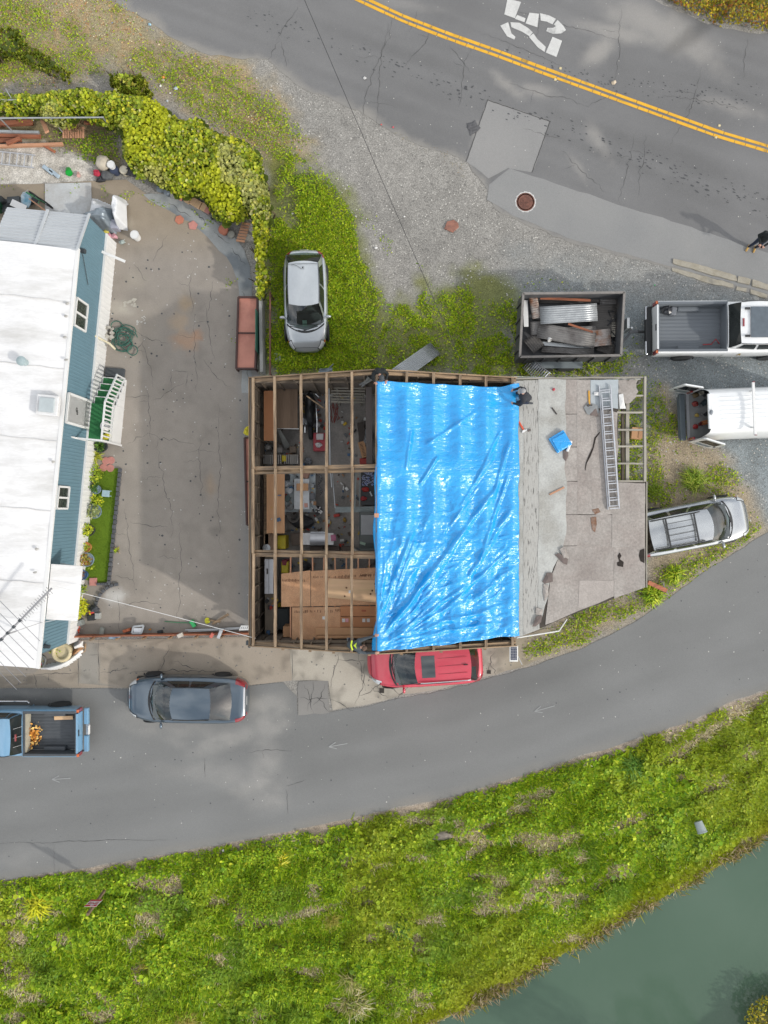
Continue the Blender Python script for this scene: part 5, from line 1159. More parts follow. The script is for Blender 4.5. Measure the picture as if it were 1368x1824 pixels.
HM=[(-25,182),(-25,162),(22,160),(60,156),(130,150),(200,150),(235,152),(265,168),(320,205),(380,218),(440,245),(468,272),(474,320),(476,380),(462,372),(440,378),(420,385),(390,380),(352,355),(320,342),(290,325),(250,312),(222,296),(210,262),(204,222),(150,205),(90,208),(50,198)]
def hm(x,y,s):
    px,py=topx(x,y);return(1.25+.15*sst(0,1.3,s)*sst(250,420,px)+(fbm(x,y,1.3,3,132)-.5)*.5)*(.7+.3*sst(0,.4,s))
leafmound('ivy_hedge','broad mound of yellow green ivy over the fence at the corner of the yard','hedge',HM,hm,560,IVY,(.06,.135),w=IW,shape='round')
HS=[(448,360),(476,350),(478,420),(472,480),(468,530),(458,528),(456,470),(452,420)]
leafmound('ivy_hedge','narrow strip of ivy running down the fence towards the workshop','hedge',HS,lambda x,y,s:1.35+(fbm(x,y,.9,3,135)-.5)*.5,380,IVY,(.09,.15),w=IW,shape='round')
# dark green bush behind the ivy, upper left
leafmound('brush','dark green brush behind the ivy at the upper left','bush',[(-30,30),(25,45),(60,85),(125,130),(118,142),(60,118),(20,95),(-30,100)],lambda x,y,s:.15+(fbm(x,y,1.6,3,137)-.5)*.5,70,[lin('7c8c26',KG),lin('6a7c20',KG),lin('94943c',KG)],(.09,.16),shape='kite',poly_z=.4)
leafmound('brush','leafy vine spilling from the back of the ivy','bush',[(188,126),(205,116),(228,116),(246,132),(262,152),(258,172),(225,168),(200,150)],lambda x,y,s:.35+.5*sst(0,.6,s)+(fbm(x,y,1.6,3,138)-.5)*.9,120,[lin('8c9c2c',KG),lin('748824',KG),lin('a4a440',KG)],(.11,.18),poly_z=.9)
# fence under it: posts, rails, wires
fe=thing('chain_link_fence','galvanised chain link fence with double rails half buried in ivy','fence',tuple(W(60,200)))
for a,b in(((-60,178),(40,178)),((-60,211),(185,209))):
    g=G();g.tube([W(*a,1.15),W(*b,1.15)],.03,7);part('rail',g,METAL_G,fe)
for x,y in((40,178),(-40,178),(0,211),(90,210),(183,209)):p=W(x,y,1.15);g=G();g.tube([(p.x,p.y,0),(p.x,p.y,1.17)],.03,7);part('post',g,METAL_G,fe)
g=G();p0,p1=W(-60,178,1.15),W(38,178,1.15);n=46
for i in range(n):
    x=p0.x+(p1.x-p0.x)*i/n
    for d in(-1,1):g.tube([(x,p0.y,1.13),(x+d*.8,p0.y,.1)],.004,3,False)
part('mesh',g,METAL_G,fe,kind='stuff')
g=G();g.tube([W(10,158,1.2),W(26,185,1.0),W(60,215,.3)],.02,6);part('loose_pipe',g,METAL_G,fe)
f2=thing('yard_fence','rusty steel post fence between ivy strip and the workshop','fence',tuple(W(465,600)))
g=G();g.tube([W(481,520,.9),W(481,668,.9)],.035,7);part('rail',g,RUST,f2)
for y in(522,595,665):p=W(481,y,.9);g=G();g.tube([(p.x,p.y,0),(p.x,p.y,.95)],.03,6);part('post',g,RUST,f2)
g=G();a=W(469,540);b=W(471,668);g.box(((a.x+b.x)/2,(a.y+b.y)/2,.35),(.12,abs(b.y-a.y),.7),rz=.015);part('kerb_wall',g,M('old_concrete',lin('9c9c98',.8),.9,var=.2,scale=3,fine=.15),f2)
g=G();g.box((a.x-.11,(a.y+b.y)/2+.1,.6),(.02,1.6,1.1));part('green_panel',g,M('green_sheet',lin('2f6a58',.8),.5),f2)
# ------------------------------------------------------------------ timber and junk by the fence
PILE=[((-40,223),(58,218),.18,.14,WOODR),((-40,234),(70,236),.10,.10,METAL_G),((-40,240),(72,243),.16,.12,WOODR),((-40,252),(38,249),.14,.10,WOODR),((12,256),(36,246),.14,.08,WOODR),((-40,262),(112,257),.11,.12,WOODN),((76,258),(98,271),.10,.06,WOODR),((74,210),(84,235),.16,.08,WOODN),((150,219),(178,219),.12,.08,WOODR)]
LB=['thick red brown beam at the back of the timber pile','grey metal bar lying on the timber pile','second red brown beam in the timber pile by the fence','short red brown plank in the timber pile','small slanted offcut on the timber pile','long pale orange beam in front of the timber pile','short slanted board right of the timber pile','pale board propped upright behind the timber pile','red brown board under the ivy next to the pallet']
for i,(a,b,w,h,m)in enumerate(PILE):
    z=.12+.12*(i%3==1);o=beam('timber_board' if m is not METAL_G else 'metal_bar',W(*a,z),W(*b,z+(.3 if i==7 else 0)),w,h,m,None);o['label']=LB[i];o['category']='board' if m is not METAL_G else 'bar';o['group']='timber stacked by the fence'
def ladder(name,label,p,q,width,n,rail=(.07,.03),mat=ALU,group=None,up=(0,0,1),double=False):
    p=Vector(p);q=Vector(q);t=thing(name,label,'ladder',tuple(p),group=group);x=(q-p).normalized();y=Vector(up).cross(x).normalized();z=x.cross(y)
    for s in(-1,1):
        g=G();g.bar(p+y*s*width/2,q+y*s*width/2,rail[1],rail[0],up=tuple(z));part('rail',g,mat,t)
        if double:
            g=G();g.bar(p+y*s*(width/2-.045)+x*.35+z*.07,q+y*s*(width/2-.045)-x*.1+z*.07,rail[1],rail[0],up=tuple(z));part('upper_rail',g,mat,t)
    for i in range(n):
        c=p.lerp(q,(i+.6)/n);g=G();g.bar(c-y*(width/2-.01),c+y*(width/2-.01),.035,.03,up=tuple(z));part('rung',g,mat,t)
        if double:c=c+z*.07+x*.09;g=G();g.bar(c-y*(width/2-.05),c+y*(width/2-.05),.035,.03,up=tuple(z));part('rung',g,mat,t)
    return t
ladder('ladder','aluminium stepladder lying on white gravel at the left edge',W(-30,278,.15),W(62,288,.15),.5,7)
ladder('ladder','long aluminium extension ladder lying on the felt roof of the lean to',Lz(1077,686,.08),Lz(1093,907,.08),.42,15,double=True)
ladder('ladder','aluminium ladder leaning from the gravel up to the lean to eave',W(938,646,.0),Lz(971,674,.05),.50,11,up=(-.9,.4,1))
# broken pallet with dry roots
t=thing('pallet','small broken wooden pallet with dry roots under the ivy fence','pallet',tuple(W(132,235)))
for i in range(9):a=W(113+i*4.4,226,.12);b=W(113+i*4.4,246,.12);beam('slat',a,b,.07,.025,WOODN,t)
for y in(229,243):beam('bearer',W(111,y,.08),W(152,y,.08),.05,.06,WOODX,t)
g=G();rr=random.Random(9)
for i in range(26):
    c=W(rr.uniform(122,150),rr.uniform(216,236),.2);a=rr.uniform(0,6.28);g.tube([c,c+Vector((math.cos(a)*.25,math.sin(a)*.25,.2)),c+Vector((math.cos(a+1)*.45,math.sin(a+1)*.4,.12))],[.02,.015,.006],4)
solo('root_ball',g,M('dry_root',lin('6c5840',.8),.95,var=.3),'tangle of dry roots lying on the broken pallet','roots')
# buckets, bags and pots
def bucket(x,y,z,r,h,mat,label,inner=None,name='bucket',cat='bucket',tilt=0,group=None,k=.82):
    c=W(x,y,z);t=thing(name,label,cat,tuple(c),group=group);R=Euler((tilt,tilt*.6,0)).to_matrix()
    g=G();g.lathe([(r*k,0),(r,h),(r*1.06,h),(r*1.06,h*.92),(r*1.02,h*.92)],c,18,R=R);g.lathe([(r*.95,h),(r*k*.94,.03),(0,.03)],c,18,R=R);part('body',g,mat,t)
    if inner:g=G();g.lathe([(0,h*.8),(r*.93,h*.8)],c,16,R=R);part('contents',g,inner,t)
    return t
SOIL=M('potting_soil',lin('4c3c30',.8),1,var=.3,scale=20)
bucket(245,424,.01,.17,.36,WHITE,'white plastic bucket standing alone in the yard',tilt=.0)
bucket(203,300,.15,.15,.34,WHITE,'white paint bucket with red rim beside the ivy',M('dark_inside',lin('7a7a76',.8),.8))
bucket(208,308,.01,.17,.3,M('navy_plastic',lin('39435c',.8),.5),'dark blue bucket between the white bucket and the ivy')
bucket(225,309,.01,.16,.32,M('cream_plastic',lin('d8d0bc',.8),.6),'cream bucket next to the black bags by the ivy',M('cream_lid',lin('cfc4ac',.8),.7))
bucket(122,302,.01,.13,.26,M('green_plastic',lin('18a03c',.8),.4),'bright green bucket lying on the white gravel',tilt=.9)
bucket(139,308,.01,.07,.22,M('red_white_can',lin('d8a8a0',.8),.5),'small red and white can on the white gravel',tilt=.9,name='can',cat='can')
g=G();c=W(185,292,.2);g.blob((c.x,c.y,.26),(.29,.29,.26),13,8,.10,2);solo('canvas_sack',g,M('canvas',lin('c4bbaa',.8),.9,var=.12,scale=6),'round beige canvas covered bundle by the ivy corner','sack',smooth=True)
g=G();c=W(192,312,.1);g.blob((c.x,c.y,.12),(.26,.2,.13),11,6,.15,3);solo('grey_bin_bag',g,M('dark_cloth',lin('5e6062',.8),.8,var=.2),'dark grey cloth heap in front of the beige bundle','cloth')
g=G();c=W(173,309,.1);g.blob((c.x,c.y,.12),(.15,.12,.12),10,6,.25,4);solo('red_jacket',g,M('red_cloth',lin('b83048',.8),.8,var=.2),'crumpled red cloth beside the yard edge','cloth')
g=G();c=W(236,306,.1);g.blob((c.x,c.y,.16),(.30,.24,.18),12,6,.3,6);solo('black_bag',g,M('black_plastic',lin('33353a',.8),.35,var=.3),'black plastic bags heaped under the ivy edge','bags')
g=G();c=W(178,320,.1);g.blob((c.x,c.y,.08),(.22,.10,.1),10,5,.4,7);solo('black_cloth',g,MATS['black_plastic'],'dark rags at the yard edge below the red cloth','rags')
for k,(x,y)in enumerate(((86,303),(97,309))):
    g=G();c=W(x,y,.06);g.box((c.x,c.y,.07),(.16,.52,.1),rz=.9);solo('grey_block',g,M('pale_blue_plastic',lin('a9bac6',.8),.5),('pale blue grey gutter length on the white gravel, left of two','pale blue grey gutter length on the white gravel, right of two')[k],'gutter',bevel=.03)
# concrete slab and tarps by the mobile home
g=G();g.slab([Vector((p.x,p.y,.05))for p in WP([(80,327),(162,325),(164,378),(140,382),(80,380)],.05)],.04);solo('pale_slab',g,M('pale_slab',lin('c4c7c8',.8),.8,var=.1,scale=1.5,col2=lin('b2b0ac',.8),fine=.08),'pale grey sheet lying on the yard behind the mobile home','sheet')
def cloth(name,label,pts,h,mat,seed,n=26,cat='tarp',z0=.02,wr=.12):
    P=np.array(xy(pts,h*.7));x0,y0=P.min(0);x1,y1=P.max(0);X,Y=np.meshgrid(np.linspace(x0,x1,n),np.linspace(y0,y1,n),indexing='ij');pl=[tuple(p)for p in P]
    s=sdf(X.ravel(),Y.ravel(),pl).reshape(X.shape);m=max(.1,s.max());Z=z0+h*sst(-.08,m*.7,s)+(np.abs(fbm(X*1.5+Y,Y*4-X,1.6,3,seed)-.5))*wr*sst(-.05,.2,s)*2
    g=G();idx={};
    for i in range(n):
        for j in range(n):
            if s[i,j]>-.09:idx[(i,j)]=len(g.v);g.v.append((X[i,j],Y[i,j],max(.015,Z[i,j])))
    for i in range(n-1):
        for j in range(n-1):
            q=[(i,j),(i+1,j),(i+1,j+1),(i,j+1)]
            if all(k in idx for k in q):g.f.append(tuple(idx[k]for k in q))
    return solo(name,g,mat,label,cat,smooth=True)
cloth('white_tarp','white tarpaulin heap with a raised peak behind the mobile home',[(200,350),(210,344),(219,358),(218,396),(203,400),(196,370)],.9,M('white_tarp',lin('e0e2e4',.8),.45,var=.05),4)
cloth('white_tarp','white sheet spread under the silver tarpaulin',[(160,348),(192,362),(198,380),(190,395),(150,392),(156,370)],.5,MATS['white_tarp'],5)
cloth('silver_tarp','crumpled silver grey tarpaulin over goods beside the teal wall',[(135,386),(150,374),(185,362),(200,366),(202,385),(196,408),(175,404),(150,394)],.75,M('silver_tarp',lin('8f9aa2',.8),.35,metal=.3,var=.15,scale=5),6,wr=.22)
g=G();c=W(206,402,.2);g.box((c.x,c.y,.2),(.30,.36,.4));solo('storage_box',g,M('lilac_box',lin('a4a6b4',.8),.6),'grey plastic box under the edge of the tarps','box',bevel=.02)
for i,(x,y,c_,l_)in enumerate(((196,421,'d89aa4','pink cloth bundle by the end of the skirting'),(205,422,'d6a0a8','second pink cloth bundle by the end of the skirting, on the right'),(190,414,'d8cc60','small yellow packet by the teal wall'),(218,432,'9aa6a2','grey folded sheet standing on the yard'))):
    g=G();c=W(x,y,.05);g.blob((c.x,c.y,.1),(.12,.10,.1),8,5,.3,i+20);solo('bundle',g,M('cloth_'+c_,lin(c_,.8),.8,var=.15),l_,'bundle')
# bicycles, buggy and clutter at the top of the metal roof
t=thing('bicycle','green bicycle leaning among junk behind the metal roof','bicycle',tuple(W(66,360)))
BK=M('bike_green',lin('3a8a5c',.8),.4,var=.1);RB=M('tyre_rubber',lin('2e3032',.8),.85,var=.2,scale=12)
for x,y in((64,350),(82,362)):
    c=W(x,y,.34);g=G();pts=[]
    for i in range(19):a=2*math.pi*i/18;pts.append(c+Vector((math.cos(a)*.30*.75,math.cos(a)*.30*-.5,math.sin(a)*.30)))
    g.tube(pts,.03,6,False);w=part('wheel',g,RB,t);g=G();g.lathe([(.0,-.03),(.04,-.03),(.04,.03),(0,.03)],c,8,axis='Y');part('hub',g,METAL_G,w)
g=G();g.tube([W(46,342,.8),W(58,350,.6),W(70,362,.5)],.025,6);g.tube([W(46,342,.85),W(64,350,.34)],.02,6);g.tube([W(82,362,.34),W(70,356,.6),W(58,350,.6)],.02,6);part('frame',g,BK,t)
g=G();c=W(62,356,.85);g.box(c,(.24,.12,.05),rz=-.6);part('saddle',g,RB,t);g=G();g.tube([W(40,346,.95),W(50,338,.95)],.014,6);part('handlebar',g,METAL_G,t)
g=G();g.blob(tuple(W(46,356,.5)),(.22,.34,.08),12,6,.05,1);solo('surf_board',g,M('board_print',lin('b4c4cc',.8),.5,var=.3,scale=5,col2=lin('6aa0b8',.8)),'pale blue patterned board among the junk at top left','board')
g=G();g.bar(W(52,354,.9),W(90,382,.8),.04,.04);solo('broom_handle',g,WOODN,'yellow wooden handle sloping across the junk','handle')
g=G();g.bar(W(20,360,.6),W(46,372,.6),.26,.03);solo('white_rack',g,WHITE,'white rack leaning in the junk at top left','rack')
g=G();g.lathe([(.25,0),(.32,.9),(.34,.92),(.1,.98)],W(0,370,0),14);solo('green_barrel',g,M('dark_green_plastic',lin('2f6a4c',.8),.5),'dark green barrel at the left edge behind the metal roof','barrel')
g=G();c=W(22,366,.2)
for i in range(10):rr=random.Random(i);g.box((c.x+rr.uniform(-.5,.7),c.y+rr.uniform(-.35,.2),rr.uniform(.1,.45)),(rr.uniform(.15,.5),rr.uniform(.1,.3),rr.uniform(.1,.5)),rz=rr.uniform(0,3))
solo('junk_heap',g,M('dark_junk',lin('44484a',.8),.7,var=.4,scale=6),'heap of dark boxes and scrap behind the metal roof','junk')
g=G();rr=random.Random(3)
for i in range(14):a=W(rr.uniform(96,128),rr.uniform(380,386),.25);g.tube([a,a+Vector((rr.uniform(-.5,.5),rr.uniform(-.12,.12),rr.uniform(0,.15)))],.012,4)
solo('wire_scrap',g,METAL_G,'tangle of thin metal rods along the metal roof edge','scrap')
# bricks, tiles and pots along the hedge
TERRA=M('terracotta',lin('bf7a62',.8),.85,var=.12,scale=8);TERRA2=M('terracotta_pink',lin('c88a80',.8),.85,var=.12,scale=8)
def hexa(x,y,r,n,rz,label,mat,name='paving_tile',z=.05,group=None):
    c=W(x,y);g=G();g.prism([(c.x+r*math.cos(rz+2*math.pi*k/n),c.y+r*math.sin(rz+2*math.pi*k/n))for k in range(n)],.012,z);return solo(name,g,mat,label,'tile',bevel=.008,group=group)
hexa(320,392,.19,6,.3,'hexagonal terracotta tile lying on the yard below the pots',TERRA);hexa(344,402,.20,5,.2,'pentagon shaped pink tile lying on the yard near the pots',TERRA2)
for i,(x,y)in enumerate(((287,338),(299,343))):bucket(x,y,.01,.15,.12,M('blue_grey_pot',lin('9aa4ae',.8),.7),('flat blue grey pot saucer beside the hedge, left of two','flat blue grey pot saucer beside the hedge, right of two')[i],name='saucer',cat='saucer')
bucket(311,350,.01,.14,.14,M('old_concrete',lin('9c9c98',.8),.9),'round grey stone disc right of the blue saucers',name='stone_disc',cat='stone')
BRK=[(322,351,TERRA2),(336,357,PLY),(346,361,PLY),(354,366,PLY),(364,371,PLY),(371,377,TERRA2)]
BL=['pink paving block at the upper end of the row by the hedge','first pale yellow paving block in the row by the hedge','second pale yellow paving block in the row by the hedge','third pale yellow paving block in the row by the hedge','fourth pale yellow paving block in the row by the hedge','small pink paving block at the lower end of the row by the hedge']
for i,(x,y,m)in enumerate(BRK):c=W(x,y);g=G();g.box((c.x,c.y,.08),(.26 if i in(0,)else .22,.30 if i<5 else .2,.12),rz=-.5);solo('paving_block',g,m,BL[i],'block',group='paving blocks by the hedge',bevel=.012)
bucket(400,413,.01,.19,.24,TERRA,'terracotta pot of soil near the wooden slats',SOIL,'flower_pot','pot');bucket(413,420,.01,.14,.16,M('grey_pot',lin('a09e94',.8),.8),'grey ring shaped pot beside the terracotta pot',SOIL,'flower_pot','pot')
t=thing('slat_bench','small slatted timber crate standing beside the ivy strip','crate',tuple(W(431,413)))
for i in range(7):beam('slat',W(421+i*1.6,428-i*5,.25),W(436+i*1.6,430-i*5,.25),.085,.03,WOODN,t)
for x in(424,433):beam('leg',W(x,428,.01),W(x,428,.24),.06,.06,WOODX,t,up=(0,1,0));beam('leg',W(x+9,398,.01),W(x+9,398,.24),.06,.06,WOODX,t,up=(0,1,0))
g=G();c=W(386,384,.1);
for k in(0,1):g.box((c.x,c.y+(k-.5)*.34,.12),(.30,.04,.2),rz=-.5);g.box((c.x+(k-.5)*.28,c.y,.12),(.04,.34,.2),rz=-.5)
solo('planter_frame',g,M('dark_frame',lin('55605a',.8),.7),'small dark framed planter box under the ivy','planter')
g=G();c=W(418,385,.1);g.blob((c.x,c.y,.18),(.26,.18,.18),10,6,.3,31);solo('black_bag',g,MATS['black_plastic'],'black bag tucked under the ivy near the slatted crate','bag')
# orange panel trays leaning by the fence
PANEL=M('orange_panel',lin('c98a78',.8),.7,var=.12,scale=2,col2=lin('b87868',.8));FRM=M('brown_frame',lin('4c3430',.8),.7,var=.15)
def tray(x0,y0,x1,y1,sk,label):
    z=.45;t=thing('panel_tray',label,'panel',tuple(W((x0+x1)/2,(y0+y1)/2)))
    q=[W(x0+sk,y0,z),W(x1+sk,y0,z),W(x1,y1,z),W(x0,y1,z)]
    for k in range(2):g=G();a=q[0].lerp(q[3],k*.5+.01);b=q[1].lerp(q[2],k*.5+.01);c=q[1].lerp(q[2],k*.5+.49);d=q[0].lerp(q[3],k*.5+.49);g.slab([a,b,c,d],.04);part('panel',g,PANEL,t)
    for k in range(4):a,b=q[k],q[(k+1)%4];g=G();g.bar(a,b,.07,.16+.002*k);part('frame_bar',g,FRM,t)
    g=G();g.bar(q[0].lerp(q[3],.5),q[1].lerp(q[2],.5),.05,.1);part('divider',g,FRM,t)
    g=G();
    for p in q:g.box((p.x,p.y,.19),(.06,.06,.36))
    part('leg',g,FRM,t)
tray(421,530,455,657,4,'two panel orange tray in a brown frame beside the ivy fence');tray(440,780,470,935,-4,'orange panel in a dark frame squeezed against the workshop wall')
g=G();c=W(441,768,.5);g.blob((c.x,c.y,.55),(.14,.2,.14),9,5,.25,8);solo('yellow_glove',g,MATS['yellow_plastic'],'yellow and black gloves on the frame by the workshop wall','gloves')
# garden hose
t=thing('garden_hose','tangled green garden hose coiled beside the skirting','hose',tuple(W(220,602)))
HOSE=M('hose_green',lin('3c6a5c',.8),.45,var=.12);g=G();pts=[];rr=random.Random(12)
for i in range(150):
    a=i*.42;cx,cy=(222+5*math.sin(i*.05),603+6*math.cos(i*.09));r=14+7*math.sin(i*.31)+rr.uniform(-1,1)
    if 30<i<52:cx,cy,r=209,582,10
    if 110<i<132:cx,cy,r=238,625,9
    p=W(cx+r*math.cos(a),cy+r*.95*math.sin(a));pts.append((p.x,p.y,.03+.05*(.5+.5*math.sin(i*.7))+.0004*i))
g.tube(pts,.02,6);part('hose_line',g,HOSE,t)
g=G();g.tube([W(153,590,1.3),W(195,612,.6),W(205,622,.4)],.045,8);solo('white_pipe',g,M('cream_pipe',lin('d8ceb0',.8),.6),'cream pipe sloping from the wall to the hose','pipe')
g=G();rr=random.Random(2);c=W(190,600,.1)
for i in range(12):g.box((c.x+rr.uniform(-.15,.25),c.y+rr.uniform(-.35,.35),rr.uniform(.05,.25)),(rr.uniform(.08,.2),rr.uniform(.05,.15),rr.uniform(.05,.2)),rz=rr.uniform(0,3))
solo('tap_clutter',g,M('pale_clutter',lin('b8b4aa',.8),.7,var=.4,scale=12),'pale tools heaped at the skirting beside the hose','tools')
# ------------------------------------------------------------------ lawn strip with block edging and potted plants
LAWN=[(163,836),(212,834),(206,900),(200,960),(194,1036),(176,1038),(150,1032),(152,900)]
def lawn_col(x,y):f=fbm(x,y,1.2,3,141);return mixc(lin('5c7a18',.8),lin('74902a',.8),f)
lw=cdt_sheet('lawn',xy(LAWN),.030,.12,lawn_col,attr_mat('lawn_turf',rough=.95,fine=.3,fscale=60,bump=.5,bscale=90));lw['kind']='structure'
x,y=pts_in(LAWN,900);o=scatter('grass',np.column_stack([x,y,np.full(len(x),.03)]),RNG.uniform(.03,.07,len(x)),pick([lin('6a8a1c',.8),lin('7f9a2a',.8),lin('567414',.8)],len(x)),'blade',LEAF,(20,80));o['kind']='stuff';o['label']='short green turf of the narrow lawn strip'
EDGE=M('edging_block',lin('5a5c60',.8),.9,var=.15,scale=8,rnd=.12)
be=thing('lawn_edging','row of dark grey edging blocks along the lawn strip','edging',tuple(W(205,930)))
me_=None
for i in range(25):
    f=i/24.0;c=W(215-20*f,838+200*f);c.x+=.01*math.sin(i*3);g=G();g.box((c.x,c.y,.07),(.13,.165,.12),rz=-.10+.05*math.sin(i*5));part('block',g,EDGE,be,bevel=.012)
for i in range(3):c=W(191-i*7,1040);g=G();g.box((c.x,c.y,.07),(.15,.09,.12),rz=.08);part('block',g,EDGE,be,bevel=.012)
ce=thing('curved_edging','curved row of dark edging blocks lying loose below the lawn','edging',tuple(W(195,1050)))
for i in range(8):
    a=math.radians(178-i*11);c=W(217+46*math.cos(a),1082-44*math.sin(a)+2);g=G();g.box((c.x,c.y,.06),(.15,.12,.1),rz=a+math.pi/2);part('block',g,EDGE,ce,bevel=.012)
def plant(x,y,r,h,pal,label,pot=None,style='leaf',n=160,name='potted_plant',leafs=(.06,.12)):
    c=W(x,y);t=thing(name,label,'plant',(c.x,c.y,.012));z=.02
    if pot:
        mat,pr,ph=pot;g=G();g.lathe([(pr*.78,0),(pr,ph),(pr*1.1,ph),(pr*1.1,ph*.86),(pr,ph*.86)],(c.x,c.y,.015),16);p_=part('pot',g,mat,t);z=ph*.9
        g=G();g.lathe([(0,0),(pr*.98,0)],(c.x,c.y,z),14);part('soil',g,SOIL,p_)
    if style=='spike':
        g=G();rr=random.Random(int(x*y));cols=[]
        for i in range(n):
            a=rr.uniform(0,6.283);el=math.radians(rr.uniform(5,75));L=r*rr.uniform(.7,1.1);d=Vector((math.cos(a)*math.cos(el),math.sin(a)*math.cos(el),math.sin(el)));s=Vector((-d.y,d.x,0));s=s.normalized()*.018 if s.length>1e-4 else Vector((.018,0,0));b=Vector((c.x,c.y,z))
            m_=b+d*L*.6;e_=b+d*L+Vector((0,0,-.15*L));g.add([b-s,b+s,m_+s,m_-s,e_],[(0,1,2,3),(3,2,4)]);cols+=[np.array(pal[i%len(pal)])*rr.uniform(.8,1.2)]*5
        o=part('foliage',g,LEAF,t);col_attr(o,np.array(cols))
    else:
        u=RNG.normal(size=(n,3));u/=np.linalg.norm(u,axis=1)[:,None];q=RNG.uniform(.3,1,n)**.5;q*=.7+.6*fbm(u[:,0]*1.5+x,u[:,1]*1.5+u[:,2],1.3,2,int(x))
        P=u*q[:,None]*np.array([r,r,h*.5])+np.array([c.x,c.y,z+h*.5]);P[:,2]=np.maximum(P[:,2],z+.01)
        o=scatter('foliage',P,RNG.uniform(*leafs,n),pick(pal,n),'kite',LEAF,(0,70));o.parent=t;o.location=-ORG[t.name]
        g=G();rr=random.Random(int(x))
        for i in range(5):a=rr.uniform(0,6.28);g.tube([(c.x,c.y,z),(c.x+r*.3*math.cos(a),c.y+r*.3*math.sin(a),z+h*.7)],[.012,.006],4)
        part('stem',g,M('bark',lin('5c4c38',.7),.9),t,kind='stuff')
    return t
LG=[lin('9cb030',KG),lin('7c9628',KG),lin('b8c040',KG)];DG=[lin('4c7030',KG),lin('648a38',KG),lin('3c5c28',KG)];YG=[lin('c4c828',KG),lin('a8b420',KG),lin('d6d440',KG)]
BPOT=M('black_pot',lin('3c4042',.8),.6,var=.1);WPOT=M('grey_blue_pot',lin('8fa4b4',.8),.5,var=.1)
plant(184,795,.34,.4,DG+[lin('8aa048',KG)],'dark spiky plant in a black pot under the porch rail',(BPOT,.26,.3),'spike',90)
plant(170,812,.5,.5,[lin('c0c43c',KG),lin('d8d468',KG),lin('9cae30',KG)],'large yellow striped spiky plant beside the skirting',None,'spike',130)
for i,(x,y)in enumerate(((198,820),(185,833),(197,834),(189,821))):hexa(x,y,.155,14,0,('top right disc','lower left disc','lower right disc','top left disc')[i]+' of four round pink stepping stones',TERRA2,'stepping_stone',.035+.004*i,'stepping stones by the lawn')
plant(173,845,.36,.5,LG,'bushy light green plant at the top of the lawn',None,n=260)
plant(167,863,.30,.5,DG+LG,'loose green plant against the skirting below the bushy one',None,n=170)
plant(176,872,.16,.3,DG,'small dark plant in a pale grey pot on the lawn',(WPOT,.17,.26),n=60)
t=thing('small_stool','pale blue plastic stool standing on the lawn strip','stool',tuple(W(188,879)));c=W(188,879,.3);PB=M('pale_blue_stool',lin('a9c4cc',.8),.5)
g=G();g.box((c.x,c.y,.28),(.30,.26,.03),rz=-.1);part('seat',g,PB,t,bevel=.01)
for sx in(-1,1):
    for sy in(-1,1):g=G();g.box((c.x+sx*.12,c.y+sy*.10,.145),(.03,.03,.24));part('leg',g,PB,t)
plant(178,893,.26,.4,LG+YG,'light green plant leaning over the lawn below the stool',None,n=120)
plant(173,911,.28,.35,[lin('9aa46a',KG),lin('7f8c50',KG),lin('b8bc88',KG)],'grey green plant in a white hexagonal pot',(WPOT,.26,.26),n=170)
plant(163,944,.26,.45,LG+YG,'upright yellow green plant in a dark pot against skirting',(BPOT,.22,.28),n=190)
plant(158,974,.15,.25,LG,'small plant in an orange clay pot by the skirting',(M('orange_clay',lin('c88a4c',.8),.8),.19,.26),n=60)
plant(160,996,.28,.4,[lin('b07a3c',KG),lin('8c8c34',KG),lin('a89c50',KG)],'brown and green plant in a blue grey pot',(WPOT,.26,.28),n=180)
plant(166,1007,.16,.2,LG,'small yellowish plant at the foot of the brown plant',None,n=60)
plant(152,1023,.18,.4,[lin('7a5a44',KG),lin('8c6c50',KG)],'dry brown plant in a blue pot near the lawn corner',(M('blue_pot',lin('4a6a94',.8),.4),.19,.28),n=90)
c=W(167,1036);g=G();g.box((c.x,c.y,.045),(.31,.31,.05),rz=.02);solo('square_tile',g,TERRA2,'square pink paving tile at the lower end of the lawn','tile',bevel=.008)
plant(147,1048,.26,.5,DG+LG,'green plant in the dark bed below the lawn',None,n=220)
plant(147,1080,.40,.55,YG,'bright yellow green shrub beside the awning',None,n=360,leafs=(.08,.14))
plant(209,980,.22,.15,LG+[lin('c8a07c',KG)],'dry fallen stalks at the edge of the lawn blocks',None,'spike',26,'dry_weed')
plant(108,1158,.25,.4,LG,'small plant in the cream ring planter at the corner of the home',None,n=90)
plant(75,1175,.28,.4,[lin('a04850',KG),lin('8c8450',KG),lin('5c7030',KG)],'red leaved plant in a box at the corner of the mobile home',(M('grey_box_pot',lin('8c8f8c',.8),.7),.26,.3),n=150)
c=W(118,1158);t=thing('ring_planter','cream ring shaped planter among white panels at the corner of the home','planter',(c.x,c.y,.01));g=G();pts=[(c.x+.33*math.cos(a*.2618),c.y+.33*math.sin(a*.2618),.40)for a in range(25)];g.tube(pts,.085,8,False);part('ring',g,M('cream_ring',lin('cfc09a',.8),.7),t,smooth=True)
g=G();g.lathe([(.30,0),(.33,.36)],(c.x,c.y,.015),16);part('drum',g,M('cream_ring',lin('cfc09a',.8),.7),t)
cloth('white_panel_sheet','bent white sheets leaning round the planter at the corner of the home',[(70,1190),(105,1182),(125,1172),(146,1156),(140,1168),(118,1185),(90,1194)],.25,WHITE,15,cat='sheet');cloth('white_panel_sheet','small white sheet near the rope at the corner of the home',[(130,1150),(146,1142),(147,1150),(133,1156)],.25,WHITE,16,cat='sheet')
cloth('cardboard_scrap','tan cardboard piece between the white sheets',[(128,1166),(140,1154),(146,1158),(134,1168)],.2,CARD2,17,cat='cardboard')
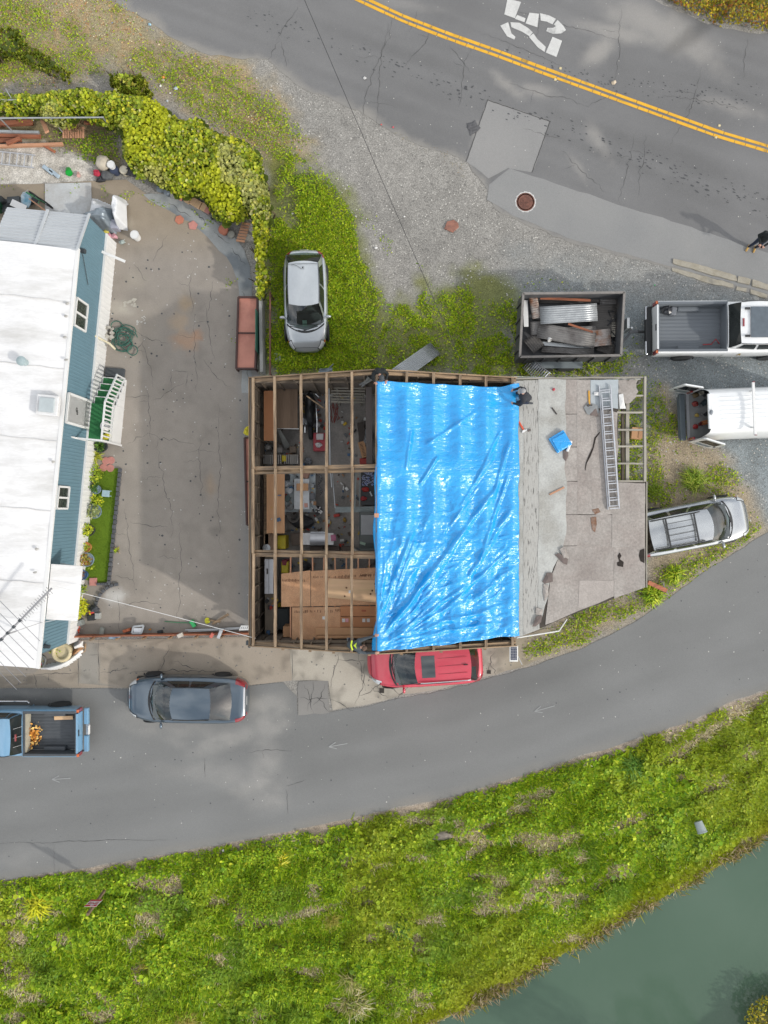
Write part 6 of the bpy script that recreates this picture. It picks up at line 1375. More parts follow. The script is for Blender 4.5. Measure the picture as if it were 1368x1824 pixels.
g=G();pts=[W(146,1160),W(152,1152),W(150,1148),W(154,1146),W(153,1156),W(152,1160),W(145,1163)];g.tube([(p.x,p.y,.05)for p in pts],.012,5);solo('rope',g,M('rope',lin('c8a070',.8),.9),'short tan rope on the apron by the white sheets','rope')
# low fence along the bottom of the yard
lf=thing('low_timber_fence','low brown timber kerb with chain between yard and apron','fence',tuple(W(290,1133)))
for i in range(7):a=122+i*46.5;beam('board',W(a,1133-i*.8,.25),W(a+46,1133-(i+1)*.8,.25),.05,.44,WOODR,lf)
for i in range(8):p=W(123+i*46,1134-i*.8);beam('post',(p.x,p.y-.06,.0),(p.x,p.y-.06,.52),.07,.07,WOODX,lf,up=(0,1,0))
g=G()
for i in range(110):p=W(124+i*2.9,1139-i*.07+.8*math.sin(i*1.9));g.tube([(p.x,p.y,.05),(p.x+.05,p.y+.02*(-1)**i,.06)],.013,4)
part('chain',g,METAL_G,lf,kind='stuff')
# clutter along that fence
def small(name,label,cat,x,y,z,d,hexc,rz=0,blob=False,seed=1):
    c=W(x,y,z);g=G()
    if blob:g.blob((c.x,c.y,z+d[2]*.5),(d[0]/2,d[1]/2,d[2]/2),9,5,.25,seed)
    else:g.box((c.x,c.y,z+d[2]/2),d,rz=rz);g.box((c.x,c.y,z+d[2]+.008),(d[0]*.85,d[1]*.85,.016),rz=rz)
    return solo(name,g,M('c_'+hexc,lin(hexc,.8),.65,var=.15,scale=8),label,cat,bevel=0 if blob else .012)
small('red_rope_heap','tangled red orange rope heap at the corner of yard fence','rope',135,1120,.01,(.40,.46,.22),'d8522c',blob=True,seed=3)
g=G();rr=random.Random(8)
for i in range(14):
    a=W(135+rr.uniform(-9,9),1119+rr.uniform(-11,11),.2);g.tube([a,a+Vector((rr.uniform(-.2,.2),rr.uniform(-.2,.2),.05)),a+Vector((rr.uniform(-.3,.3),rr.uniform(-.3,.3),0))],.015,5)
solo('loose_cords',g,M('red_cord',lin('e05a34',.8),.6),'loose red cords on top of the rope heap','cord')
small('grey_bin','grey open bin behind the red rope heap','bin',146,1108,.01,(.24,.22,.3),'8a8f8c',.2);small('black_bag','black bag with red and white packet below the lawn','bag',170,1084,.01,(.40,.34,.3),'3c3f44',blob=True,seed=5)
small('red_packet','red and white packet resting against the black bag','packet',164,1090,.12,(.2,.14,.12),'cc4c44',.4);small('black_box','black box with a white handle beside yellow shrub','box',165,1099,.01,(.28,.24,.22),'2c2e30',.1);small('grey_crate','pale grey flat crate next to the black box','crate',176,1096,.01,(.22,.24,.16),'a8aaa6')
small('blue_tool','pale blue tool box standing against the low fence','tool box',207,1133,.05,(.4,.12,.3),'8ea4b8');small('orange_tool','orange tool case beside the metal trestle','case',228,1122,.01,(.3,.12,.2),'c06a44',.3)
t=thing('metal_trestle','pale metal trestle folded against the low fence','trestle',tuple(W(245,1122)))
for k,(a,b)in enumerate((((235,1128),(238,1116)),((238,1116),(256,1114)),((256,1114),(252,1128)),((235,1128),(252,1128)))):g=G();g.bar(W(*a,.3),W(*b,.3),.07,.04+.002*k);part('bar',g,METAL_G,t)
g=G();g.box(tuple(W(246,1123,.28)),(.34,.2,.03));part('tray',g,ALU,t)
for i,(x,y,d,h_,l_)in enumerate(((268,1121,(.1,.08,.1),'c8883c','small orange lump on the yard'),(286,1125,(.2,.12,.12),'2f3234','small black case near fence middle'),(322,1131,(.22,.16,.14),'c8c0b4','pale round tub on the low fence'),(345,1110,(.14,.3,.2),'2fa05c','green bottle standing below the long hose'),(370,1105,(.22,.26,.06),'d4d02c','yellow leaf shaped glove on the yard'),(378,1131,(.2,.12,.12),'c46a5c','reddish tool on the low fence'),(392,1129,(.36,.12,.1),'b8bcc0','white tool on the low fence'),(183,1124,(.3,.18,.1),'a0a29a','flat grey slate against the low fence'),(400,1122,(.12,.1,.1),'d8783c','orange scrap near the workshop corner'))):
    small('yard_tool',l_,'tool',x,y,.02 if i not in(2,5,6)else .45,d,h_,.2*i,i in(0,4),i)
g=G();g.tube([W(293,1107,.04),W(320,1109,.05),W(345,1110,.06)],.015,6);solo('green_pole',g,MATS['bike_green'],'thin green pole lying on the yard shade','pole')
g=G();g.bar(W(335,1124,.1),W(440,1118,.1),.09,.05);g.bar(W(330,1122,.14),W(400,1120,.14),.05,.05);solo('metal_rails',g,METAL_G,'grey metal rails lying along the low fence','rails')
g=G();g.bar(W(378,1112,.1),W(407,1094,.12),.10,.04);g.bar(W(372,1104,.08),W(392,1108,.08),.06,.04);solo('dark_planks',g,WOODX,'crossed weathered planks in the yard corner','planks')
t=thing('white_rack','white wire rack fixed on the fence corner at the workshop','rack',tuple(W(440,1118)))
for k in range(8):g=G();g.bar(W(427+k*3.4,1122,.8),W(430+k*3.4,1115,.8),.03,.03);part('wire',g,WHITE,t)
g=G();g.bar(W(426,1122,.8),W(452,1121,.8),.035,.036);g.bar(W(429,1115,.8),W(455,1115,.8),.035,.036);g.tube([W(432,1118,0),W(432,1118,.8)],.02,5);part('frame',g,WHITE,t)
# litter on the upper dirt and gravel
LIT=[(291,138,.16,'e08a3c','orange plastic bag on the dirt by the ivy'),(291,143,.14,'e4e2e0','white paper under the orange bag'),(286,153,.12,'dcdcd8','white paper scrap below the orange bag'),(314,158,.2,'b8c4cc','pale blue plastic film near the hedge'),(303,166,.1,'e0e0de','white scrap between film and hedge'),(298,181,.12,'c4ccd0','pale scrap at the back of the hedge'),(243,139,.12,'4c587c','dark blue scrap beside the leafy vine'),(200,41,.09,'7ca0c4','small blue scrap on the upper dirt'),(267,44,.16,'9cc4d8','blue and white wrapper near the road edge'),(233,107,.1,'e4e4e4','white cup lying above the leafy vine'),(670,442,.13,'ecebe8','white paper on the gravel between grass and road'),(720,386,.07,'ecebe8','tiny white scrap in the middle of gravel'),(626,440,.09,'c87c64','small brick piece at the grass edge'),(521,381,.12,'d8d8d4','white scrap in the bare patch above the hatchback'),(552,20,.0,'ffffff',''),(650,140,.14,'dcdad6','white string scrap on the upper road'),(679,222,.08,'d85050','first red scrap at the road edge'),(700,227,.1,'d84858','larger red scrap at the road edge'),(1166,508,.08,'4ac06c','small green scrap on the gravel by white pickup'),(1092,148,.24,'c8b8a0','flattened tan debris on the road above centre line'),(398,1515,.14,'e8e8e8','white litter at the top of the river bank'),(52,1618,.10,'e4e4e4','white litter on the bank left of the street sign'),(783,1497,.0,'','')]
for i,(x,y,s,h_,l_)in enumerate(LIT):
    if s<=0:continue
    c=W(x,y);z=float(terrain(np.array([c.x]),np.array([c.y]))[0]);z+=.06 if z<-.05 else .015;c=W(x,y,z);rr=random.Random(i);g=G();n=7
    q=[(c.x+s*.5*rr.uniform(.6,1.2)*math.cos(k*6.283/n),c.y+s*.5*rr.uniform(.5,1.1)*math.sin(k*6.283/n),z+rr.uniform(.0,.4)*s)for k in range(n)]
    g.add([(c.x,c.y,z+s*.45)]+q,[(0,k+1,(k+1)%n+1)for k in range(n)]);solo('litter',g,M('lit_'+h_,lin(h_,.8),.6,var=.1),l_,'litter')
c=W(804,403);g=G();q=[(-.3,-.12),(.05,-.27),(.3,-.05),(.27,.12),(.1,.25),(-.18,.18)];g.prism([(c.x+a,c.y+b)for a,b in q],.0,.05);solo('rusty_plate',g,M('rusty_plate',lin('9a6c5c',.8),.9,var=.2,scale=6,col2=lin('7c5a50',.8)),'flat rusty red slab lying on the gravel','plate',bevel=.015)
c=W(842,228);g=G();g.blob((c.x,c.y,.02),(.28,.28,.03),10,4,.3,5);solo('asphalt_lump',g,M('lump',lin('5e5e60',.8),.95,var=.4,scale=14),'rough crumbled asphalt lump beside the road patch','rubble')
# broken kerb stones near the white pickup
KERB=M('kerb_stone',lin('a8a294',.8),.9,var=.15,scale=4,col2=lin('968f7e',.8),fine=.15)
for i,pts in enumerate(([(1198,462),(1230,468),(1278,482),(1310,492),(1312,502),(1280,494),(1240,482),(1198,470)],[(1314,492),(1336,498),(1334,508),(1312,503)],[(1339,499),(1372,508),(1372,518),(1338,510)],[(1196,477),(1240,488),(1305,506),(1306,513),(1262,505),(1196,483)],[(1312,510),(1330,514),(1328,521),(1310,517)],[(1336,516),(1366,525),(1364,532),(1336,524)],[(1374,528),(1400,534),(1400,541),(1374,535)])):
    g=G();q=rough_edge(xy(pts),.2,.02,i);g.prism(q,.0,.035+.03*(i<3));solo('kerb_stone',g,KERB,('long broken kerb slab at the road edge above white pickup','short kerb slab next to the long one','kerb slab at the right picture edge','long thin kerb strip below the long slab','short thin strip in the lower kerb row','middle thin strip in the lower kerb row','rightmost thin strip in the lower kerb row')[i],'kerb',group='broken kerb stones',bevel=.01)
# wooden stub with post by the lower corner of the lean-to
g=G();g.bar(W(1154,1037,.5),W(1187,1052,.3),.16,.08);solo('red_plank',g,WOODR,'red brown plank leaning at the lower corner of the lean to','plank')
t=thing('short_post','pair of grey weathered stakes beside the red plank','stake',tuple(W(1183,1045)));beam('stake',W(1176,1034,.02),W(1192,1062,.15),.07,.05,GT_,t);beam('stake',W(1181,1036,.1),W(1184,1052,.3),.07,.04,GT_,t)
# street sign on the bank
c0=W(192,1577,0);zb=float(terrain(np.array([c0.x]),np.array([c0.y]))[0]);c0=W(192,1578,zb);t=thing('street_sign','red and white no parking sign on a wooden post on the bank','sign',tuple(c0))
beam('post',(c0.x,c0.y,zb-.3),(c0.x+.04,c0.y,zb+2.05),.09,.09,M('sign_post',lin('7a6650',.8),.9,var=.2),t,up=(0,1,0))
SW=M('sign_white',lin('e8e4e4',.8),.5,var=.05);SR=M('sign_red',lin('c8324c',.8),.5,var=.08)
R=Matrix.Rotation(math.radians(-52),3,'X');sc_=Vector((c0.x+.0,c0.y+.085,zb+1.42));ux=Vector((1,0,0));uy=Vector((0,math.sin(math.radians(8)),math.cos(math.radians(8)))).normalized();nn=Vector((0,1,-.14)).normalized()
def splate(u0,u1,v0,v1,o,mat,nm,par):
    g=G();q=[sc_-ux*a+uy*b+nn*o for a,b in((u0,v0),(u1,v0),(u1,v1),(u0,v1))];g.add(q+[p-nn*.008 for p in q],[(0,1,2,3),(7,6,5,4),(0,4,5,1),(1,5,6,2),(2,6,7,3),(3,7,4,0)]);return part(nm,g,mat,par)
pl=splate(-.23,.23,-.32,.32,0,SW,'plate',t);splate(-.22,.22,.17,.31,.009,SR,'band',pl);splate(-.22,.22,-.31,-.19,.009,SR,'band',pl)
g=G();seg_text('NO',sc_+ux*.10+uy*.20+nn*.018,-ux,uy,.085,.018,g);part('lettering',g,SW,pl)
g=G();seg_text('PARKING',sc_+ux*.19+uy*.04+nn*.012,-ux,uy,.07,.013,g);seg_text('ANY TIME',sc_+ux*.19-uy*.09+nn*.012,-ux,uy,.06,.012,g);part('lettering',g,SR,pl)
# grey bucket and stone on the bank
c=W(1243,1463,0);z=float(terrain(np.array([c.x]),np.array([c.y]))[0]);bucket(1243,1463,z+.15,.2,.45,M('pale_jug',lin('aab4b4',.8),.4,var=.1),'pale grey plastic jug lying in the bank weeds',tilt=1.1)
c=W(783,1487,0);z=float(terrain(np.array([c.x]),np.array([c.y]))[0]);g=G();c=W(783,1487,z);g.blob((c.x,c.y,z+.08),(.5,.2,.14),12,6,.15,12);o=solo('boulder',g,M('stone',lin('9a9084',.8),.95,var=.2,scale=6,bump=.3),'long pale stone lying in the bank weeds','stone',smooth=True)
# overhead wires
def wire(pts,r,mat,label,n=24,sagz=.6):
    a,b=Vector(pts[0]),Vector(pts[1]);g=G();g.tube([a.lerp(b,i/n)-Vector((0,0,sagz*4*(i/n)*(1-i/n)))for i in range(n+1)],r,5);solo('overhead_wire',g,mat,label,'wire')
wire((W(470,-170,8.5),W(832,668,4.3)),.009,M('black_cable',lin('2e2e30',.8),.6),'thin black overhead wire from the top edge to the workshop gable',sagz=.15)
wire((W(96,1044,3.5),W(455,1137,3.2)),.010,WHITE,'thin white cable from the mobile home roof to the workshop corner',sagz=.1)
# corrugated sheet leaning on the north wall, grey chair
def corr(name,label,p,q,wdt,mat,n=9,amp=.018,group=None,cat='metal sheet',parent=None,bend=0.0):
    p=Vector(p);q=Vector(q);x=(q-p);y=Vector((-x.y,x.x,0)).normalized();z=x.normalized().cross(y);vs=[];m=n*4+1;k=5;P=np.zeros((k,m,3))
    for i in range(k):
        for j in range(m):P[i,j]=p+x*(i/(k-1))+y*(wdt*(j/(m-1)-.5))+z*(amp*math.sin(j*math.pi/2)+bend*math.sin(math.pi*i/(k-1)))
    g=G();g.grid(P)
    if parent is None:o=solo(name,g,mat,label,cat,group,smooth=True)
    else:o=part(name,g,mat,parent,smooth=True)
    s=o.modifiers.new('thick','SOLIDIFY');s.thickness=.004;return o
corr('corrugated_sheet','grey corrugated metal sheet leaning on the north wall of the workshop',W(708,668,1.5),W(776,620,.05),.62,METAL_G,10)
t=thing('folded_chair','folded grey fabric chair by the north wall of the workshop','chair',tuple(W(580,660)));GC=M('grey_canvas',lin('7c8890',.8),.85,var=.12)
g=G();P=np.zeros((6,6,3))
for i in range(6):
    for j in range(6):p=W(569+4.6*i,668-2.2*j-i*.4,.55);P[i,j]=(p.x,p.y,.55+.08*math.sin(i*1.1)*math.cos(j))
g.grid(P);part('seat',g,GC,t)
for x in(568,592):g=G();g.tube([W(x,672,.0),W(x,662,.6)],.015,5);part('leg',g,ALU,t)
g=G();g.tube([W(586,656,.6),W(594,648,.7)],.02,5);part('arm',g,GC,t)
cloth('grey_cover','pale grey cover at the foot of the north wall',[(500,672),(520,664),(542,665),(545,680),(500,684)],.5,GC,9,cat='cover');small('grey_stone','pale grey block in the weeds in front of the hatchback','block',495,637,.01,(.24,.36,.12),'aab4b4',.2)
# things on the lean-to roof
t=Lz(997,787,.03);g=G();g.box((t.x,t.y,t.z+.07),(.62,.62,.12),rz=.55);g.box((t.x+.03,t.y-.02,t.z+.15),(.55,.5,.05),rz=.5);solo('folded_tarp',g,TARP,'folded blue tarpaulin packet lying on the felt roof','tarpaulin',bevel=.04)
t=Lz(1013,795,.03);g=G();g.box((t.x,t.y,t.z+.06),(.10,.42,.10),rz=.55-math.pi/3.4);solo('plastic_wrapper',g,WHITE,'clear white wrapper beside the folded tarpaulin','wrapper',bevel=.03)
def tool(name,label,a,b,w,head=None,mat=None,hm=None,cat='tool'):
    A=Lz(*a,.04);B=Lz(*b,.04);t=thing(name,label,cat,tuple(A));g=G();g.bar(A,B,w,.03);part('handle',g,mat,t)
    if head:g=G();C=Lz(*head,.05);d=(B-A).normalized();g.bar(B-Vector((-d.y,d.x,0))*.1,B+Vector((-d.y,d.x,0))*.1,.05,.05);g.box(C,(.1,.08,.05),rz=.6);part('head',g,hm,t)
YT=M('yellow_handle',lin('d8a030',.8),.6);RT=M('orange_tool',lin('d85838',.8),.5)
tool('hammer','yellow handled hammer on the felt roof',(1049,696),(1050,722),.05,(1048,722),YT,MATS['dark_iron']);tool('caulk_gun','orange red tool lying between tarpaulin and dashed felt',(921,746),(934,768),.06,(933,768),RT,WHITE);tool('pry_bar','dark pry bar on the light felt',(983,726),(992,738),.04,None,MATS['dark_iron']);tool('wood_stick','pale wooden stick on the light felt',(979,881),(1005,868),.06,None,WOODN);tool('felt_offcut','small dark offcut on the dashed felt',(940,768),(945,765),.06,None,FELT_DK)
t=Lz(986,694,.02);g=G();g.lathe([(.05,0),(.05,.06),(.02,.08)],t,10);solo('red_can',g,M('red_plastic',lin('b8404c',.8),.5),'small red can on the light felt','can')
c=W(1130,773);g=G();g.box((c.x,c.y,.14),(.40,.46,.26),rz=-.1);t=solo('cardboard_box',g,CARD2,'open cardboard box on the ground under the lean to joists','box');
g=G();g.slab([Vector((c.x+.05,c.y-.2,.29)),Vector((c.x+.3,c.y-.22,.33)),Vector((c.x+.32,c.y+.2,.33)),Vector((c.x+.1,c.y+.2,.29))],.01);part('flap',g,CARD2,t)
# ------------------------------------------------------------------ contents of the open workshop
def crate(name,label,cat,rect,z0,h,mat,rz=0,lid=None,bevel=.012):
    """box whose top face covers the given photograph rectangle"""
    x0,y0,x1,y1=rect;z1=z0+h;a=W(x0,y0,z1);b=W(x1,y1,z1);c=(a+b)/2;t=thing(name,label,cat,(c.x,c.y,z0));d=(abs(b.x-a.x),abs(b.y-a.y))
    g=G();g.box((c.x,c.y,z0+h/2),(d[0],d[1],h),rz=rz);part('body',g,mat,t,bevel=bevel)
    if lid:g=G();g.box((c.x,c.y,z1+.012),(d[0]*.86,d[1]*.86,.022),rz=rz);part('lid',g,lid,t,bevel=.008)
    return t,c,d
def shelfunit(label,rect,z,mat,name='shelf_rack',boards=None):
    x0,y0,x1,y1=rect;a=W(x0,y0,z);b=W(x1,y1,z);c=(a+b)/2;t=thing(name,label,'shelf',(c.x,c.y,.05));
    g=G();g.box((c.x,c.y,z-.015),(abs(b.x-a.x),abs(b.y-a.y),.03));part('top',g,mat,t)
    for x in(a.x+.04,b.x-.04):
        for y in(a.y-.04,b.y+.04):g=G();g.box((x,y,(z-.03+.05)/2),(.05,.05,z-.09));part('leg',g,WOODD,t)
    return t
t=shelfunit('tall shelf topped by an orange brown board in the north west corner of the workshop',(470,696,490,785),1.9,CARD)
t=thing('plank_table','brown plank topped table beside the north west shelf','table',tuple(W(513,728)))
for i in range(6):a=W(494+i*6.6,690,1.2);b=W(494+i*6.6,763,1.2);beam('plank',a,b,.145,.03,M('plank_brown',lin('8a7460',.8),.8,var=.15,stretch=(.5,6,6),rnd=.12),t)
for x,y in((495,693),(528,693),(495,760),(528,760)):p=W(x,y,1.18);beam('leg',(p.x,p.y,.05),(p.x,p.y,1.18),.06,.06,WOODD,t,up=(0,1,0))
g=G();g.bar(W(494,763,1.17),W(533,764,1.17),.03,.06);part('edge',g,WHITE,t)
g=G();a=W(494,768,1.0);g.add([W(495,766,.9),W(500,766,.95),W(518,796,.2),W(508,800,.15)],[(0,1,2,3),(3,2,1,0)]);o=solo('grey_board',g,M('grey_board',lin('9a9c98',.8),.7),'pale grey board leaning against the plank table','board');m=o.modifiers.new('s','SOLIDIFY');m.thickness=.02
# black machine with chrome parts
t=thing('motor_machine','black machine with chrome pipes standing on the workshop floor','machine',tuple(W(553,735)));BLK=M('black_enamel',lin('26282a',.8),.4,var=.3,scale=8);CHR=M('chrome',lin('d0d4d8',.8),.15,metal=.9,var=.1)
c=W(553,730,.5);g=G();g.blob((c.x,c.y,.55),(.22,.75,.40),12,8,.12,4);part('body',g,BLK,t,smooth=True)
g=G();g.blob((c.x,c.y+.35,.85),(.17,.3,.14),10,6,.05,5);part('tank',g,BLK,t,smooth=True);g=G();g.box((c.x,c.y-.3,.86),(.24,.5,.1));part('seat',g,RB,t,bevel=.04)
for s in(-1,1):
    g=G();g.tube([(c.x+s*.05,c.y+.6,.95),(c.x+s*.25,c.y+.55,1.02),(c.x+s*.38,c.y+.42,1.0)],.018,6);part('handlebar',g,CHR,t);g=G();g.tube([(c.x+s*.2,c.y+.2,.35),(c.x+s*.24,c.y-.4,.35),(c.x+s*.24,c.y-.9,.38)],.04,7);part('pipe',g,CHR,t)
for yy in(.85,-.85):
    g=G();g.lathe([(.14,-.07),(.30,-.07),(.32,-.03),(.32,.03),(.30,.07),(.14,.07)],(c.x,c.y+yy,.36),18,axis='X');part('wheel',g,RB,t,smooth=True)
crate('red_tub','red tub of white packages on the workshop floor','tub',(558,771,580,803),.05,.4,M('red_tub',lin('b03440',.8),.5));
for i,(x,y,l_)in enumerate(((570,778,'white package in the upper half of red tub'),(568,793,'clear white bag in the lower half of red tub'))):small('package',l_,'package',x,y,.47,(.28,.24,.1),'d4d0d0',blob=bool(i),seed=i)
for i,(x,y,s,h_,l_)in enumerate(((543,752,.26,'c8ccd0','white canister beside the black machine'),(556,758,.24,'9a9a9a','grey rags beside the white canister'),(566,757,.26,'c4c4c6','pale crumpled cloth beside the black machine'),(478,798,.26,'b4b0aa','pale bag under the north west shelf'),(500,803,.22,'a09c98','grey parts under the leaning board'),(523,802,.26,'8a7a6a','brown carton near the leaning board'))):small('floor_item',l_,'item',x,y,.06,(s,s,.3),h_,blob=i in(1,2,3),seed=i)
t=thing('slat_rack','row of pale upright boards stacked in a rack by the cross wall','boards',tuple(W(500,818)))
for i in range(17):
    if i in(9,):continue
    p=W(470+i*3.7,818,.9);g=G();g.box((p.x,p.y,.62),(.035,.36,.55));part('board',g,M('pale_board',lin('b6b2ac',.8),.8,var=.15,rnd=.25),t)
g=G();p=W(500,818,.4);g.box((p.x,p.y,.2),(1.4,.40,.28));part('base',g,WOODD,t)
small('yellow_tin','yellow tin in the row of pale boards','tin',508,818,.5,(.16,.24,.38),'d4c030')
small('wire_basket','grey wire basket at the end of the board row','basket',549,822,.06,(.32,.3,.35),'8a8c90',blob=True,seed=9)
t=thing('wood_rack','weathered slatted rack against the north wall of the workshop','rack',tuple(W(618,700)))
for i in range(6):beam('slat',W(590,691+i*5,1.5-i*.12),W(650,692+i*5,1.5-i*.12),.06,.04,M('grey_timber',lin('a39e92',.8),.85),t)
for x in(600,640):beam('leg',W(x,692,1.45),W(x+4,722,.06),.07,.05,MATS['grey_timber'],t)
# east bay: boxes and tools
CB=[('long_carton','long black and brown carton under the steel beam',(638,752,650,786),.05,.35,M('dark_carton',lin('4a423c',.8),.7),.12),('cardboard_box','cardboard box with black print near the steel beam',(641,786,653,815),.05,.35,CARD2,.28)]
for nm,l_,rc,z0,h,m_,rz_ in CB:crate(nm,l_,'box',rc,z0,h,m_,rz_)
g=G();p=W(647,801,.41);
for k in range(9):q=p+Vector((-.09+.02*k,.22-k*.055,0));g.box((q.x,q.y,.404),(.10,.02,.004),rz=.28)
solo('box_print',g,M('ink_black',lin('2e2622',.8),.8),'black print on the cardboard box near the steel beam','print')
small('plastic_bag','grey plastic bag of goods under the ridge','bag',656,782,.06,(.4,.8,.5),'8a8e92',blob=True,seed=14)
small('red_tool_case','red tool case by the cross wall under the ridge','case',652,822,.06,(.5,.24,.25),'a83a34',.05)
t,c,d=crate('parts_bin','dark bin of blue and white parts under the ridge','bin',(643,836,670,900),.05,.7,BLK)
g=G();rr=random.Random(77)
for i in range(70):p=W(rr.uniform(645,668),rr.uniform(838,864),.8);g.box((p.x,p.y,.77+rr.uniform(0,.06)),(.09,.025,.025),rz=rr.uniform(0,3.1))
part('parts',g,M('blue_parts',lin('6a7cb4',.8),.4,var=.5,scale=20,col2=lin('dcdce4',.8)),t,kind='stuff')
small('red_drill','red power tool in the dark parts bin','tool',651,872,.76,(.3,.2,.12),'b03028',blob=True,seed=3);small('red_drill','second red tool below the first in the parts bin','tool',648,888,.76,(.24,.2,.12),'a83034',blob=True,seed=4);small('silver_tool','silver tool in the lower half of the parts bin','tool',661,880,.76,(.06,.2,.06),'c4c8cc',.4)
t=thing('work_trestle','long grey metal trestle under the ridge below the parts bin','trestle',tuple(W(634,908)));g=G();g.bar(W(597,908,.8),W(672,907,.8),.22,.1);part('bar',g,M('grey_steel',lin('8a9494',.8),.5,metal=.3),t)
for x in(602,666):p=W(x,908,.75);g=G();g.box((p.x,p.y,.40),(.06,.2,.7));part('leg',g,MATS['grey_steel'],t)
g=G();g.bar(W(634,840,1.0),W(632,905,1.0),.04,.04);g.bar(W(641,838,1.0),W(640,905,1.0),.03,.04);solo('steel_rods',g,MATS['grey_steel'],'pair of grey steel rods beside the parts bin','rods')
# central bench and table
t=shelfunit('large grey work bench under the middle purlins',(507,842,562,912),.8,M('grey_bench',lin('a4acae',.8),.6),'work_bench')
t=shelfunit('white folding table on the grey work bench',(524,853,551,907),1.0,M('white_table',lin('d0d4d6',.8),.5),'folding_table')
crate('parcel','brown parcel on the white folding table','parcel',(528,861,549,874),1.0,.12,CARD2);small('red_white_card','red and white card on the folding table','card',545,900,1.0,(.14,.16,.02),'d8a090',.1)
for i,(x,y,s,h_,l_)in enumerate(((512,851,.22,'3a3c40','black tin on the left of the work bench'),(511,862,.3,'b4b8bc','white bag on the left of the work bench'),(515,873,.34,'c4c8ca','second white bag on the left of the work bench'),(512,888,.24,'5a6a68','dark green tool on the left of the work bench'),(545,846,.3,'a07a68','reddish parts at the top of work bench'),(556,866,.2,'b0b4b6','silver part right of the folding table'),(556,884,.26,'6a6c70','dark parts right of the folding table'),(517,905,.3,'8a8c8c','silver scrap at the lower left of work bench'))):small('bench_item',l_,'item',x,y,.81,(s,s*.9,.12),h_,.3*i,i in(1,2,5,7),i)
g=G();
for i in range(10):p=W(569+3*math.sin(i),845+i*3.5,.6);g.tube([(p.x,p.y,.55),(p.x+.06,p.y-.05,.58),(p.x,p.y-.1,.55)],.02,5)
solo('chain_hoist',g,CHR,'pale chain hanging at the right of the work bench','chain')
small('wheel_parts','black and white wheel parts below the work bench','parts',567,908,.06,(.34,.3,.3),'5c5c5e',blob=True,seed=22);g=G();rr=random.Random(31)
for i in range(14):p=W(567+rr.uniform(-6,6),908+rr.uniform(-6,6),.4);g.box((p.x,p.y,.38+rr.uniform(0,.05)),(.07,.05,.03),rz=rr.uniform(0,3))
solo('white_blocks',g,WHITE,'scatter of small white blocks on the wheel parts','blocks')
g=G();c=W(523,918,.4)
for k in range(5):g.tube([(c.x+(.16+.02*k)*math.cos(a*.42),c.y+(.2+.02*k)*math.sin(a*.42),.35+.03*k)for a in range(16)],.02,5,False)
solo('cable_coil',g,M('grey_cable',lin('8a8680',.8),.6),'coil of grey cable below the work bench','coil');small('black_parts','dark heap of parts below the work bench','parts',540,930,.06,(.9,.5,.35),'3c3c3e',blob=True,seed=27)
# west side: cardboard on shelf, long board shelf
shelfunit('tall shelf covered with a long pale cardboard sheet by the west wall',(475,840,507,950),2.0,CARD2);shelfunit('long plank shelf under the cardboard by the west wall',(470,840,478,985),1.5,WOODX);shelfunit('brown board shelf with a metal disc by the west wall',(472,951,494,982),1.5,M('brown_board',lin('8f7660',.8),.8,var=.12))
c=W(475,976,1.5);g=G();g.lathe([(.15,0),(.15,.04),(.05,.06),(.04,.10)],(c.x,c.y,1.5),14);solo('metal_disc',g,METAL_G,'small silver disc on the brown board shelf','disc')
for i,(rc,z)in enumerate((((493,954,509,978),.9),((501,1001,514,1021),.9),((494,1076,500,1105),.6))):crate('yellow_bin',('yellow lidded bin above the cross wall','yellow lidded bin below the cross wall','yellow bin mostly hidden behind the loft sheets')[i],'bin',rc,.05,z,M('yellow_bin',lin('d4bc18',.8),.5,var=.08),0,M('yellow_lid',lin('dcc828',.8),.5))
t,c,d=crate('grill','silver lidded grill standing in the middle bay','grill',(552,949,581,971),.05,.9,ALU)
g=G();P=np.zeros((9,5,3))
for i in range(9):
    for j in range(5):P[i,j]=(c.x+(j/4-.5)*.62,c.y+(i/8-.5)*.5,.95+.12*math.sin(math.pi*i/8))
g.grid(P,flip=True);part('hood',g,ALU,t,smooth=True);g=G();g.tube([(c.x-.28,c.y+.27,1.0),(c.x+.28,c.y+.27,1.0)],.015,6);part('handle',g,CHR,t)
for dx in(-.46,.46):g=G();g.box((c.x+dx,c.y,.88),(.28,.46,.03));part('side_table',g,WHITE,t)
small('pink_label','pink and blue packet on the right shelf of the grill','packet',594,958,.91,(.2,.24,.04),'b8708c',.1);small('folded_card','dark folded board left of the grill','board',532,960,.4,(.6,.5,.04),'6a5c50',.1)
for i,(x0,x1)in enumerate(((552,575),(582,605),(608,630))):crate('brown_carton',('left dark carton','middle dark carton','right dark carton')[i]+' in the row below the grill','carton',(x0,973,x1,984),.05,.4,M('dark_carton2',lin('5c5048',.8),.8))
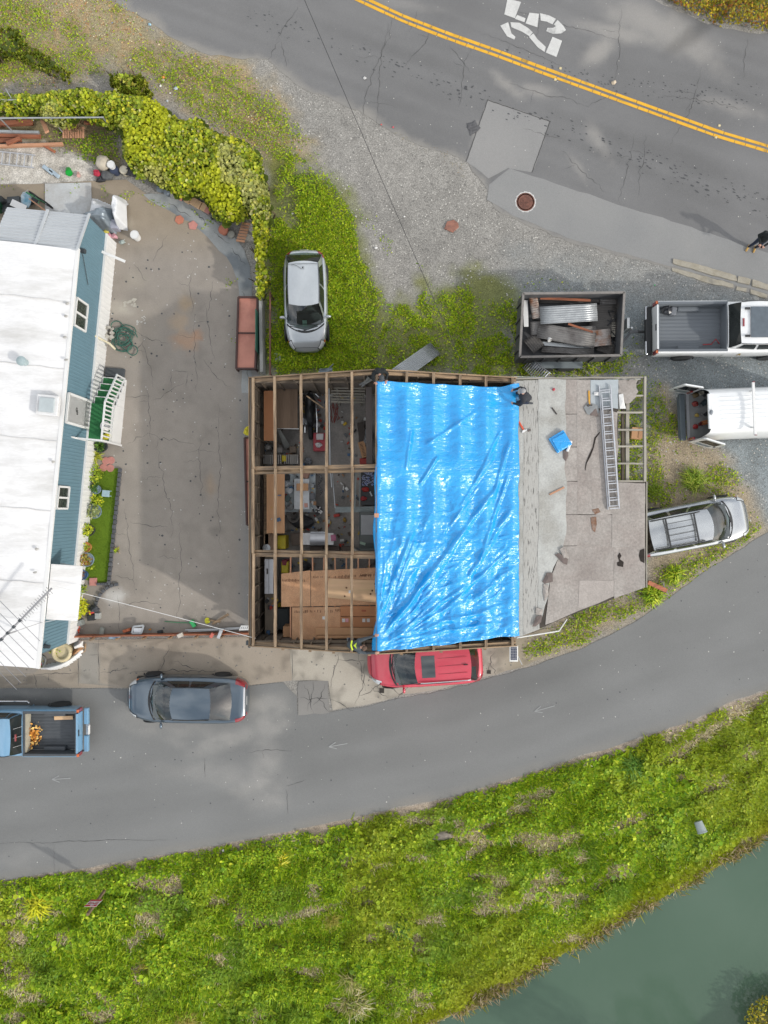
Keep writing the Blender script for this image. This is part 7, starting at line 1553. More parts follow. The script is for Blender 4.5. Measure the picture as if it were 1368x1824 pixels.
# dark green cart with a grey top
t,c,d=crate('green_cabinet','dark green cabinet with pale grey top under the ridge','cabinet',(640,912,672,982),.05,1.0,M('dark_green_paint',lin('1f302a',.8),.35,coat=.5));g=G();p=W(658,935,1.1);g.box((p.x,p.y,1.09),(.66,.78,.05));part('top',g,M('grey_top',lin('a8aaac',.8),.5,var=.08),t,bevel=.02);g=G();p=W(646,968,1.06);g.box((p.x,p.y,1.058),(.22,.10,.006),rz=-.3);part('sticker',g,M('sticker',lin('9ab4a0',.8),.6),t)
small('red_wedge','red wedge on the floor left of the green cabinet','wedge',600,918,.06,(.24,.12,.15),'c04438',.2);small('yellow_block','small brass lump on the floor by the cabinet','lump',614,926,.06,(.14,.2,.12),'a8883c',blob=True,seed=6)
g=G();pts=[W(588+3*math.sin(i*.8)+i*.35,735+14*math.sin(i*.5)+6*math.cos(i*1.3),.07)for i in range(46)];g.tube(pts,.014,5);solo('extension_cord',g,M('dark_red_cord',lin('8c4038',.8),.6),'red extension cord curled on the workshop floor','cord')
# south bay
t,c,d=crate('aluminium_box','long aluminium tool box on the west shelf of the south bay','tool box',(471,996,487,1058),1.35,.25,ALU);g=G();g.box((c.x,c.y,1.606),(.012,d[1],.012));part('seam',g,MATS['dark_iron'],t);g=G();g.box((c.x-.06,c.y+.2,1.62),(.05,.22,.03));part('handle',g,MATS['dark_iron'],t)
shelfunit('brown grey plank shelf along the west wall of the south bay',(472,990,494,1128),1.34,M('grey_brown_board',lin('857a6c',.8),.8,var=.15))
small('red_container','dark red container behind the yellow bin','container',512,1000,.06,(.2,.22,.9),'8a3440');small('grey_drum','dark grey drum below the loft joists','drum',545,1006,.06,(.5,.4,.9),'4a4a4c',blob=True,seed=2)
small('opening_dark_block','black block added to darken the loft opening','case',511,1095,.06,(.5,.8,1.2),'2c3436');crate('cardboard_box','small cardboard box beside the loft sheets','box',(504,1116,520,1135),.05,1.9,CARD2)  # first box is added to blacken the loft opening, where only shade shows
t=thing('plywood_sheet','pale knotty plywood sheet lying on the loft','plywood',tuple(W(628,1050,2.3)));g=G();z=2.345;g.slab([Vector((p.x,p.y,z))for p in WP([(586,1030),(672,1034),(690,1036),(690,1076),(672,1074),(640,1070),(580,1064)],z)],.018);part('sheet',g,PLY,t)
g=G();
for x,y in((617,1047),(663,1052),(660,1058),(614,1062),(668,1040)):p=W(x,y,2.35);g.lathe([(0,0),(.035,0)],(p.x,p.y,2.348),8)
part('knot',g,M('knot',lin('9a5a3c',.8),.8),t)
for i,(rc,z0)in enumerate((((606,1080,690,1098),2.33),((606,1099,690,1117),2.31),((562,1118,690,1131),2.32),((565,1132,690,1137),2.32))):
    t,c,d=crate('flat_carton',('topmost flat brown carton','second flat brown carton with white labels','third flat brown carton','narrow flat brown carton')[i]+' on the loft','carton',rc,z0,.10,CARD if i<2 else CARD2)
    if i==1:
        for x,hx in((612,'d8d4d0'),(618,'d89aa0'),(648,'d8d4d0'),(656,'d0d0d0')):p=W(x,1105,2.42);g=G();g.box((p.x,p.y,2.417),(.11,.13,.005));part('paper_label',g,M('label_'+hx,lin(hx,.8),.7),t)
    if i==0:p=W(648,1088,2.44);g=G();g.box((p.x,p.y,2.437),(.16,.06,.004));part('paper_label',g,M('label_red',lin('a8583c',.8),.7),t)
for i,(x,y)in enumerate(((624,1054),(577,1101))):p=W(x,y,2.36);g=G();g.box((p.x,p.y,2.368 if i==0 else 2.312),(.12,.11,.004));solo('paper_tag',g,WHITE,('white paper tag on the plywood sheet','white paper tag on the strand board')[i],'tag')
g=G();c=W(671,918,4.3);g.box((c.x,c.y,roofz(c.x)+.06),(.15,.14,.06));part('nailing_block',g,WOODN,ws)
g=G();c=W(683,1162,3.0);g.box((c.x,c.y,1.5),(.01,.01,.01));
c=W(444,1148,3.1);g=G();g.box((XE0-.09,YS+.05,3.05),(.12,.14,.2));g.lathe([(.05,0),(.06,.06),(.03,.08)],(XE0-.02,YS-.06,3.1),10);part('corner_fitting',g,MATS['dark_fitting'],ws)

# loose screws, offcuts and scraps too small to tell apart
def clutter():
    rr=random.Random(55);g=G();cols=[];pal=[lin(h_,.8)for h_ in('c8c8c4','8a8680','3a3a3c','a07a58','6a6e72','b8402c','d0b040','4a6a8c','dcdcd8','5c4c40')]
    for(x0,y0,x1,y1),z,n in(((538,700,582,768),.08,60),((470,788,545,828),.10,60),((508,842,562,912),.82,70),((508,912,590,946),.08,60),((590,700,660,712),.10,20),((596,730,660,830),.07,30),((510,985,670,1010),.08,40),((594,840,640,900),.07,25),((600,920,640,980),.07,25),((472,1060,494,1128),1.36,20),((470,842,508,950),2.02,4)):
        for i in range(n):
            p=W(rr.uniform(x0,x1),rr.uniform(y0,y1),z);s_=rr.uniform(.04,.16);k0=len(g.v);g.box((p.x,p.y,z+s_*.3),(s_,s_*rr.uniform(.25,1),s_*rr.uniform(.3,.8)),rz=rr.uniform(0,3));cols+=[np.array(rr.choice(pal))*rr.uniform(.7,1.2)]*(len(g.v)-k0)
    o=mesh_obj('workshop_scraps',g.v,g.f,attr_mat('scrap_mix',rough=.6,fine=.2,bump=.1));col_attr(o,np.array(cols));o['kind']='stuff';o['label']='loose scraps and small parts strewn about the open workshop'
clutter()
# ------------------------------------------------------------------ vehicles
GLASS=glass_mat('car_glass',(.66,.74,.72));GLASSD=M('privacy_glass',lin('2c302f',.8),.06,var=.15,scale=4,spec=.6)
INT=M('car_interior',lin('8a8c8c',.8),.85,var=.1);INTD=M('car_interior_dark',lin('5c6264',.8),.85,var=.1)
BLKP=M('black_trim',lin('2a2c2e',.8),.55,var=.12);CHROME=M('chrome_trim',lin('d8dade',.8),.18,metal=.9,var=.05)
RED_L=M('tail_lamp',lin('8e2a32',.8),.25,coat=.8,var=.1);HEAD_L=M('head_lamp',lin('cfd2d4',.8),.15,coat=.8,var=.2,scale=14);AMB=M('amber_lamp',lin('e07030',.8),.25,coat=.6)
TYREX=0
RIM=M('wheel_rim',lin('b4b8bc',.8),.35,metal=.7,var=.08);TYRE=M('tyre',lin('303234',.8),.88,var=.15,scale=16)
def paint(nm,hx,metal=.35,rough=.32,k=.8):return M(nm,lin(hx,k),rough,metal=metal,var=.05,scale=.8,coat=.9,fine=.03)
def catmull(ts,P,t):
    P=np.asarray(P,float);i=int(np.clip(np.searchsorted(ts,t)-1,0,len(ts)-2));u=(t-ts[i])/(ts[i+1]-ts[i])
    p1,p2=P[i],P[i+1];m1=(P[min(i+1,len(P)-1)]-P[max(i-1,0)])*.5;m2=(P[min(i+2,len(P)-1)]-P[i])*.5
    return p1*(2*u**3-3*u*u+1)+m1*(u**3-2*u*u+u)+p2*(-2*u**3+3*u*u)+m2*(u**3-u*u)
class Body:
    TS=[0,.30,.50,.62,.70,.80,.92,1.0]
    def __init__(s,L,Wd,prof,nf=4.2,nr=5.5,zb=.22):s.L,s.W,s.nf,s.nr,s.zb=L,Wd,nf,nr,zb;s.px=[p[0]for p in prof];s.pz=[p[1]for p in prof]
    def top(s,x):return float(np.interp(x,s.px,s.pz))
    def at(s,x,t):
        u=min(1,abs(x)/(s.L/2));n=s.nf if x>0 else s.nr;w=s.W/2*max(0.0,1-u**n)**(1/n);zt=s.top(x);zb=s.zb+.10*u**8;a=abs(t)
        K=[(0,zt),(.5*w,zt-.006),(.78*w,zt-.03),(.92*w,zt-.075),(.975*w,zt-.15),(w,.52*zt+.48*zb),(.985*w,.25*zt+.75*zb),(.94*w,zb)]
        y,z=catmull(s.TS,K,a);return Vector((x,math.copysign(y,t)if t else 0.0,z))
    def mesh(s,x0=None,x1=None,n=44):
        x0=-s.L/2 if x0 is None else x0;x1=s.L/2 if x1 is None else x1;g=G();P=np.zeros((n,37,3))
        for i in range(n):
            q=math.sin((2*i/(n-1)-1)*math.pi/2)if x0==-s.L/2 and x1==s.L/2 else 2*i/(n-1)-1
            x=(x0+x1)/2+(x1-x0)/2*q
            for j in range(37):P[i,j]=s.at(x,-1+2*j/36)
        g.grid(P);return g
    def patch(s,x0,x1,t0,t1,off=.008,nx=7,nt=6,skew=0.0,g=None):
        P=np.zeros((nx,nt,3))
        for i in range(nx):
            for j in range(nt):
                t=t0+(t1-t0)*j/(nt-1);x=x0+(x1-x0)*i/(nx-1)+skew*(j/(nt-1));x=max(-s.L/2+.002,min(s.L/2-.002,x));p=s.at(x,t);e=.012
                a=s.at(min(x+e,s.L/2-.001),t)-s.at(max(x-e,-s.L/2+.001),t);b=s.at(x,t+.01)-s.at(x,t-.01);nn=a.cross(b)
                if nn.length>1e-9:
                    nn.normalize()
                    if nn.dot(p-Vector((p.x*.8,0,.3)))<0:nn=-nn
                P[i,j]=p+nn*off
        g=g or G();g.grid(P,flip=(t1>t0)==(x1<x0));return g
def wheel(parent,x,y,r,side,rimr=.62,w=.21,rim=None):
    g=G();yo=y;g.lathe([(r*rimr,-w/2),(r*.94,-w/2),(r,-w*.36),(r,w*.36),(r*.94,w/2),(r*rimr,w/2)],(x,yo,r),26,axis='Y');wo=part('wheel',g,TYRE,parent,smooth=False)
    g=G();f=side*(w/2-.015);g.lathe([(0,f-.04*side),(r*.18,f),(r*.2,f-.05*side),(r*rimr*.92,f-.045*side),(r*rimr,f),(r*rimr*1.01,f-.06*side)],(x,yo,r),22,axis='Y')
    for k in range(5):a=k*1.2566;g.bar((x+.05*math.cos(a),yo+f-.015*side,r+.05*math.sin(a)),(x+r*rimr*.95*math.cos(a),yo+f-.012*side,r+r*rimr*.95*math.sin(a)),.05,.025,up=(0,1,0))
    part('rim',g,rim or RIM,wo)
def lerpg(A,B,n,bulge=0.0,bd=(0,0,1)):
    A=np.asarray(A,float);B=np.asarray(B,float);v=np.linspace(0,1,n)[:,None,None];P=A[None]*(1-v)+B[None]*v;return P+(np.sin(np.pi*v)*bulge)*np.array(bd)[None,None]
def cabin(t,B,spec,pm,glass=GLASS,sideglass=GLASS,sunroof=None):
    """greenhouse: windscreen, roof, rear window, pillars and side windows on body B"""
    xbf,xtf,xtr,xbr,wb,wr,zr=spec['x'];cf,ct,cr=spec.get('curve',(.25,.10,.08));crown=spec.get('crown',.05);nu=13;us=np.linspace(-1,1,nu)
    zb=lambda x:B.top(x)-.03
    base=[(xbf-cf*u*u,u*wb*.95,zb(xbf-cf*u*u)-.05*u*u)for u in us];topf=[(xtf-ct*u*u,u*wr*.965,zr-crown*u*u)for u in us]
    g=G();g.grid(lerpg(base,topf,7,.03),flip=True);ws_=part('windscreen',g,glass,t,smooth=True)
    topr=[(xtr+.06*u*u,u*wr*.95,zr-.02-crown*u*u)for u in us];n=12;P=np.zeros((n,nu,3));
    for i in range(n):
        f=i/(n-1)
        for j in range(nu):a=np.array(topf[j]);b=np.array(topr[j]);q=a*(1-f)+b*f;q[2]+=.035*math.sin(math.pi*f);q[1]*=1+.03*math.sin(math.pi*f);P[i,j]=q
    g=G();g.grid(P,flip=True);rf=part('roof',g,pm,t,smooth=True)
    baser=[(xbr+cr*u*u,u*wb*.90,zb(xbr+cr*u*u)-.03*u*u)for u in us];g=G();g.grid(lerpg(topr,baser,6,.02),flip=True);part('rear_window',g,sideglass if spec.get('darkrear')else glass,t,smooth=True)
    for s in(-1,1):
        j=0 if s<0 else nu-1;m=15;bot=[];tp=[]
        for i in range(m):
            f=i/(m-1);xb=base[j][0]*(1-f)+baser[j][0]*f;yb=s*wb*(.95*(1-f)+.90*f+.05*math.sin(math.pi*f));bot.append((xb,yb,zb(xb)-.05+.02*f));k=P[:,j];ff=f*(n-1);i0=min(n-2,int(ff));tp.append(tuple(k[i0]*(1-ff+i0)+k[i0+1]*(ff-i0)))
        g=G();side=lerpg(bot,tp,5,.02,(0,s,0));g.grid(side,flip=(s<0));part('pillar_frame',g,pm,t,smooth=True)
        def sg(f0,f1,v0,v1,sk0=0,sk1=0):
            Q=np.zeros((4,9,3))
            for a in range(4):
                for b in range(9):
                    v=v0+(v1-v0)*a/3;f=(f0+sk0*v)+(f1+sk1*v-f0-sk0*v)*b/8;bb=np.array([np.interp(f,np.linspace(0,1,m),np.array(bot)[:,c])for c in range(3)]);tt=np.array([np.interp(f,np.linspace(0,1,m),np.array(tp)[:,c])for c in range(3)]);Q[a,b]=bb*(1-v)+tt*v+np.array([0,s*(.012+.02*math.sin(math.pi*v)),.006])
            g=G();g.grid(Q,flip=(s<0));part('side_window',g,sideglass,t,smooth=True)
        for(f0,f1)in spec.get('win',((.10,.46),(.50,.86))):sg(f0,f1,.10,.88,.0,.0)
        g=G();g.tube([tuple(Vector(q)+Vector((0,s*.012,.012)))for q in tp[::2]],.012,5);part('roof_gutter',g,BLKP,rf)
    # interior
    zf=max(B.top(0),zb(0))+.012;g=G();g.grid(np.array([[(x,y*wb*.93,zf+.004*(x>0))for y in(-1,0,1)]for x in np.linspace(xbr+cr+.05,xbf-cf-.02,6)]),flip=True);part('cabin_floor',g,INTD,t)
    g=G();xd=xbf-cf-.12;g.box((xd,0,zf+.03),(.42,wb*1.6,.05));g.box((xd-.2,.36,zf+.08),(.08,.34,.12));part('dashboard',g,INTD,t,bevel=.02)
    for x in((xtf+.05,xtr+.75)if xtf-xtr>1.5 else(xtf+.0,)):
        for s in(-1,1):g=G();g.box((x-.28,s*.36,zf+.16),(.16,.46,.30),R=Euler((0,-.2,0)).to_matrix());g.box((x-.33,s*.36,zf+.34),(.10,.24,.12));part('seat',g,INT,t,bevel=.03)
    # wipers and cowl
    g=G();
    for u0,u1 in((-.75,.0),(-.05,.7)):
        i0=int((u0+1)/2*(nu-1));a=Vector(base[i0])+Vector((.02,0,.05));b=Vector(base[int((u1+1)/2*(nu-1))])+Vector((-.03,0,.06));g.bar(a,b,.025,.02)
    part('wiper',g,BLKP,ws_)
    g=G();P2=np.zeros((2,nu,3))
    for j in range(nu):P2[0,j]=np.array(base[j])+np.array([.0,0,.035]);P2[1,j]=np.array(base[j])+np.array([.085,0,B.top(base[j][0]+.085)-base[j][2]+.004])
    g.grid(P2,flip=False);part('cowl',g,BLKP,t)
    g=G();g.box((xtf+.06,0,zr-.10),(.06,.2,.06));part('inner_mirror',g,BLKP,ws_)
    if sunroof:
        x0,x1,hw=sunroof;Q=np.zeros((6,7,3))
        for a in range(6):
            for b in range(7):x=x0+(x1-x0)*a/5;u=-1+2*b/6;f=(xtf-x)/(xtf-xtr);Q[a,b]=(x,u*hw,zr+.035*math.sin(math.pi*f)-.02*f-crown*(u*hw/wr)**2+.010)
        g=G();g.grid(Q);part('sunroof',g,M('sunroof_glass',lin('3c4448',.8),.08,coat=.8,var=.1),rf,smooth=True)
    return rf
def mirrors(t,x,y,z,pm,ang=.35):
    for s in(-1,1):
        g=G();g.blob((x,s*(y+.10),z),(.06,.12,.075),10,6,.0,1);g.box((x+.02,s*(y+.0),z-.03),(.05,.12,.04));part('door_mirror',g,pm,t,smooth=True)
def seams(t,B,xs,ts,segs=()):
    g=G()
    for x,t0,t1,sk in xs:B.patch(x,x+.012,t0,t1,.004,2,14,sk,g)
    for t0,x0,x1 in ts:B.patch(x0,x1,t0,t0+.006,.004,12,2,0,g)
    part('panel_gap',g,BLKP,t,kind='stuff')
def arches(t,B,xw,y,r):
    for x in xw:
        for s in(-1,1):
            g=G();pts=[]
            for k in range(13):a=math.pi*k/12;pts.append((x+r*math.cos(a),s*(y-.012),r*.92+r*math.sin(a)*.98))
            g.tube(pts,.03,5);part('wheel_arch',g,BLKP,t)
def car(name,label,px,py,rz,L,Wd,H,pm,cab,prof,front=None,nf=4.2,nr=5.5,wb=.28,sun=None,sg=GLASS,rr=.325,lights='std',trim=True):
    c=W(px,py);t=thing(name,label,'car',(c.x,c.y,.02),rz,local=True);B=Body(L,Wd,prof,nf,nr)
    part('body',B.mesh(),pm,t,smooth=True);g=G();g.box((0,0,.26),(L*.86,Wd*.84,.2));part('underbody',g,BLKP,t)
    rf=cabin(t,B,cab,pm,GLASS,sg,sun)
    xw=(L*wb+.05,-L*wb+.02)
    for x in xw:
        for s in(-1,1):wheel(t,x,s*(Wd/2-.085),rr,s)
    arches(t,B,xw,Wd/2,rr+.05)
    h=L/2
    for s in(-1,1):
        part('headlight',B.patch(h*.80,h*.935,s*.52,s*.76,.008,7,6,.05),HEAD_L,t,smooth=True);part('tail_light',B.patch(-h*.99,-h*.82,s*.50,s*.80,.010),RED_L,t,smooth=True)
        part('indicator',B.patch(h*.78,h*.82,s*.66,s*.76,.010,3,4),AMB,t)
        for x in(cab['x'][1]-.30,cab['x'][1]-1.25):part('door_handle',B.patch(x,x+.2,s*.715,s*.735,.025,4,2),pm if not trim else CHROME,t)
    for s in(-1,1):
        part('grille',B.patch(h*.94,h*.998,s*.74,s*.88,.006,6,5),BLKP,t);part('grille_trim',B.patch(h*.935,h*.998,s*.70,s*.735,.010,6,3),CHROME,t)
        part('headlight_bezel',B.patch(h*.785,h*.945,s*.50,s*.78,.004,7,6,.05),BLKP,t,smooth=True)
    g=G();g.box((-h+.03,0,.74),(.03,.34,.15));part('number_plate',g,WHITE,t)
    xbf,xtf,xtr,xbr=cab['x'][:4]
    seams(t,B,[(xtf+.30,s*.62,s*.95,0)for s in(-1,1)]+[(xtf-.62,s*.66,s*.95,0)for s in(-1,1)]+[(h*.93,-.55,.55,0)],[(s*.56,xbf-.2,h*.9)for s in(-1,1)])
    mirrors(t,xbf-cab.get('curve',(.25,))[0]-.22,Wd/2-.06,B.top(xbf-.4)+.02,pm)
    return t,B,rf
SIL=paint('silver_paint','c2c8cc',.55,.30);GRB=paint('blue_grey_paint','5c6b78',.6,.28,.75);REDP=paint('red_paint','c8354a',.10,.32,.85);SIL2=paint('bright_silver_paint','c0c4c6',.75,.20);BLUEP=paint('light_blue_paint','7faccc',.15,.35,.75);WHP=paint('white_vehicle_paint','e8eaea',.0,.4,.86)
# silver hatchback
prof=[(-1.98,.62),(-1.93,.88),(-1.8,.97),(-1.0,.98),(.6,.97),(1.0,.95),(1.3,.88),(1.65,.77),(1.85,.66),(1.98,.52)]
t,B,rf=car('hatchback_car','small silver hatchback parked on the green weeds',548,545,-math.pi/2+.02,3.96,1.72,1.5,SIL,dict(x=(1.24,.43,-1.30,-1.86,.77,.60,1.50),curve=(.30,.10,.10),crown=.045),prof,nf=3.6,nr=5.0,sg=GLASSD,trim=False)
g=G();g.box((.98,-.02,1.045),(.22,.17,.006),R=Euler((0,.42,0)).to_matrix());part('dash_paper',g,M('green_paper',lin('b8e0d0',.85),.8,var=.05),t)
g=G();g.tube([(-1.06,.05,1.53),(-1.02,0,1.55),(-.98,-.06,1.545),(-1.08,-.2,1.54),(-1.14,-.34,1.53),(-1.13,-.45,1.51)],.007,5);g.box((-1.02,0,1.55),(.06,.04,.03));part('aerial_wire',g,BLKP,rf)
g=G();g.grid(np.array([[(x,y*.56,1.535-.045*y*y)for y in np.linspace(-1,1,5)]for x in(-1.18,-1.165)]));part('roof_seam',g,BLKP,rf)
# dark grey blue sedan
prof=[(-2.42,.70),(-2.37,.95),(-2.2,1.03),(-1.5,1.04),(.7,1.0),(1.2,.98),(1.6,.92),(2.05,.82),(2.28,.68),(2.42,.52)]
t,B,rf=car('sedan_car','dark blue grey sedan parked below the yard fence',341,1237,math.pi-.01,4.84,1.86,1.45,GRB,dict(x=(1.36,.45,-1.12,-1.90,.80,.62,1.45),curve=(.24,.10,.06),win=((.12,.44),(.48,.80))),prof,nf=3.4,nr=5.5,sg=GLASSD)
g=G();B.patch(2.22,2.30,-.5,.5,.012,3,14,0,g);part('grille_trim',g,CHROME,t)
g=G();B.patch(-2.38,-2.30,-.5,.5,.010,3,12,0,g);part('boot_trim',g,CHROME,t)
# red SUV
prof=[(-2.28,.70),(-2.24,1.0),(-2.1,1.12),(-1.5,1.12),(.7,1.10),(1.2,1.07),(1.6,1.0),(1.95,.90),(2.15,.74),(2.28,.55)]
t,B,rf=car('suv_car','red sport utility car parked under the workshop eave',755,1172,math.pi+.065,4.55,1.88,1.65,REDP,dict(x=(1.34,.44,-1.72,-2.10,.82,.64,1.66),curve=(.22,.09,.10),win=((.10,.36),(.40,.66),(.70,.88))),prof,nf=3.6,nr=6.0,sun=(.18,-.33,.42),sg=GLASSD,rr=.36)
for s in(-1,1):g=G();g.tube([(.25,s*.60,1.67),(.1,s*.605,1.70),(-1.55,s*.60,1.68),(-1.66,s*.60,1.64)],.022,6);part('roof_rail',g,ALU,rf)
g=G();
for y in(-.3,0,.3):g.box((-1.0,y,1.688-.05*(y/.64)**2),(1.1,.012,.008))
part('roof_groove',g,M('dark_red_groove',lin('8a2030',.8),.5),rf);g=G();g.box((-1.5,.0,1.70),(.16,.03,.05));part('aerial_fin',g,BLKP,rf)
g=G();c=W(682,1160,1.0);solo_g=G();solo_g.box((c.x,c.y+.02,1.06),(.26,.16,.025),rz=.03);solo_g.box((c.x-.02,c.y+.03,1.08),(.2,.1,.02),rz=.03);solo('cardboard_piece',solo_g,M('pale_block',lin('b4a898',.8),.85,var=.1),'pale block of wood lying on the red car bonnet','block')
for s in(-1,1):g=G();B.patch(1.75,2.22,s*.45,s*.52,.012,8,3,0,g);part('headlight_trim',g,CHROME,t)
# silver wagon
prof=[(-2.35,.72),(-2.3,1.0),(-2.15,1.08),(-1.5,1.08),(.7,1.05),(1.25,1.02),(1.6,.97),(2.0,.88),(2.2,.74),(2.35,.55)]
t,B,rf=car('wagon_car','silver estate wagon with a black roof rack parked beside the lean to',1218,936,math.radians(11),4.70,1.84,1.5,SIL2,dict(x=(1.42,.50,-1.95,-2.22,.80,.62,1.52),curve=(.26,.12,.06),win=((.09,.34),(.38,.62),(.66,.90))),prof,nf=4.4,nr=7,sg=GLASSD)
for s in(-1,1):g=G();g.tube([(.05,s*.56,1.54),(-.1,s*.56,1.60),(-1.75,s*.56,1.58),(-1.85,s*.56,1.52)],.022,6);part('roof_rail',g,BLKP,rf)
for x in(-.22,-1.32):g=G();g.bar((x,-.58,1.63),(x,.58,1.63),.06,.03);part('cross_bar',g,BLKP,rf)
for y in(-.34,-.12,.12,.34):g=G();g.bar((-.22,y,1.645),(-1.32,y,1.645),.018,.02);part('rack_bar',g,BLKP,rf)
# ---- pickups
def pickup(name,label,px,py,rz,L,Wd,pm,cabx,bed,zr,zhood,zrail,liner,crew=False,nf=4.5):
    c=W(px,py);t=thing(name,label,'pickup',(c.x,c.y,.02),rz,local=True);xb0,xb1=bed  # bed from xb0 (rear) to xb1 (front)
    h=L/2;prof=[(-h,zrail-.02),(xb1,zrail),(cabx[1],zrail+.02),(cabx[0],zhood+.06),(h*.75,zhood),(h*.93,zhood-.1),(h,.7)]
    B=Body(L,Wd,prof,nf,30,.35);part('body',B.mesh(xb1,h,26),pm,t,smooth=True);g=G();g.box((xb1+.012,0,.75),(.02,Wd*.96,zrail-.3));part('cab_back',g,pm,t)
    cabin(t,B,dict(x=(cabx[0],cabx[1],xb1+.22,xb1+.03,Wd/2-.10,Wd/2-.20,zr),curve=(.18,.08,.0),crown=.04,win=((.12,.46),(.52,.88))if crew else((.14,.60),(.66,.90)),darkrear=True),pm,GLASS,GLASSD)
    ye=Wd/2;hs=zrail-.48
    for s in(-1,1):
        P=np.zeros((2,7,3));K=[(ye-.14,zrail),(ye-.03,zrail-.005),(ye,zrail-.10),(ye+.005,zrail-.3),(ye-.005,zrail-.5),(ye-.03,.5),(ye-.05,.42)]
        for i,x in enumerate((xb0,xb1-.02)):
            for j,(y,z)in enumerate(K):P[i,j]=(x,s*y,z)
        g=G();g.grid(P,flip=(s>0));bs=part('bed_side',g,pm,t,smooth=True)
        g=G();g.box(((xb0+xb1)/2,s*(ye-.10),zrail+.012),(xb1-xb0-.02,.09,.025));part('bed_rail',g,liner,bs,bevel=.008)
        g=G();g.box(((xb0+xb1)/2,s*(ye-.15),zrail-.24),(xb1-xb0-.04,.02,.48));part('bed_wall',g,liner,t)
        xw=(xb0+xb1)/2-.05;g=G();g.box((xw,s*(ye-.25),zrail-.40),(.85,.18,.24));part('wheel_well',g,liner,t,bevel=.05)
        wheel(t,xw,s*(ye-.10),.38,s,.58,.26);wheel(t,h*.62,s*(ye-.10),.38,s,.58,.26)
        g=G();g.tube([(xw+.44*math.cos(a),s*(ye+.01),.40+.44*math.sin(a))for a in[math.pi*k/12 for k in range(13)]],.03,5);part('wheel_arch',g,BLKP,t)
        g=G();g.box((xb0+.0,s*(ye-.07),zrail-.24),(.12,.13,.40));part('tail_light',g,RED_L,t,bevel=.02);g=G();g.box((xb0-.005,s*(ye-.07),zrail-.06),(.13,.10,.05));part('indicator',g,AMB,t)
        g=G();g.box((h*.93,s*(ye-.28),.86),(.16,.3,.16));part('headlight',g,HEAD_L,t,bevel=.02)
    n=24;P=[]
    for k in range(n+1):y=-ye+.16+(2*ye-.32)*k/n;P.append((y,zrail-.50+(.014 if k%2 else 0)))
    g=G();vs=[]
    for y,z in P:vs+=[(xb0+.03,y,z),(xb1-.03,y,z)]
    g.add(vs,[(2*k,2*k+1,2*k+3,2*k+2)for k in range(n)]);part('bed_floor',g,liner,t)
    g=G();g.box((xb1-.05,0,zrail-.23),(.04,2*ye-.3,.5));part('bed_front',g,liner,t)
    g=G();g.box((xb0-.01,0,zrail-.24),(.07,2*ye-.32,.5));tg=part('tailgate',g,pm,t,bevel=.015);g=G();g.box((xb0-.05,0,zrail-.1),(.02,.24,.08));part('handle',g,BLKP,tg)
    g=G();g.box((xb0+.03,0,zrail+.008),(.03,2*ye-.34,.02));part('tailgate_trim',g,liner,tg)
    g=G();g.box((h-.02,0,.6),(.14,Wd*.94,.22));part('front_bumper',g,BLKP,t,bevel=.04);mirrors(t,cabx[0]-.25,ye-.05,zhood+.10,pm)
    g=G();g.box((0,0,.42),(L*.9,Wd*.5,.16));part('chassis',g,BLKP,t)
    return t,B
LINER=M('bed_liner',lin('6a7076',.8),.75,var=.12,scale=3,stretch=(.3,3,1),rvar=.1);LINB=M('bed_liner_dark',lin('50555a',.8),.7,var=.15,scale=3)
t,B=pickup('pickup_truck','light blue pickup with an open bed at the left edge of the lower road',54,1290,math.pi,4.95,1.86,BLUEP,(1.0,.45),(-2.40,-.32),1.72,1.05,1.22,LINB)
for y0,y1 in((-.86,-.22),(.22,.86)):g=G();g.box((-2.57,(y0+y1)/2,.66),(.18,y1-y0,.16));part('bumper',g,BLUEP,t,bevel=.03)
g=G();g.box((-2.60,0,.62),(.14,.44,.1));part('bumper_step',g,ALU,t,bevel=.02);g=G();g.box((-2.68,.0,.70),(.012,.34,.16));part('number_plate',g,WHITE,t);g=G();g.box((-.30,0,1.71),(.05,.26,.05));part('brake_light',g,RED_L,t)
for y in(-.3,.05,.4):g=G();g.bar((-.33,y,1.30),(-.16,y,1.62),.012,.012);part('window_bar',g,ALU,t)
g=G();g.tube([(1.2,-.98,.45),(1.1,-1.05,.42),(-.1,-1.05,.42),(-.2,-.98,.45)],.035,6);part('step_bar',g,CHROME,t);g=G();g.box((-.42,0,1.0),(.05,1.5,.35));part('bed_box',g,M('cream_board',lin('b0aa98',.8),.8,var=.15),t)
c=W(60,1310,.9);P=np.column_stack([RNG.normal(c.x,.12,160),RNG.normal(c.y,.20,160),RNG.uniform(.78,.95,160)]);tb=thing('dry_branch','orange dry leafy branch in the blue pickup bed','branch',(c.x,c.y,.75));o=scatter('dry_leaves',P,RNG.uniform(.06,.16,160),pick([lin('d8a04c',KG),lin('c08038',KG),lin('e4bc70',KG)],160),'kite',LEAFD,(0,60));o.parent=tb;o.location=-ORG[tb.name];o['kind']='stuff'
g=G();c=W(112,1282,.8);g.bar(W(97,1279,.8),W(130,1278,.82),.14,.05);solo('bed_board',g,PLY,'yellowish board in the corner of the blue pickup bed','board')
t,B=pickup('pickup_truck','white pickup with grey lined bed behind the black trailer',1275,597,.005,5.95,2.04,WHP,(2.05,1.35),(-2.86,-.18),1.92,1.2,1.36,LINER,True)
g=G();g.box((-3.02,0,.72),(.26,1.9,.18));part('bumper',g,BLKP,t,bevel=.04);
for s in(-1,1):g=G();g.box((-3.10,s*.68,.74),(.12,.55,.14));part('bumper_end',g,CHROME,t,bevel=.04);g=G();g.box((.28,s*.52,1.955),(.20,.09,.03));part('roof_clip',g,BLKP,t,bevel=.02)
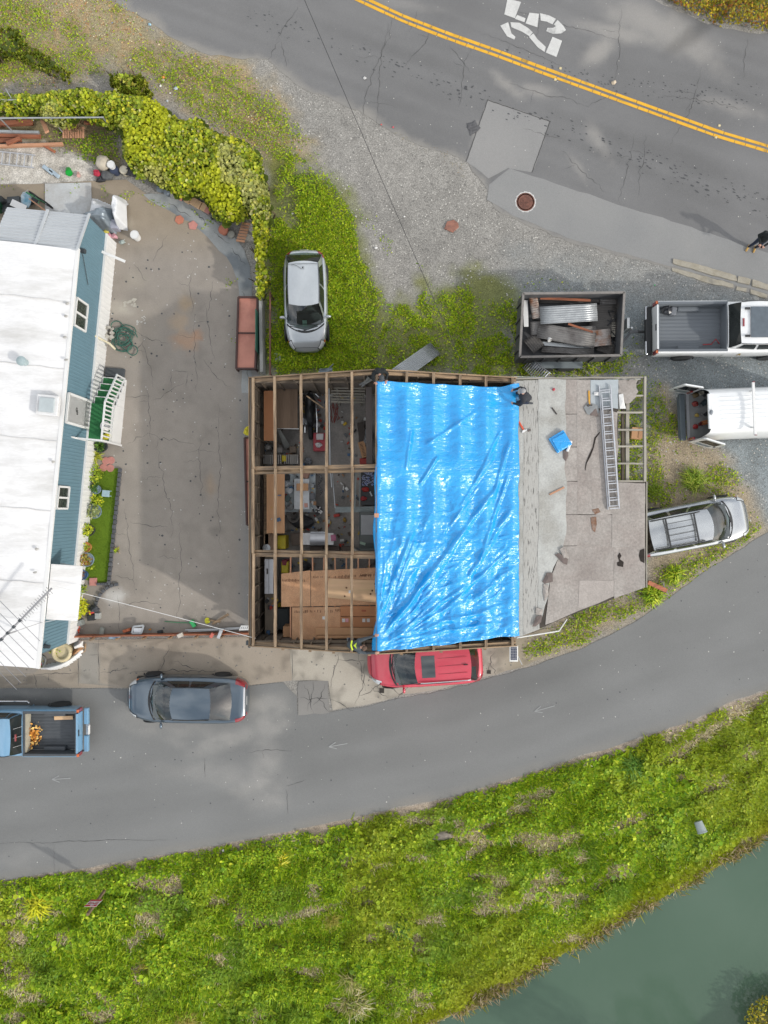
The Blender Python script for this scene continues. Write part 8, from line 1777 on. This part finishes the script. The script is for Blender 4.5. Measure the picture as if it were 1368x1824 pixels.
g=G();g.tube([(-3.1,0,.55),(-3.35,0,.58)],.04,7);part('tow_hitch',g,BLKP,t);g=G();g.box((.14,0,1.93),(.05,.3,.05));part('brake_light',g,RED_L,t)
g=G();g.box((.82,0,1.972),(.86,1.16,.02));part('sunroof',g,M('sunroof_dark',lin('5c666e',.8),.2,coat=.6),t,bevel=.02)
for i,y in enumerate((-.02,)):g=G();seg_text('A',Vector((.35,-1.035,.95)),Vector((1,0,0)),Vector((0,.1,1)),.2,.04,g);part('door_emblem',g,M('gold_emblem',lin('a88c48',.8),.6),t)
c=W(1187,552,1.0);g=G();g.blob((c.x,c.y,1.05),(.18,.22,.18),10,6,.25,3);solo('black_pack',g,MATS['black_plastic'],'black bag in the corner of the white pickup bed','bag')
c=W(1198,555,1.0);g=G();g.box((c.x,c.y,1.02),(.24,.34,.26),rz=-.15);solo('grey_case',g,M('grey_case',lin('70747a',.8),.6),'grey case beside the black bag in the white pickup bed','case',bevel=.05)
g=G();g.tube([W(1268,612,.92),W(1275,604,1.1),W(1281,612,.95)],.02,6);g.tube([W(1252,614,.95),W(1268,613,.95)],.02,6);solo('red_strap',g,M('red_strap',lin('a83038',.8),.6),'red strap hanging in the white pickup bed','strap')
# ---- white van with its rear doors open
def van():
    c=W(1316,742);rz=math.radians(2.3);t=thing('cargo_van','white cargo van with both rear doors open showing tools','van',(c.x,c.y,.02),rz,local=True);L,Wd,zr=5.1,1.98,2.12;h=L/2;xr=-h+.12;xf=1.15
    K=[(Wd/2-.03,.40),(Wd/2,.75),(Wd/2+.005,1.05),(Wd/2-.03,1.35),(Wd/2-.14,1.85),(Wd/2-.22,2.03),(Wd/2-.33,zr-.02)]
    for s in(-1,1):
        n=20;P=np.zeros((n,len(K),3))
        for i in range(n):
            for j,(y,z)in enumerate(K):f=max(0,z-.75);x0=xr+.16*f+.05*f*f;P[i,j]=(x0+(xf-x0)*i/(n-1),s*y,z)
        g=G();g.grid(P,flip=(s>0));bs=part('side_panel',g,WHP,t,smooth=True)
        g=G();g.grid(P*np.array([1,.97,1])+np.array([.02,0,0]),flip=(s<0));part('inner_lining',g,INTD,t)
        g=G();g.tube([(0.2,s*(Wd/2+.004),.95),(-.6,s*(Wd/2+.004),.95),(-1.6,s*(Wd/2+.004),.95)],.012,5);part('side_moulding',g,BLKP,bs)
        for x in(-1.45,1.65):wheel(t,x,s*(Wd/2-.11),.36,s,.6,.24)
        g=G();g.box((xr+.02,s*(Wd/2-.08),1.05),(.10,.10,.42));part('tail_light',g,RED_L,t,bevel=.02)
    n=26;m=35;P=np.zeros((n,m,3));yw=Wd/2-.33
    for i in range(n):
        x=xr+.32+(xf-xr-.32)*i/(n-1)
        for j in range(m):u=-1+2*j/(m-1);rib=.016*(abs(((u+1)*4)%1-.5)>.36)*(abs(u)<.86)*(i>2)*(i!=12);P[i,j]=(x,u*yw,zr+.05*(1-u*u)-.02+rib)
    g=G();g.grid(P);part('roof',g,WHP,t)
    g=G();g.box((xr+.27,0,zr-.02),(.12,2*yw,.10));part('door_header',g,WHP,t,bevel=.03)
    g=G();g.box((-.7,0,.62),(3.3,Wd-.1,.06));part('load_floor',g,INT,t);g=G();g.box((xr+.09,0,.62),(.10,Wd-.14,.08));part('sill',g,ALU,t)
    g=G();g.box((xr-.10,0,.52),(.24,Wd-.12,.16));g.box((xr-.17,0,.46),(.16,Wd-.3,.12));part('rear_bumper',g,M('grey_bumper',lin('5c666c',.8),.6,var=.08),t,bevel=.05)
    g=G();g.box((.6,0,1.2),(.03,Wd-.2,1.3));part('bulkhead',g,INTD,t)
    prof=[(-h,1.2),(xf,1.2),(1.6,1.15),(2.2,1.0),(h,.7)];B=Body(L,Wd,prof,5,30,.4);part('front_body',B.mesh(xf-.1,h,14),WHP,t,smooth=True)
    us=np.linspace(-1,1,9);g=G();g.grid(lerpg([(1.95-.15*u*u,u*.9,1.1)for u in us],[(xf,u*yw,zr-.02*u*u)for u in us],6,.03),flip=True);part('windscreen',g,GLASS,t,smooth=True)
    for s in(-1,1):g=G();g.grid(np.array([[(xf,s*.97,1.1),(1.9,s*.93,1.1)],[(xf,s*yw,zr),(xf+.02,s*yw,zr)]]),flip=(s>0));part('side_window',g,GLASSD,t)
    g=G();g.bar((-.62,-.98,2.36),(-.62,.98,2.36),.10,.05);rb=part('rack_bar',g,WHITE,t,bevel=.01)
    for s in(-1,1):g=G();g.box((-.62,s*.68,2.23),(.07,.06,.24));part('rack_foot',g,WHITE,rb);g=G();g.box((-.62,s*.99,2.40),(.08,.02,.06));part('rack_stop',g,RED_L,rb)
    g=G();g.blob((xr+.30,-.05,zr+.05),(.07,.10,.06),8,5,.1,1);part('roof_fitting',g,M('grey_fitting',lin('8a9096',.8),.5),t)
    # open doors, one lying back along the side
    Mi=(Matrix.Translation((c.x,c.y,.02))@Matrix.Rotation(rz,4,'Z')).inverted()
    for a,b in(((1216,706),(1179,700)),((1214,789),(1253,801))):
        A=Mi@W(*a);Bv=Mi@W(*b);g=G();d=(Bv-A).normalized();nn=Vector((-d.y,d.x,0));vs=[]
        Kd=[(0,.66),(.05,.62),(.95,.62),(1,.70),(1,1.3),(.93,1.98),(.88,2.04),(.10,2.04),(.03,1.95),(0,1.3)]
        if a[1]<750:pass
        for o in(-.03,.03):vs+=[A+(Bv-A)*f+Vector((0,0,z))+nn*(o+.14*max(0,(z-1.2))*(1 if a[1]>750 else 1)*0)for f,z in Kd]
        k=len(Kd);g.add(vs,[tuple(range(k)),tuple(reversed(range(k,2*k)))]+[((i+1)%k,i,i+k,(i+1)%k+k)for i in range(k)]);dd=part('rear_door',g,WHP,t,bevel=.015)
        for o in(-.036,.036):
            g=G();q=[A+(Bv-A)*f+Vector((0,0,z))+nn*o for f,z in((.16,1.25),(.86,1.25),(.82,1.88),(.18,1.88))];g.add(q,[(0,1,2,3),(3,2,1,0)]);part('door_window',g,GLASSD,dd)
            g=G();q=[A+(Bv-A)*f+Vector((0,0,z))+nn*o for f,z in((.2,.80),(.8,.80),(.8,1.1),(.2,1.1))];g.add(q,[(0,1,2,3),(3,2,1,0)]);part('inner_panel',g,M('door_recess',lin('aab4ba',.8),.6),dd)
        g=G();p=A+(Bv-A)*.9+Vector((0,0,1.15));g.box(p,(.1,.1,.06));part('latch',g,BLKP,dd)
    # tools in the back, things of their own
    rr=random.Random(21);names=[('tool_bag','6a5a3c','tan tool bag'),('paint_pot','c8c4b8','white paint pot'),('drill_case','2c2e34','black drill case'),('battery','8c3a34','red battery box'),('cable_drum','8a8e92','grey cable drum'),('power_tool','3a4a50','dark green power tool'),('spray_can','b0984c','yellow spray can'),('nail_box','9a9a9c','silver nail box'),('grinder','303438','dark grinder'),('clamp','a03030','red clamp'),('red_carton','7a2c2c','dark red carton'),('glove_pack','a8683c','orange glove pack')]
    for i,(nm,hx,lb)in enumerate(names):
        gx,gy=(1242+8*(i%3)+rr.uniform(-2,2),702+18*(i//3)+rr.uniform(-4,4));p=W(gx,gy,.85);g=G();s=rr.uniform(.12,.22)
        if i%3==0:g.blob((p.x,p.y,.68+s*.45),(s*.7,s*.6,s*.45),9,5,.2,i)
        elif i%3==1:g.lathe([(s*.4,0),(s*.45,s),(s*.38,s),(s*.36,.04)],(p.x,p.y,.67),12)
        else:g.box((p.x,p.y,.67+s*.4),(s,s*.8,s*.8),rz=rr.uniform(0,1));g.tube([(p.x-s*.3,p.y,.67+s*.8),(p.x,p.y,.70+s),(p.x+s*.3,p.y,.67+s*.8)],.015,5)
        solo(nm,g,M('van_'+hx,lin(hx,.8),.55,var=.2,scale=9),lb+(' in the upper row' if i<3 else ' in the second row' if i<6 else ' in the third row' if i<9 else ' in the bottom row')+' of tools inside the van','tool')
van()
# ---- black dump trailer full of scrap sheets
t=thing('dump_trailer','black high sided trailer loaded with scrap roofing','trailer',tuple(W(1005,595)));BT=M('trailer_black',lin('55575a',.8),.65,var=.25,scale=3,col2=lin('6e665e',.8),c2pos=(.55,.8),fine=.1)
zt=1.5;q=[W(932,523,zt),W(1112,521,zt),W(1106,633,zt),W(926,636,zt)]
for i in range(4):
    a,b=q[i],q[(i+1)%4];g=G();d=(b-a).normalized();g.bar(Vector((a.x,a.y,.98)),Vector((b.x,b.y,.98)),.05,.92);sd=part('side_wall',g,BT,t)
    g=G();g.bar(a,b,.085,.07);part('top_rail',g,M('worn_rail',lin('84807c',.8),.7,var=.2,scale=5),sd)
    k=6 if i%2==0 else 4
    for j in range(k):p=a.lerp(b,(j+.5)/k);o=Vector((d.y,-d.x,0))*-.05;g=G();g.box((p.x+o.x,p.y+o.y,.98),(.06,.06,.9));part('stake',g,BT,sd)
g=G();g.prism([(p.x,p.y)for p in q],.46,.53);part('floor',g,BT,t)
c=(q[2]+q[3])/2
for s,yy in((-1,q[3].y-.16),(1,q[0].y+.16)):
    for x in(c.x-.75,c.x+.10):
        g=G();g.lathe([(.18,-.11),(.33,-.11),(.36,-.06),(.36,.06),(.33,.11),(.18,.11)],(x,yy,.37),20,axis='Y');w=part('wheel',g,TYRE,t);g=G();g.lathe([(0,s*.08),(.2,s*.07),(.21,s*.02)],(x,yy,.37),14,axis='Y');part('rim',g,WHITE,w)
    g=G();g.box((c.x-.32,yy,.80),(1.9,.26,.03));g.box((c.x-1.3,yy,.68),(.03,.26,.24));g.box((c.x+.65,yy,.68),(.03,.26,.24));part('fender',g,M('fender_grey',lin('7c868a',.8),.6,var=.12),t)
g=G();a=W(1118,560,.55);b=W(1140,590,.55);g.bar(W(1092,560,.5),W(1124,590,.5),.08,.10);g.bar(W(1092,630,.5),W(1124,592,.5),.08,.102);g.bar(W(1120,591,.52),W(1146,591,.55),.1,.09);part('drawbar',g,BT,t)
g=G();p=W(1117,577,.8);g.box((p.x,p.y,.7),(.10,.4,.5));g.tube([(p.x+.12,p.y-.2,.2),(p.x+.12,p.y-.2,1.0)],.04,7);part('jack',g,METAL_G,t)
RUSTS=M('rusty_sheet',lin('a8a09a',.8),.6,metal=.2,var=.15,scale=3,col2=lin('8a5c3c',.8),c2pos=(.46,.66));GREYS=M('dull_sheet',lin('7c7a78',.8),.6,metal=.2,var=.2,scale=3,col2=lin('5c5856',.8));DARKS=M('dark_sheet',lin('55524f',.8),.7,var=.15,scale=3)
SHT=[((945,548),(960,545),42,1.0,RUSTS,'rust stained sheet end under the bright sheet in the trailer'),((962,562),(1064,556),32,1.08,METAL_G,'bright galvanised corrugated sheet on top of the trailer load'),((1050,572),(1098,570),58,.80,DARKS,'dark corrugated sheet at the front of the trailer load'),((958,588),(1060,607),28,.98,GREYS,'grey weathered corrugated sheet lying diagonally in the trailer'),((1048,604),(1088,600),30,.95,RUSTS,'rusty corrugated sheet end in the lower right of the trailer'),((942,600),(960,622),26,.85,DARKS,'dark sheet in the lower left corner of the trailer'),((945,585),(968,584),24,.88,GREYS,'short grey sheet at the left of the trailer load'),((985,592),(1062,588),16,.90,GREYS,'narrow grey sheet edge under the diagonal sheet'),((965,617),(1058,622),22,.72,GREYS,'grey sheet along the near wall of the trailer'),((950,532),(1100,530),18,.70,DARKS,'dark sheet along the far wall of the trailer'),((1066,612),(1096,622),26,.74,DARKS,'dark sheet in the lower right corner of the trailer'),((1068,545),(1100,547),30,.76,GREYS,'grey sheet in the upper right corner of the trailer')]
for i,(a,b,w_,z,m_,l_)in enumerate(SHT):corr('scrap_sheet',l_,W(*a,z),W(*b,z+.04),w_/46.5,m_,max(4,int(w_/4)),.012,'scrap sheets in the trailer')
for i,(a,b,w_,z,m_,l_)in enumerate((((962,531),(1052,535),.10,1.0,WOODR,'red brown timber along the back of the trailer load'),((1012,577),(1056,592),.08,1.1,WOODR,'short red timber across the diagonal sheet'),((966,612),(1050,618),.14,.8,METAL_G,'pale bent strip in front of the diagonal sheet'),((936,535),(937,582),.18,.9,WHITE,'white board at the left end of the trailer'),((1094,545),(1092,600),.14,.8,GT_,'grey plank at the front end of the trailer'))):
    o=beam('scrap_board',W(*a,z),W(*b,z+.03),w_,.03,m_,None);o['label']=l_;o['category']='board';o['group']='scrap boards in the trailer'
bucket(975,598,.85,.09,.25,WHITE,'white tube end beside the diagonal sheet in the trailer',tilt=1.0,name='scrap_tube',cat='tube')
g=G();rr=random.Random(4)
for i in range(12):p=W(rr.uniform(1085,1100),rr.uniform(560,622),.8);g.tube([p,p+Vector((rr.uniform(-.2,.2),rr.uniform(-.3,.3),.1)),p+Vector((rr.uniform(-.2,.2),rr.uniform(-.4,.4),.05))],.02,5)
solo('scrap_cable',g,MATS['black_plastic'],'black cables heaped at the front of the trailer','cables')
# ------------------------------------------------------------------ people
SKIN=M('skin',lin('c99a84',.8),.6,var=.06);
def capsule(g,a,b,ra,rb,n=12):
    a=Vector(a);b=Vector(b);d=(b-a);L=d.length;d=d.normalized()if L>1e-6 else Vector((0,0,1));pts=[];rs=[]
    for k in range(5):th=math.pi/2*(1-k/5);pts.append(a-d*ra*math.sin(th));rs.append(max(.001,ra*math.cos(th)))
    pts+=[a,b];rs+=[ra,rb]
    for k in range(1,6):th=math.pi/2*k/5;pts.append(b+d*rb*math.sin(th));rs.append(max(.001,rb*math.cos(th)))
    g.tube(pts,rs,n)
def hand(Bn,wr,tip,side,s):
    """palm, four curled fingers and a thumb from the side of the palm"""
    wr=Vector(wr);d=(Vector(tip)-wr).normalized();sd=Vector(side);sd=(sd-d*sd.dot(d)).normalized();dn=d.cross(sd).normalized()
    if dn.z>0:dn=-dn
    kn=wr+d*.095
    for k in(-1,0,1):Bn.append((wr+sd*.02*k,kn+sd*.026*k,.017,.015,'skin'))
    for k,(o,l)in enumerate(((-.034,.066),(-.012,.078),(.012,.074),(.034,.058))):
        b=kn+sd*o;m=b+d*l*.55+dn*.010;e=m+d*l*.40+dn*.028;Bn.append((b,m,.0095,.009,'skin'));Bn.append((m,e,.009,.008,'skin'))
    b=wr+d*.03+sd*.03*s;m=b+d*.035+sd*.035*s+dn*.008;e=m+d*.035+sd*.004*s+dn*.012;Bn.append((b,m,.013,.0105,'skin'));Bn.append((m,e,.0105,.009,'skin'))
PEOPLE=[]
def person(label,J,mats,face,loc,extra=None,hats=None):
    """J: joints in world space. One continuous remeshed figure; materials follow the nearest limb."""
    Bn=[];v={k:Vector(p)for k,p in J.items()}
    Bn+=[(v['pelvis'],v['waist'],.15,.145,'top'),(v['waist'],v['chest'],.15,.17,'top')]
    for s in('l','r'):
        Bn+=[(v['chest'],v['sh'+s],.135,.09,'top'),(v['waist'],v['sh'+s].lerp(v['chest'],.4),.11,.11,'top'),(v['pelvis'],v['hip'+s],.13,.105,'legs')]
        Bn+=[(v['sh'+s],v['el'+s],.072,.056,'top'),(v['el'+s],v['wr'+s],.054,.040,'top')]
        Bn+=[(v['hip'+s],v['kn'+s],.095,.062,'legs'),(v['kn'+s],v['an'+s],.060,.044,'legs')]
        a=v['an'+s];tdir=(v['to'+s]-a);tdir.normalize();heel=a-Vector((0,0,.035))-tdir*.05;Bn+=[(heel,v['to'+s],.045,.038,'shoe'),(a,heel,.045,.045,'shoe')]
        fd=(v['wr'+s]-v['el'+s]).normalized();hd=v.get('hd'+s,v['wr'+s]+fd*.1);hand(Bn,v['wr'+s],hd,v['shr']-v['shl'],-1 if s=='l' else 1)
    nk=v['chest'].lerp(v['head'],.45);hd=v['head'];f=Vector(face).normalized();up=(hd-nk).normalized();f=(f-up*f.dot(up)).normalized();rt=f.cross(up)
    Bn+=[(v['chest']+up*.05,nk+up*.02,.065,.055,'skin'),(hd-up*.03+f*.012,hd+up*.035-f*.012,.075,.088,'skin'),(hd+f*.055-up*.075,hd+f*.03-up*.05,.038,.06,'skin')]
    Bn+=[(hd+f*.088,hd+f*.108-up*.025,.010,.015,'skin'),(hd+f*.08+up*.028-rt*.04,hd+f*.08+up*.028+rt*.04,.014,.014,'skin')]
    for s in(-1,1):Bn.append((hd+rt*.085*s-up*.02,hd+rt*.09*s+up*.025,.016,.018,'skin'))
    g=G()
    for a,b,ra,rb,_ in Bn:capsule(g,a,b,ra,rb)
    base=Vector(loc);o=mesh_obj('person',[Vector(p)-base for p in g.v],g.f,None);o.location=base;ORG[o.name]=base
    m=o.modifiers.new('r','REMESH');m.mode='VOXEL';m.voxel_size=.010;m2=o.modifiers.new('s','SMOOTH');m2.iterations=3;m2.factor=.5
    o['label']=label;o['category']='person';PEOPLE.append((o,Bn,mats,base));o['_f']=0;del o['_f']
    # eyes, brows and hair or cap as children
    g=G()
    for s in(-1,1):p=hd+f*.088+rt*.034*s+up*.005;g.blob(tuple(p),(.011,.011,.009),8,5,0)
    part('eye',g,M('eye',lin('3a302a',.8),.3),o)
    g=G();P=np.zeros((9,16,3));rx=.098 if mats.get('cap')else .094
    for i in range(9):
        th=math.pi*.5*i/8*(1.12 if not mats.get('cap')else 1.0)
        for k in range(16):
            a=2*math.pi*k/15;q=hd-f*.010+up*.030+(rt*math.cos(a)+f*math.sin(a)*1.12)*rx*math.sin(th)+up*rx*math.cos(th)*1.02;P[i,k]=q
    g.grid(P);hr=part('cap' if mats.get('cap')else 'hair',g,mats['hair'],o,smooth=True)
    if mats.get('cap'):
        g=G();Q=np.zeros((4,9,3))
        for i in range(4):
            for k in range(9):a=math.radians(35+110*k/8);q=hd+up*(.035-.006*i)-f*.01+(rt*math.cos(a)+f*math.sin(a)*1.12)*(rx+.022*i);Q[i,k]=q
        g.grid(Q);part('peak',g,mats['hair'],hr,smooth=True)
    if extra:extra(o,v)
    return o
def finish_people():
    dg=bpy.context.evaluated_depsgraph_get()
    for o,Bn,mats,base in PEOPLE:
        me=bpy.data.meshes.new_from_object(o.evaluated_get(dg));o.modifiers.clear();o.data=me
        n=len(me.vertices);V=np.zeros(n*3);me.vertices.foreach_get('co',V);V=V.reshape(-1,3)+np.array(base);best=np.full(n,1e9);idx=np.zeros(n,int);ks=['top','legs','shoe','skin']
        for a,b,ra,rb,k in Bn:
            a=np.array(a);d=np.array(b)-a;t=np.clip(((V-a)@d)/max(1e-9,d@d),0,1);dist=np.linalg.norm(V-a-t[:,None]*d,axis=1)-(ra+(rb-ra)*t)-(.012 if k=='top' else 0);kk=dist<best;best[kk]=dist[kk];idx[kk]=ks.index(k)
        me.materials.clear()
        for k in ks:me.materials.append(mats[k])
        nl=len(me.loops);lv=np.zeros(nl,np.int32);me.loops.foreach_get('vertex_index',lv);ls=np.zeros(len(me.polygons),np.int32);me.polygons.foreach_get('loop_start',ls)
        me.polygons.foreach_set('material_index',idx[lv[ls]].astype(np.int32));me.polygons.foreach_set('use_smooth',[True]*len(me.polygons));me.update()
BLKC=M('black_jacket',lin('1c2224',.8),.9,var=.15,scale=12);NAVY=M('dark_jeans',lin('242f42',.8),.9,var=.15,scale=12);TANB=M('tan_boots',lin('c09a54',.8),.8,var=.1);GRYT=M('grey_work_trousers',lin('9a9c98',.8),.9,var=.15,scale=10);DGRY=M('dark_grey_top',lin('4a5258',.8),.9,var=.12,scale=12);GCAP=M('grey_cap',lin('9c9c9c',.8),.9);DCAP=M('dark_cap',lin('464a4e',.8),.9);HAIRB=M('brown_hair',lin('5a4638',.8),.8,var=.2,scale=30);GSH=M('grey_shoes',lin('8a8c8c',.8),.8)
# 1: walking on the road at the right edge
b=W(1338,441);f=Vector((-.42,-.9,0)).normalized();r=Vector((f.y,-f.x,0))
def at(p,x,y,z):return p+r*x+f*y+Vector((0,0,z))
J=dict(pelvis=at(b,0,0,.93),waist=at(b,0,.02,1.10),chest=at(b,0,.04,1.34),head=at(b,.02,.16,1.64),shl=at(b,-.18,.03,1.40),shr=at(b,.18,.03,1.40),ell=at(b,-.28,.06,1.13),elr=at(b,.27,.05,1.12),wrl=at(b,-.12,.30,1.08),wrr=at(b,.10,.31,1.10),hipl=at(b,-.09,0,.88),hipr=at(b,.09,0,.88),knl=at(b,-.11,.06,.48),knr=at(b,.12,.08,.48),anl=at(b,-.13,-.03,.09),anr=at(b,.13,.05,.09),tol=at(b,-.15,.14,.04),tor=at(b,.14,.22,.04))
person('person in black jacket, jeans and tan boots standing on the road',J,dict(top=BLKC,legs=NAVY,shoe=TANB,skin=SKIN,hair=HAIRB),f+Vector((0,0,-.6)),(b.x,b.y,.0))
p_=at(b,-.01,.42,1.10);g=G();g.box(p_,(.075,.15,.012),R=Euler((.5,0,math.atan2(f.y,f.x)-1.57)).to_matrix());solo('phone',g,M('phone_black',lin('1c1c20',.8),.2,coat=.5),'dark phone held in both hands by the person on the road','phone')
# 2: crouching on the roof at the right edge of the tarpaulin
b=Lz(930,711,.03);f=Vector((-1,.05,0)).normalized();r=Vector((f.y,-f.x,0))
J=dict(pelvis=at(b,0,-.12,.36),waist=at(b,0,-.02,.52),chest=at(b,0,.10,.74),head=at(b,.10,.18,1.00),shl=at(b,-.20,.10,.78),shr=at(b,.20,.10,.78),ell=at(b,-.30,.16,.52),elr=at(b,.31,.18,.54),wrl=at(b,-.22,.34,.34),wrr=at(b,.26,.36,.36),hipl=at(b,-.10,-.10,.32),hipr=at(b,.10,-.10,.32),knl=at(b,-.16,.20,.12),knr=at(b,.16,.24,.30),anl=at(b,-.14,-.22,.10),anr=at(b,.15,.08,.09),tol=at(b,-.14,-.36,.05),tor=at(b,.16,.24,.04))
person('person in dark shirt and grey cap crouching on the felt roof beside the tarpaulin',J,dict(top=M('charcoal_shirt',lin('2e3138',.8),.9,var=.15),legs=NAVY,shoe=MATS['dark_cap'],skin=SKIN,hair=GCAP,cap=True),f+Vector((0,0,-.5)),tuple(b))
# 3: leaning over the north gable
J=dict(pelvis=W(663,668,4.05),waist=W(667,666,4.27),chest=W(673,663.5,4.53),head=W(679,672,4.77),shl=W(683,660,4.57),shr=W(666,667,4.61),ell=W(690,666,4.49),elr=W(665,676,4.51),wrl=W(688,676,4.65),wrr=W(668,682,4.91),hipl=W(665,671,3.97),hipr=W(660,668,3.99),knl=W(661,676,3.59),knr=W(655,675,3.60),anl=W(652,682,3.27),anr=W(649,680,3.27),tol=W(645,688,3.22),tor=W(641,685,3.22))
J['wrr']=W(668,680,5.05);J['elr']=W(664,674,4.79)
person('person in black jacket and grey trousers leaning over the north gable',J,dict(top=BLKC,legs=GRYT,shoe=GSH,skin=SKIN,hair=DCAP,cap=True),Vector((.15,-1,-.55)),tuple(W(648,681,3.17)))
# 4: pulling the tarpaulin at the south gable
def vis(o,v):
    LIME=M('lime_reflective',lin('c4dc2c',.85),.5,var=.05);n=Vector((-.55,0,.83))
    for(a,b_,w_)in(((627,1141),(628,1158),.05),):
        g=G();A=W(*a,4.68);Bb=W(*b_,4.68);mid=(A+Bb)/2+Vector((-.04,0,.02));pts=[A,mid,Bb]
        for i in range(2):g.bar(pts[i],pts[i+1],w_,.02)
        part('reflective_stripe',g,LIME,o)
    g=G();c=W(632,1150,4.78);g.add([c+Vector((-.05,0,-.01)),c+Vector((.07,.11,.03)),c+Vector((.04,0,.035)),c+Vector((.07,-.11,.03))],[(0,2,1),(0,3,2)]);part('reflective_mark',g,LIME,o)
J=dict(pelvis=W(625,1149,4.07),waist=W(627,1149.5,4.31),chest=W(636,1151,4.51),head=W(648,1154,4.69),shl=W(640,1141,4.57),shr=W(640,1160,4.55),ell=W(652,1137,4.69),elr=W(652,1163,4.55),wrl=W(667,1133,4.91),wrr=W(667,1163,4.69),hipl=W(624,1145,3.99),hipr=W(624,1153,3.99),knl=W(627,1142,3.60),knr=W(627,1148,3.60),anl=W(622,1138,3.27),anr=W(622,1141,3.27),tol=W(629,1138,3.22),tor=W(629,1141,3.22))
person('person in dark grey vest with lime stripes pulling the tarpaulin at the south gable',J,dict(top=DGRY,legs=NAVY,shoe=GSH,skin=SKIN,hair=HAIRB),Vector((1,-.1,-.5)),tuple(W(625,1140,3.17)),vis)
finish_people()
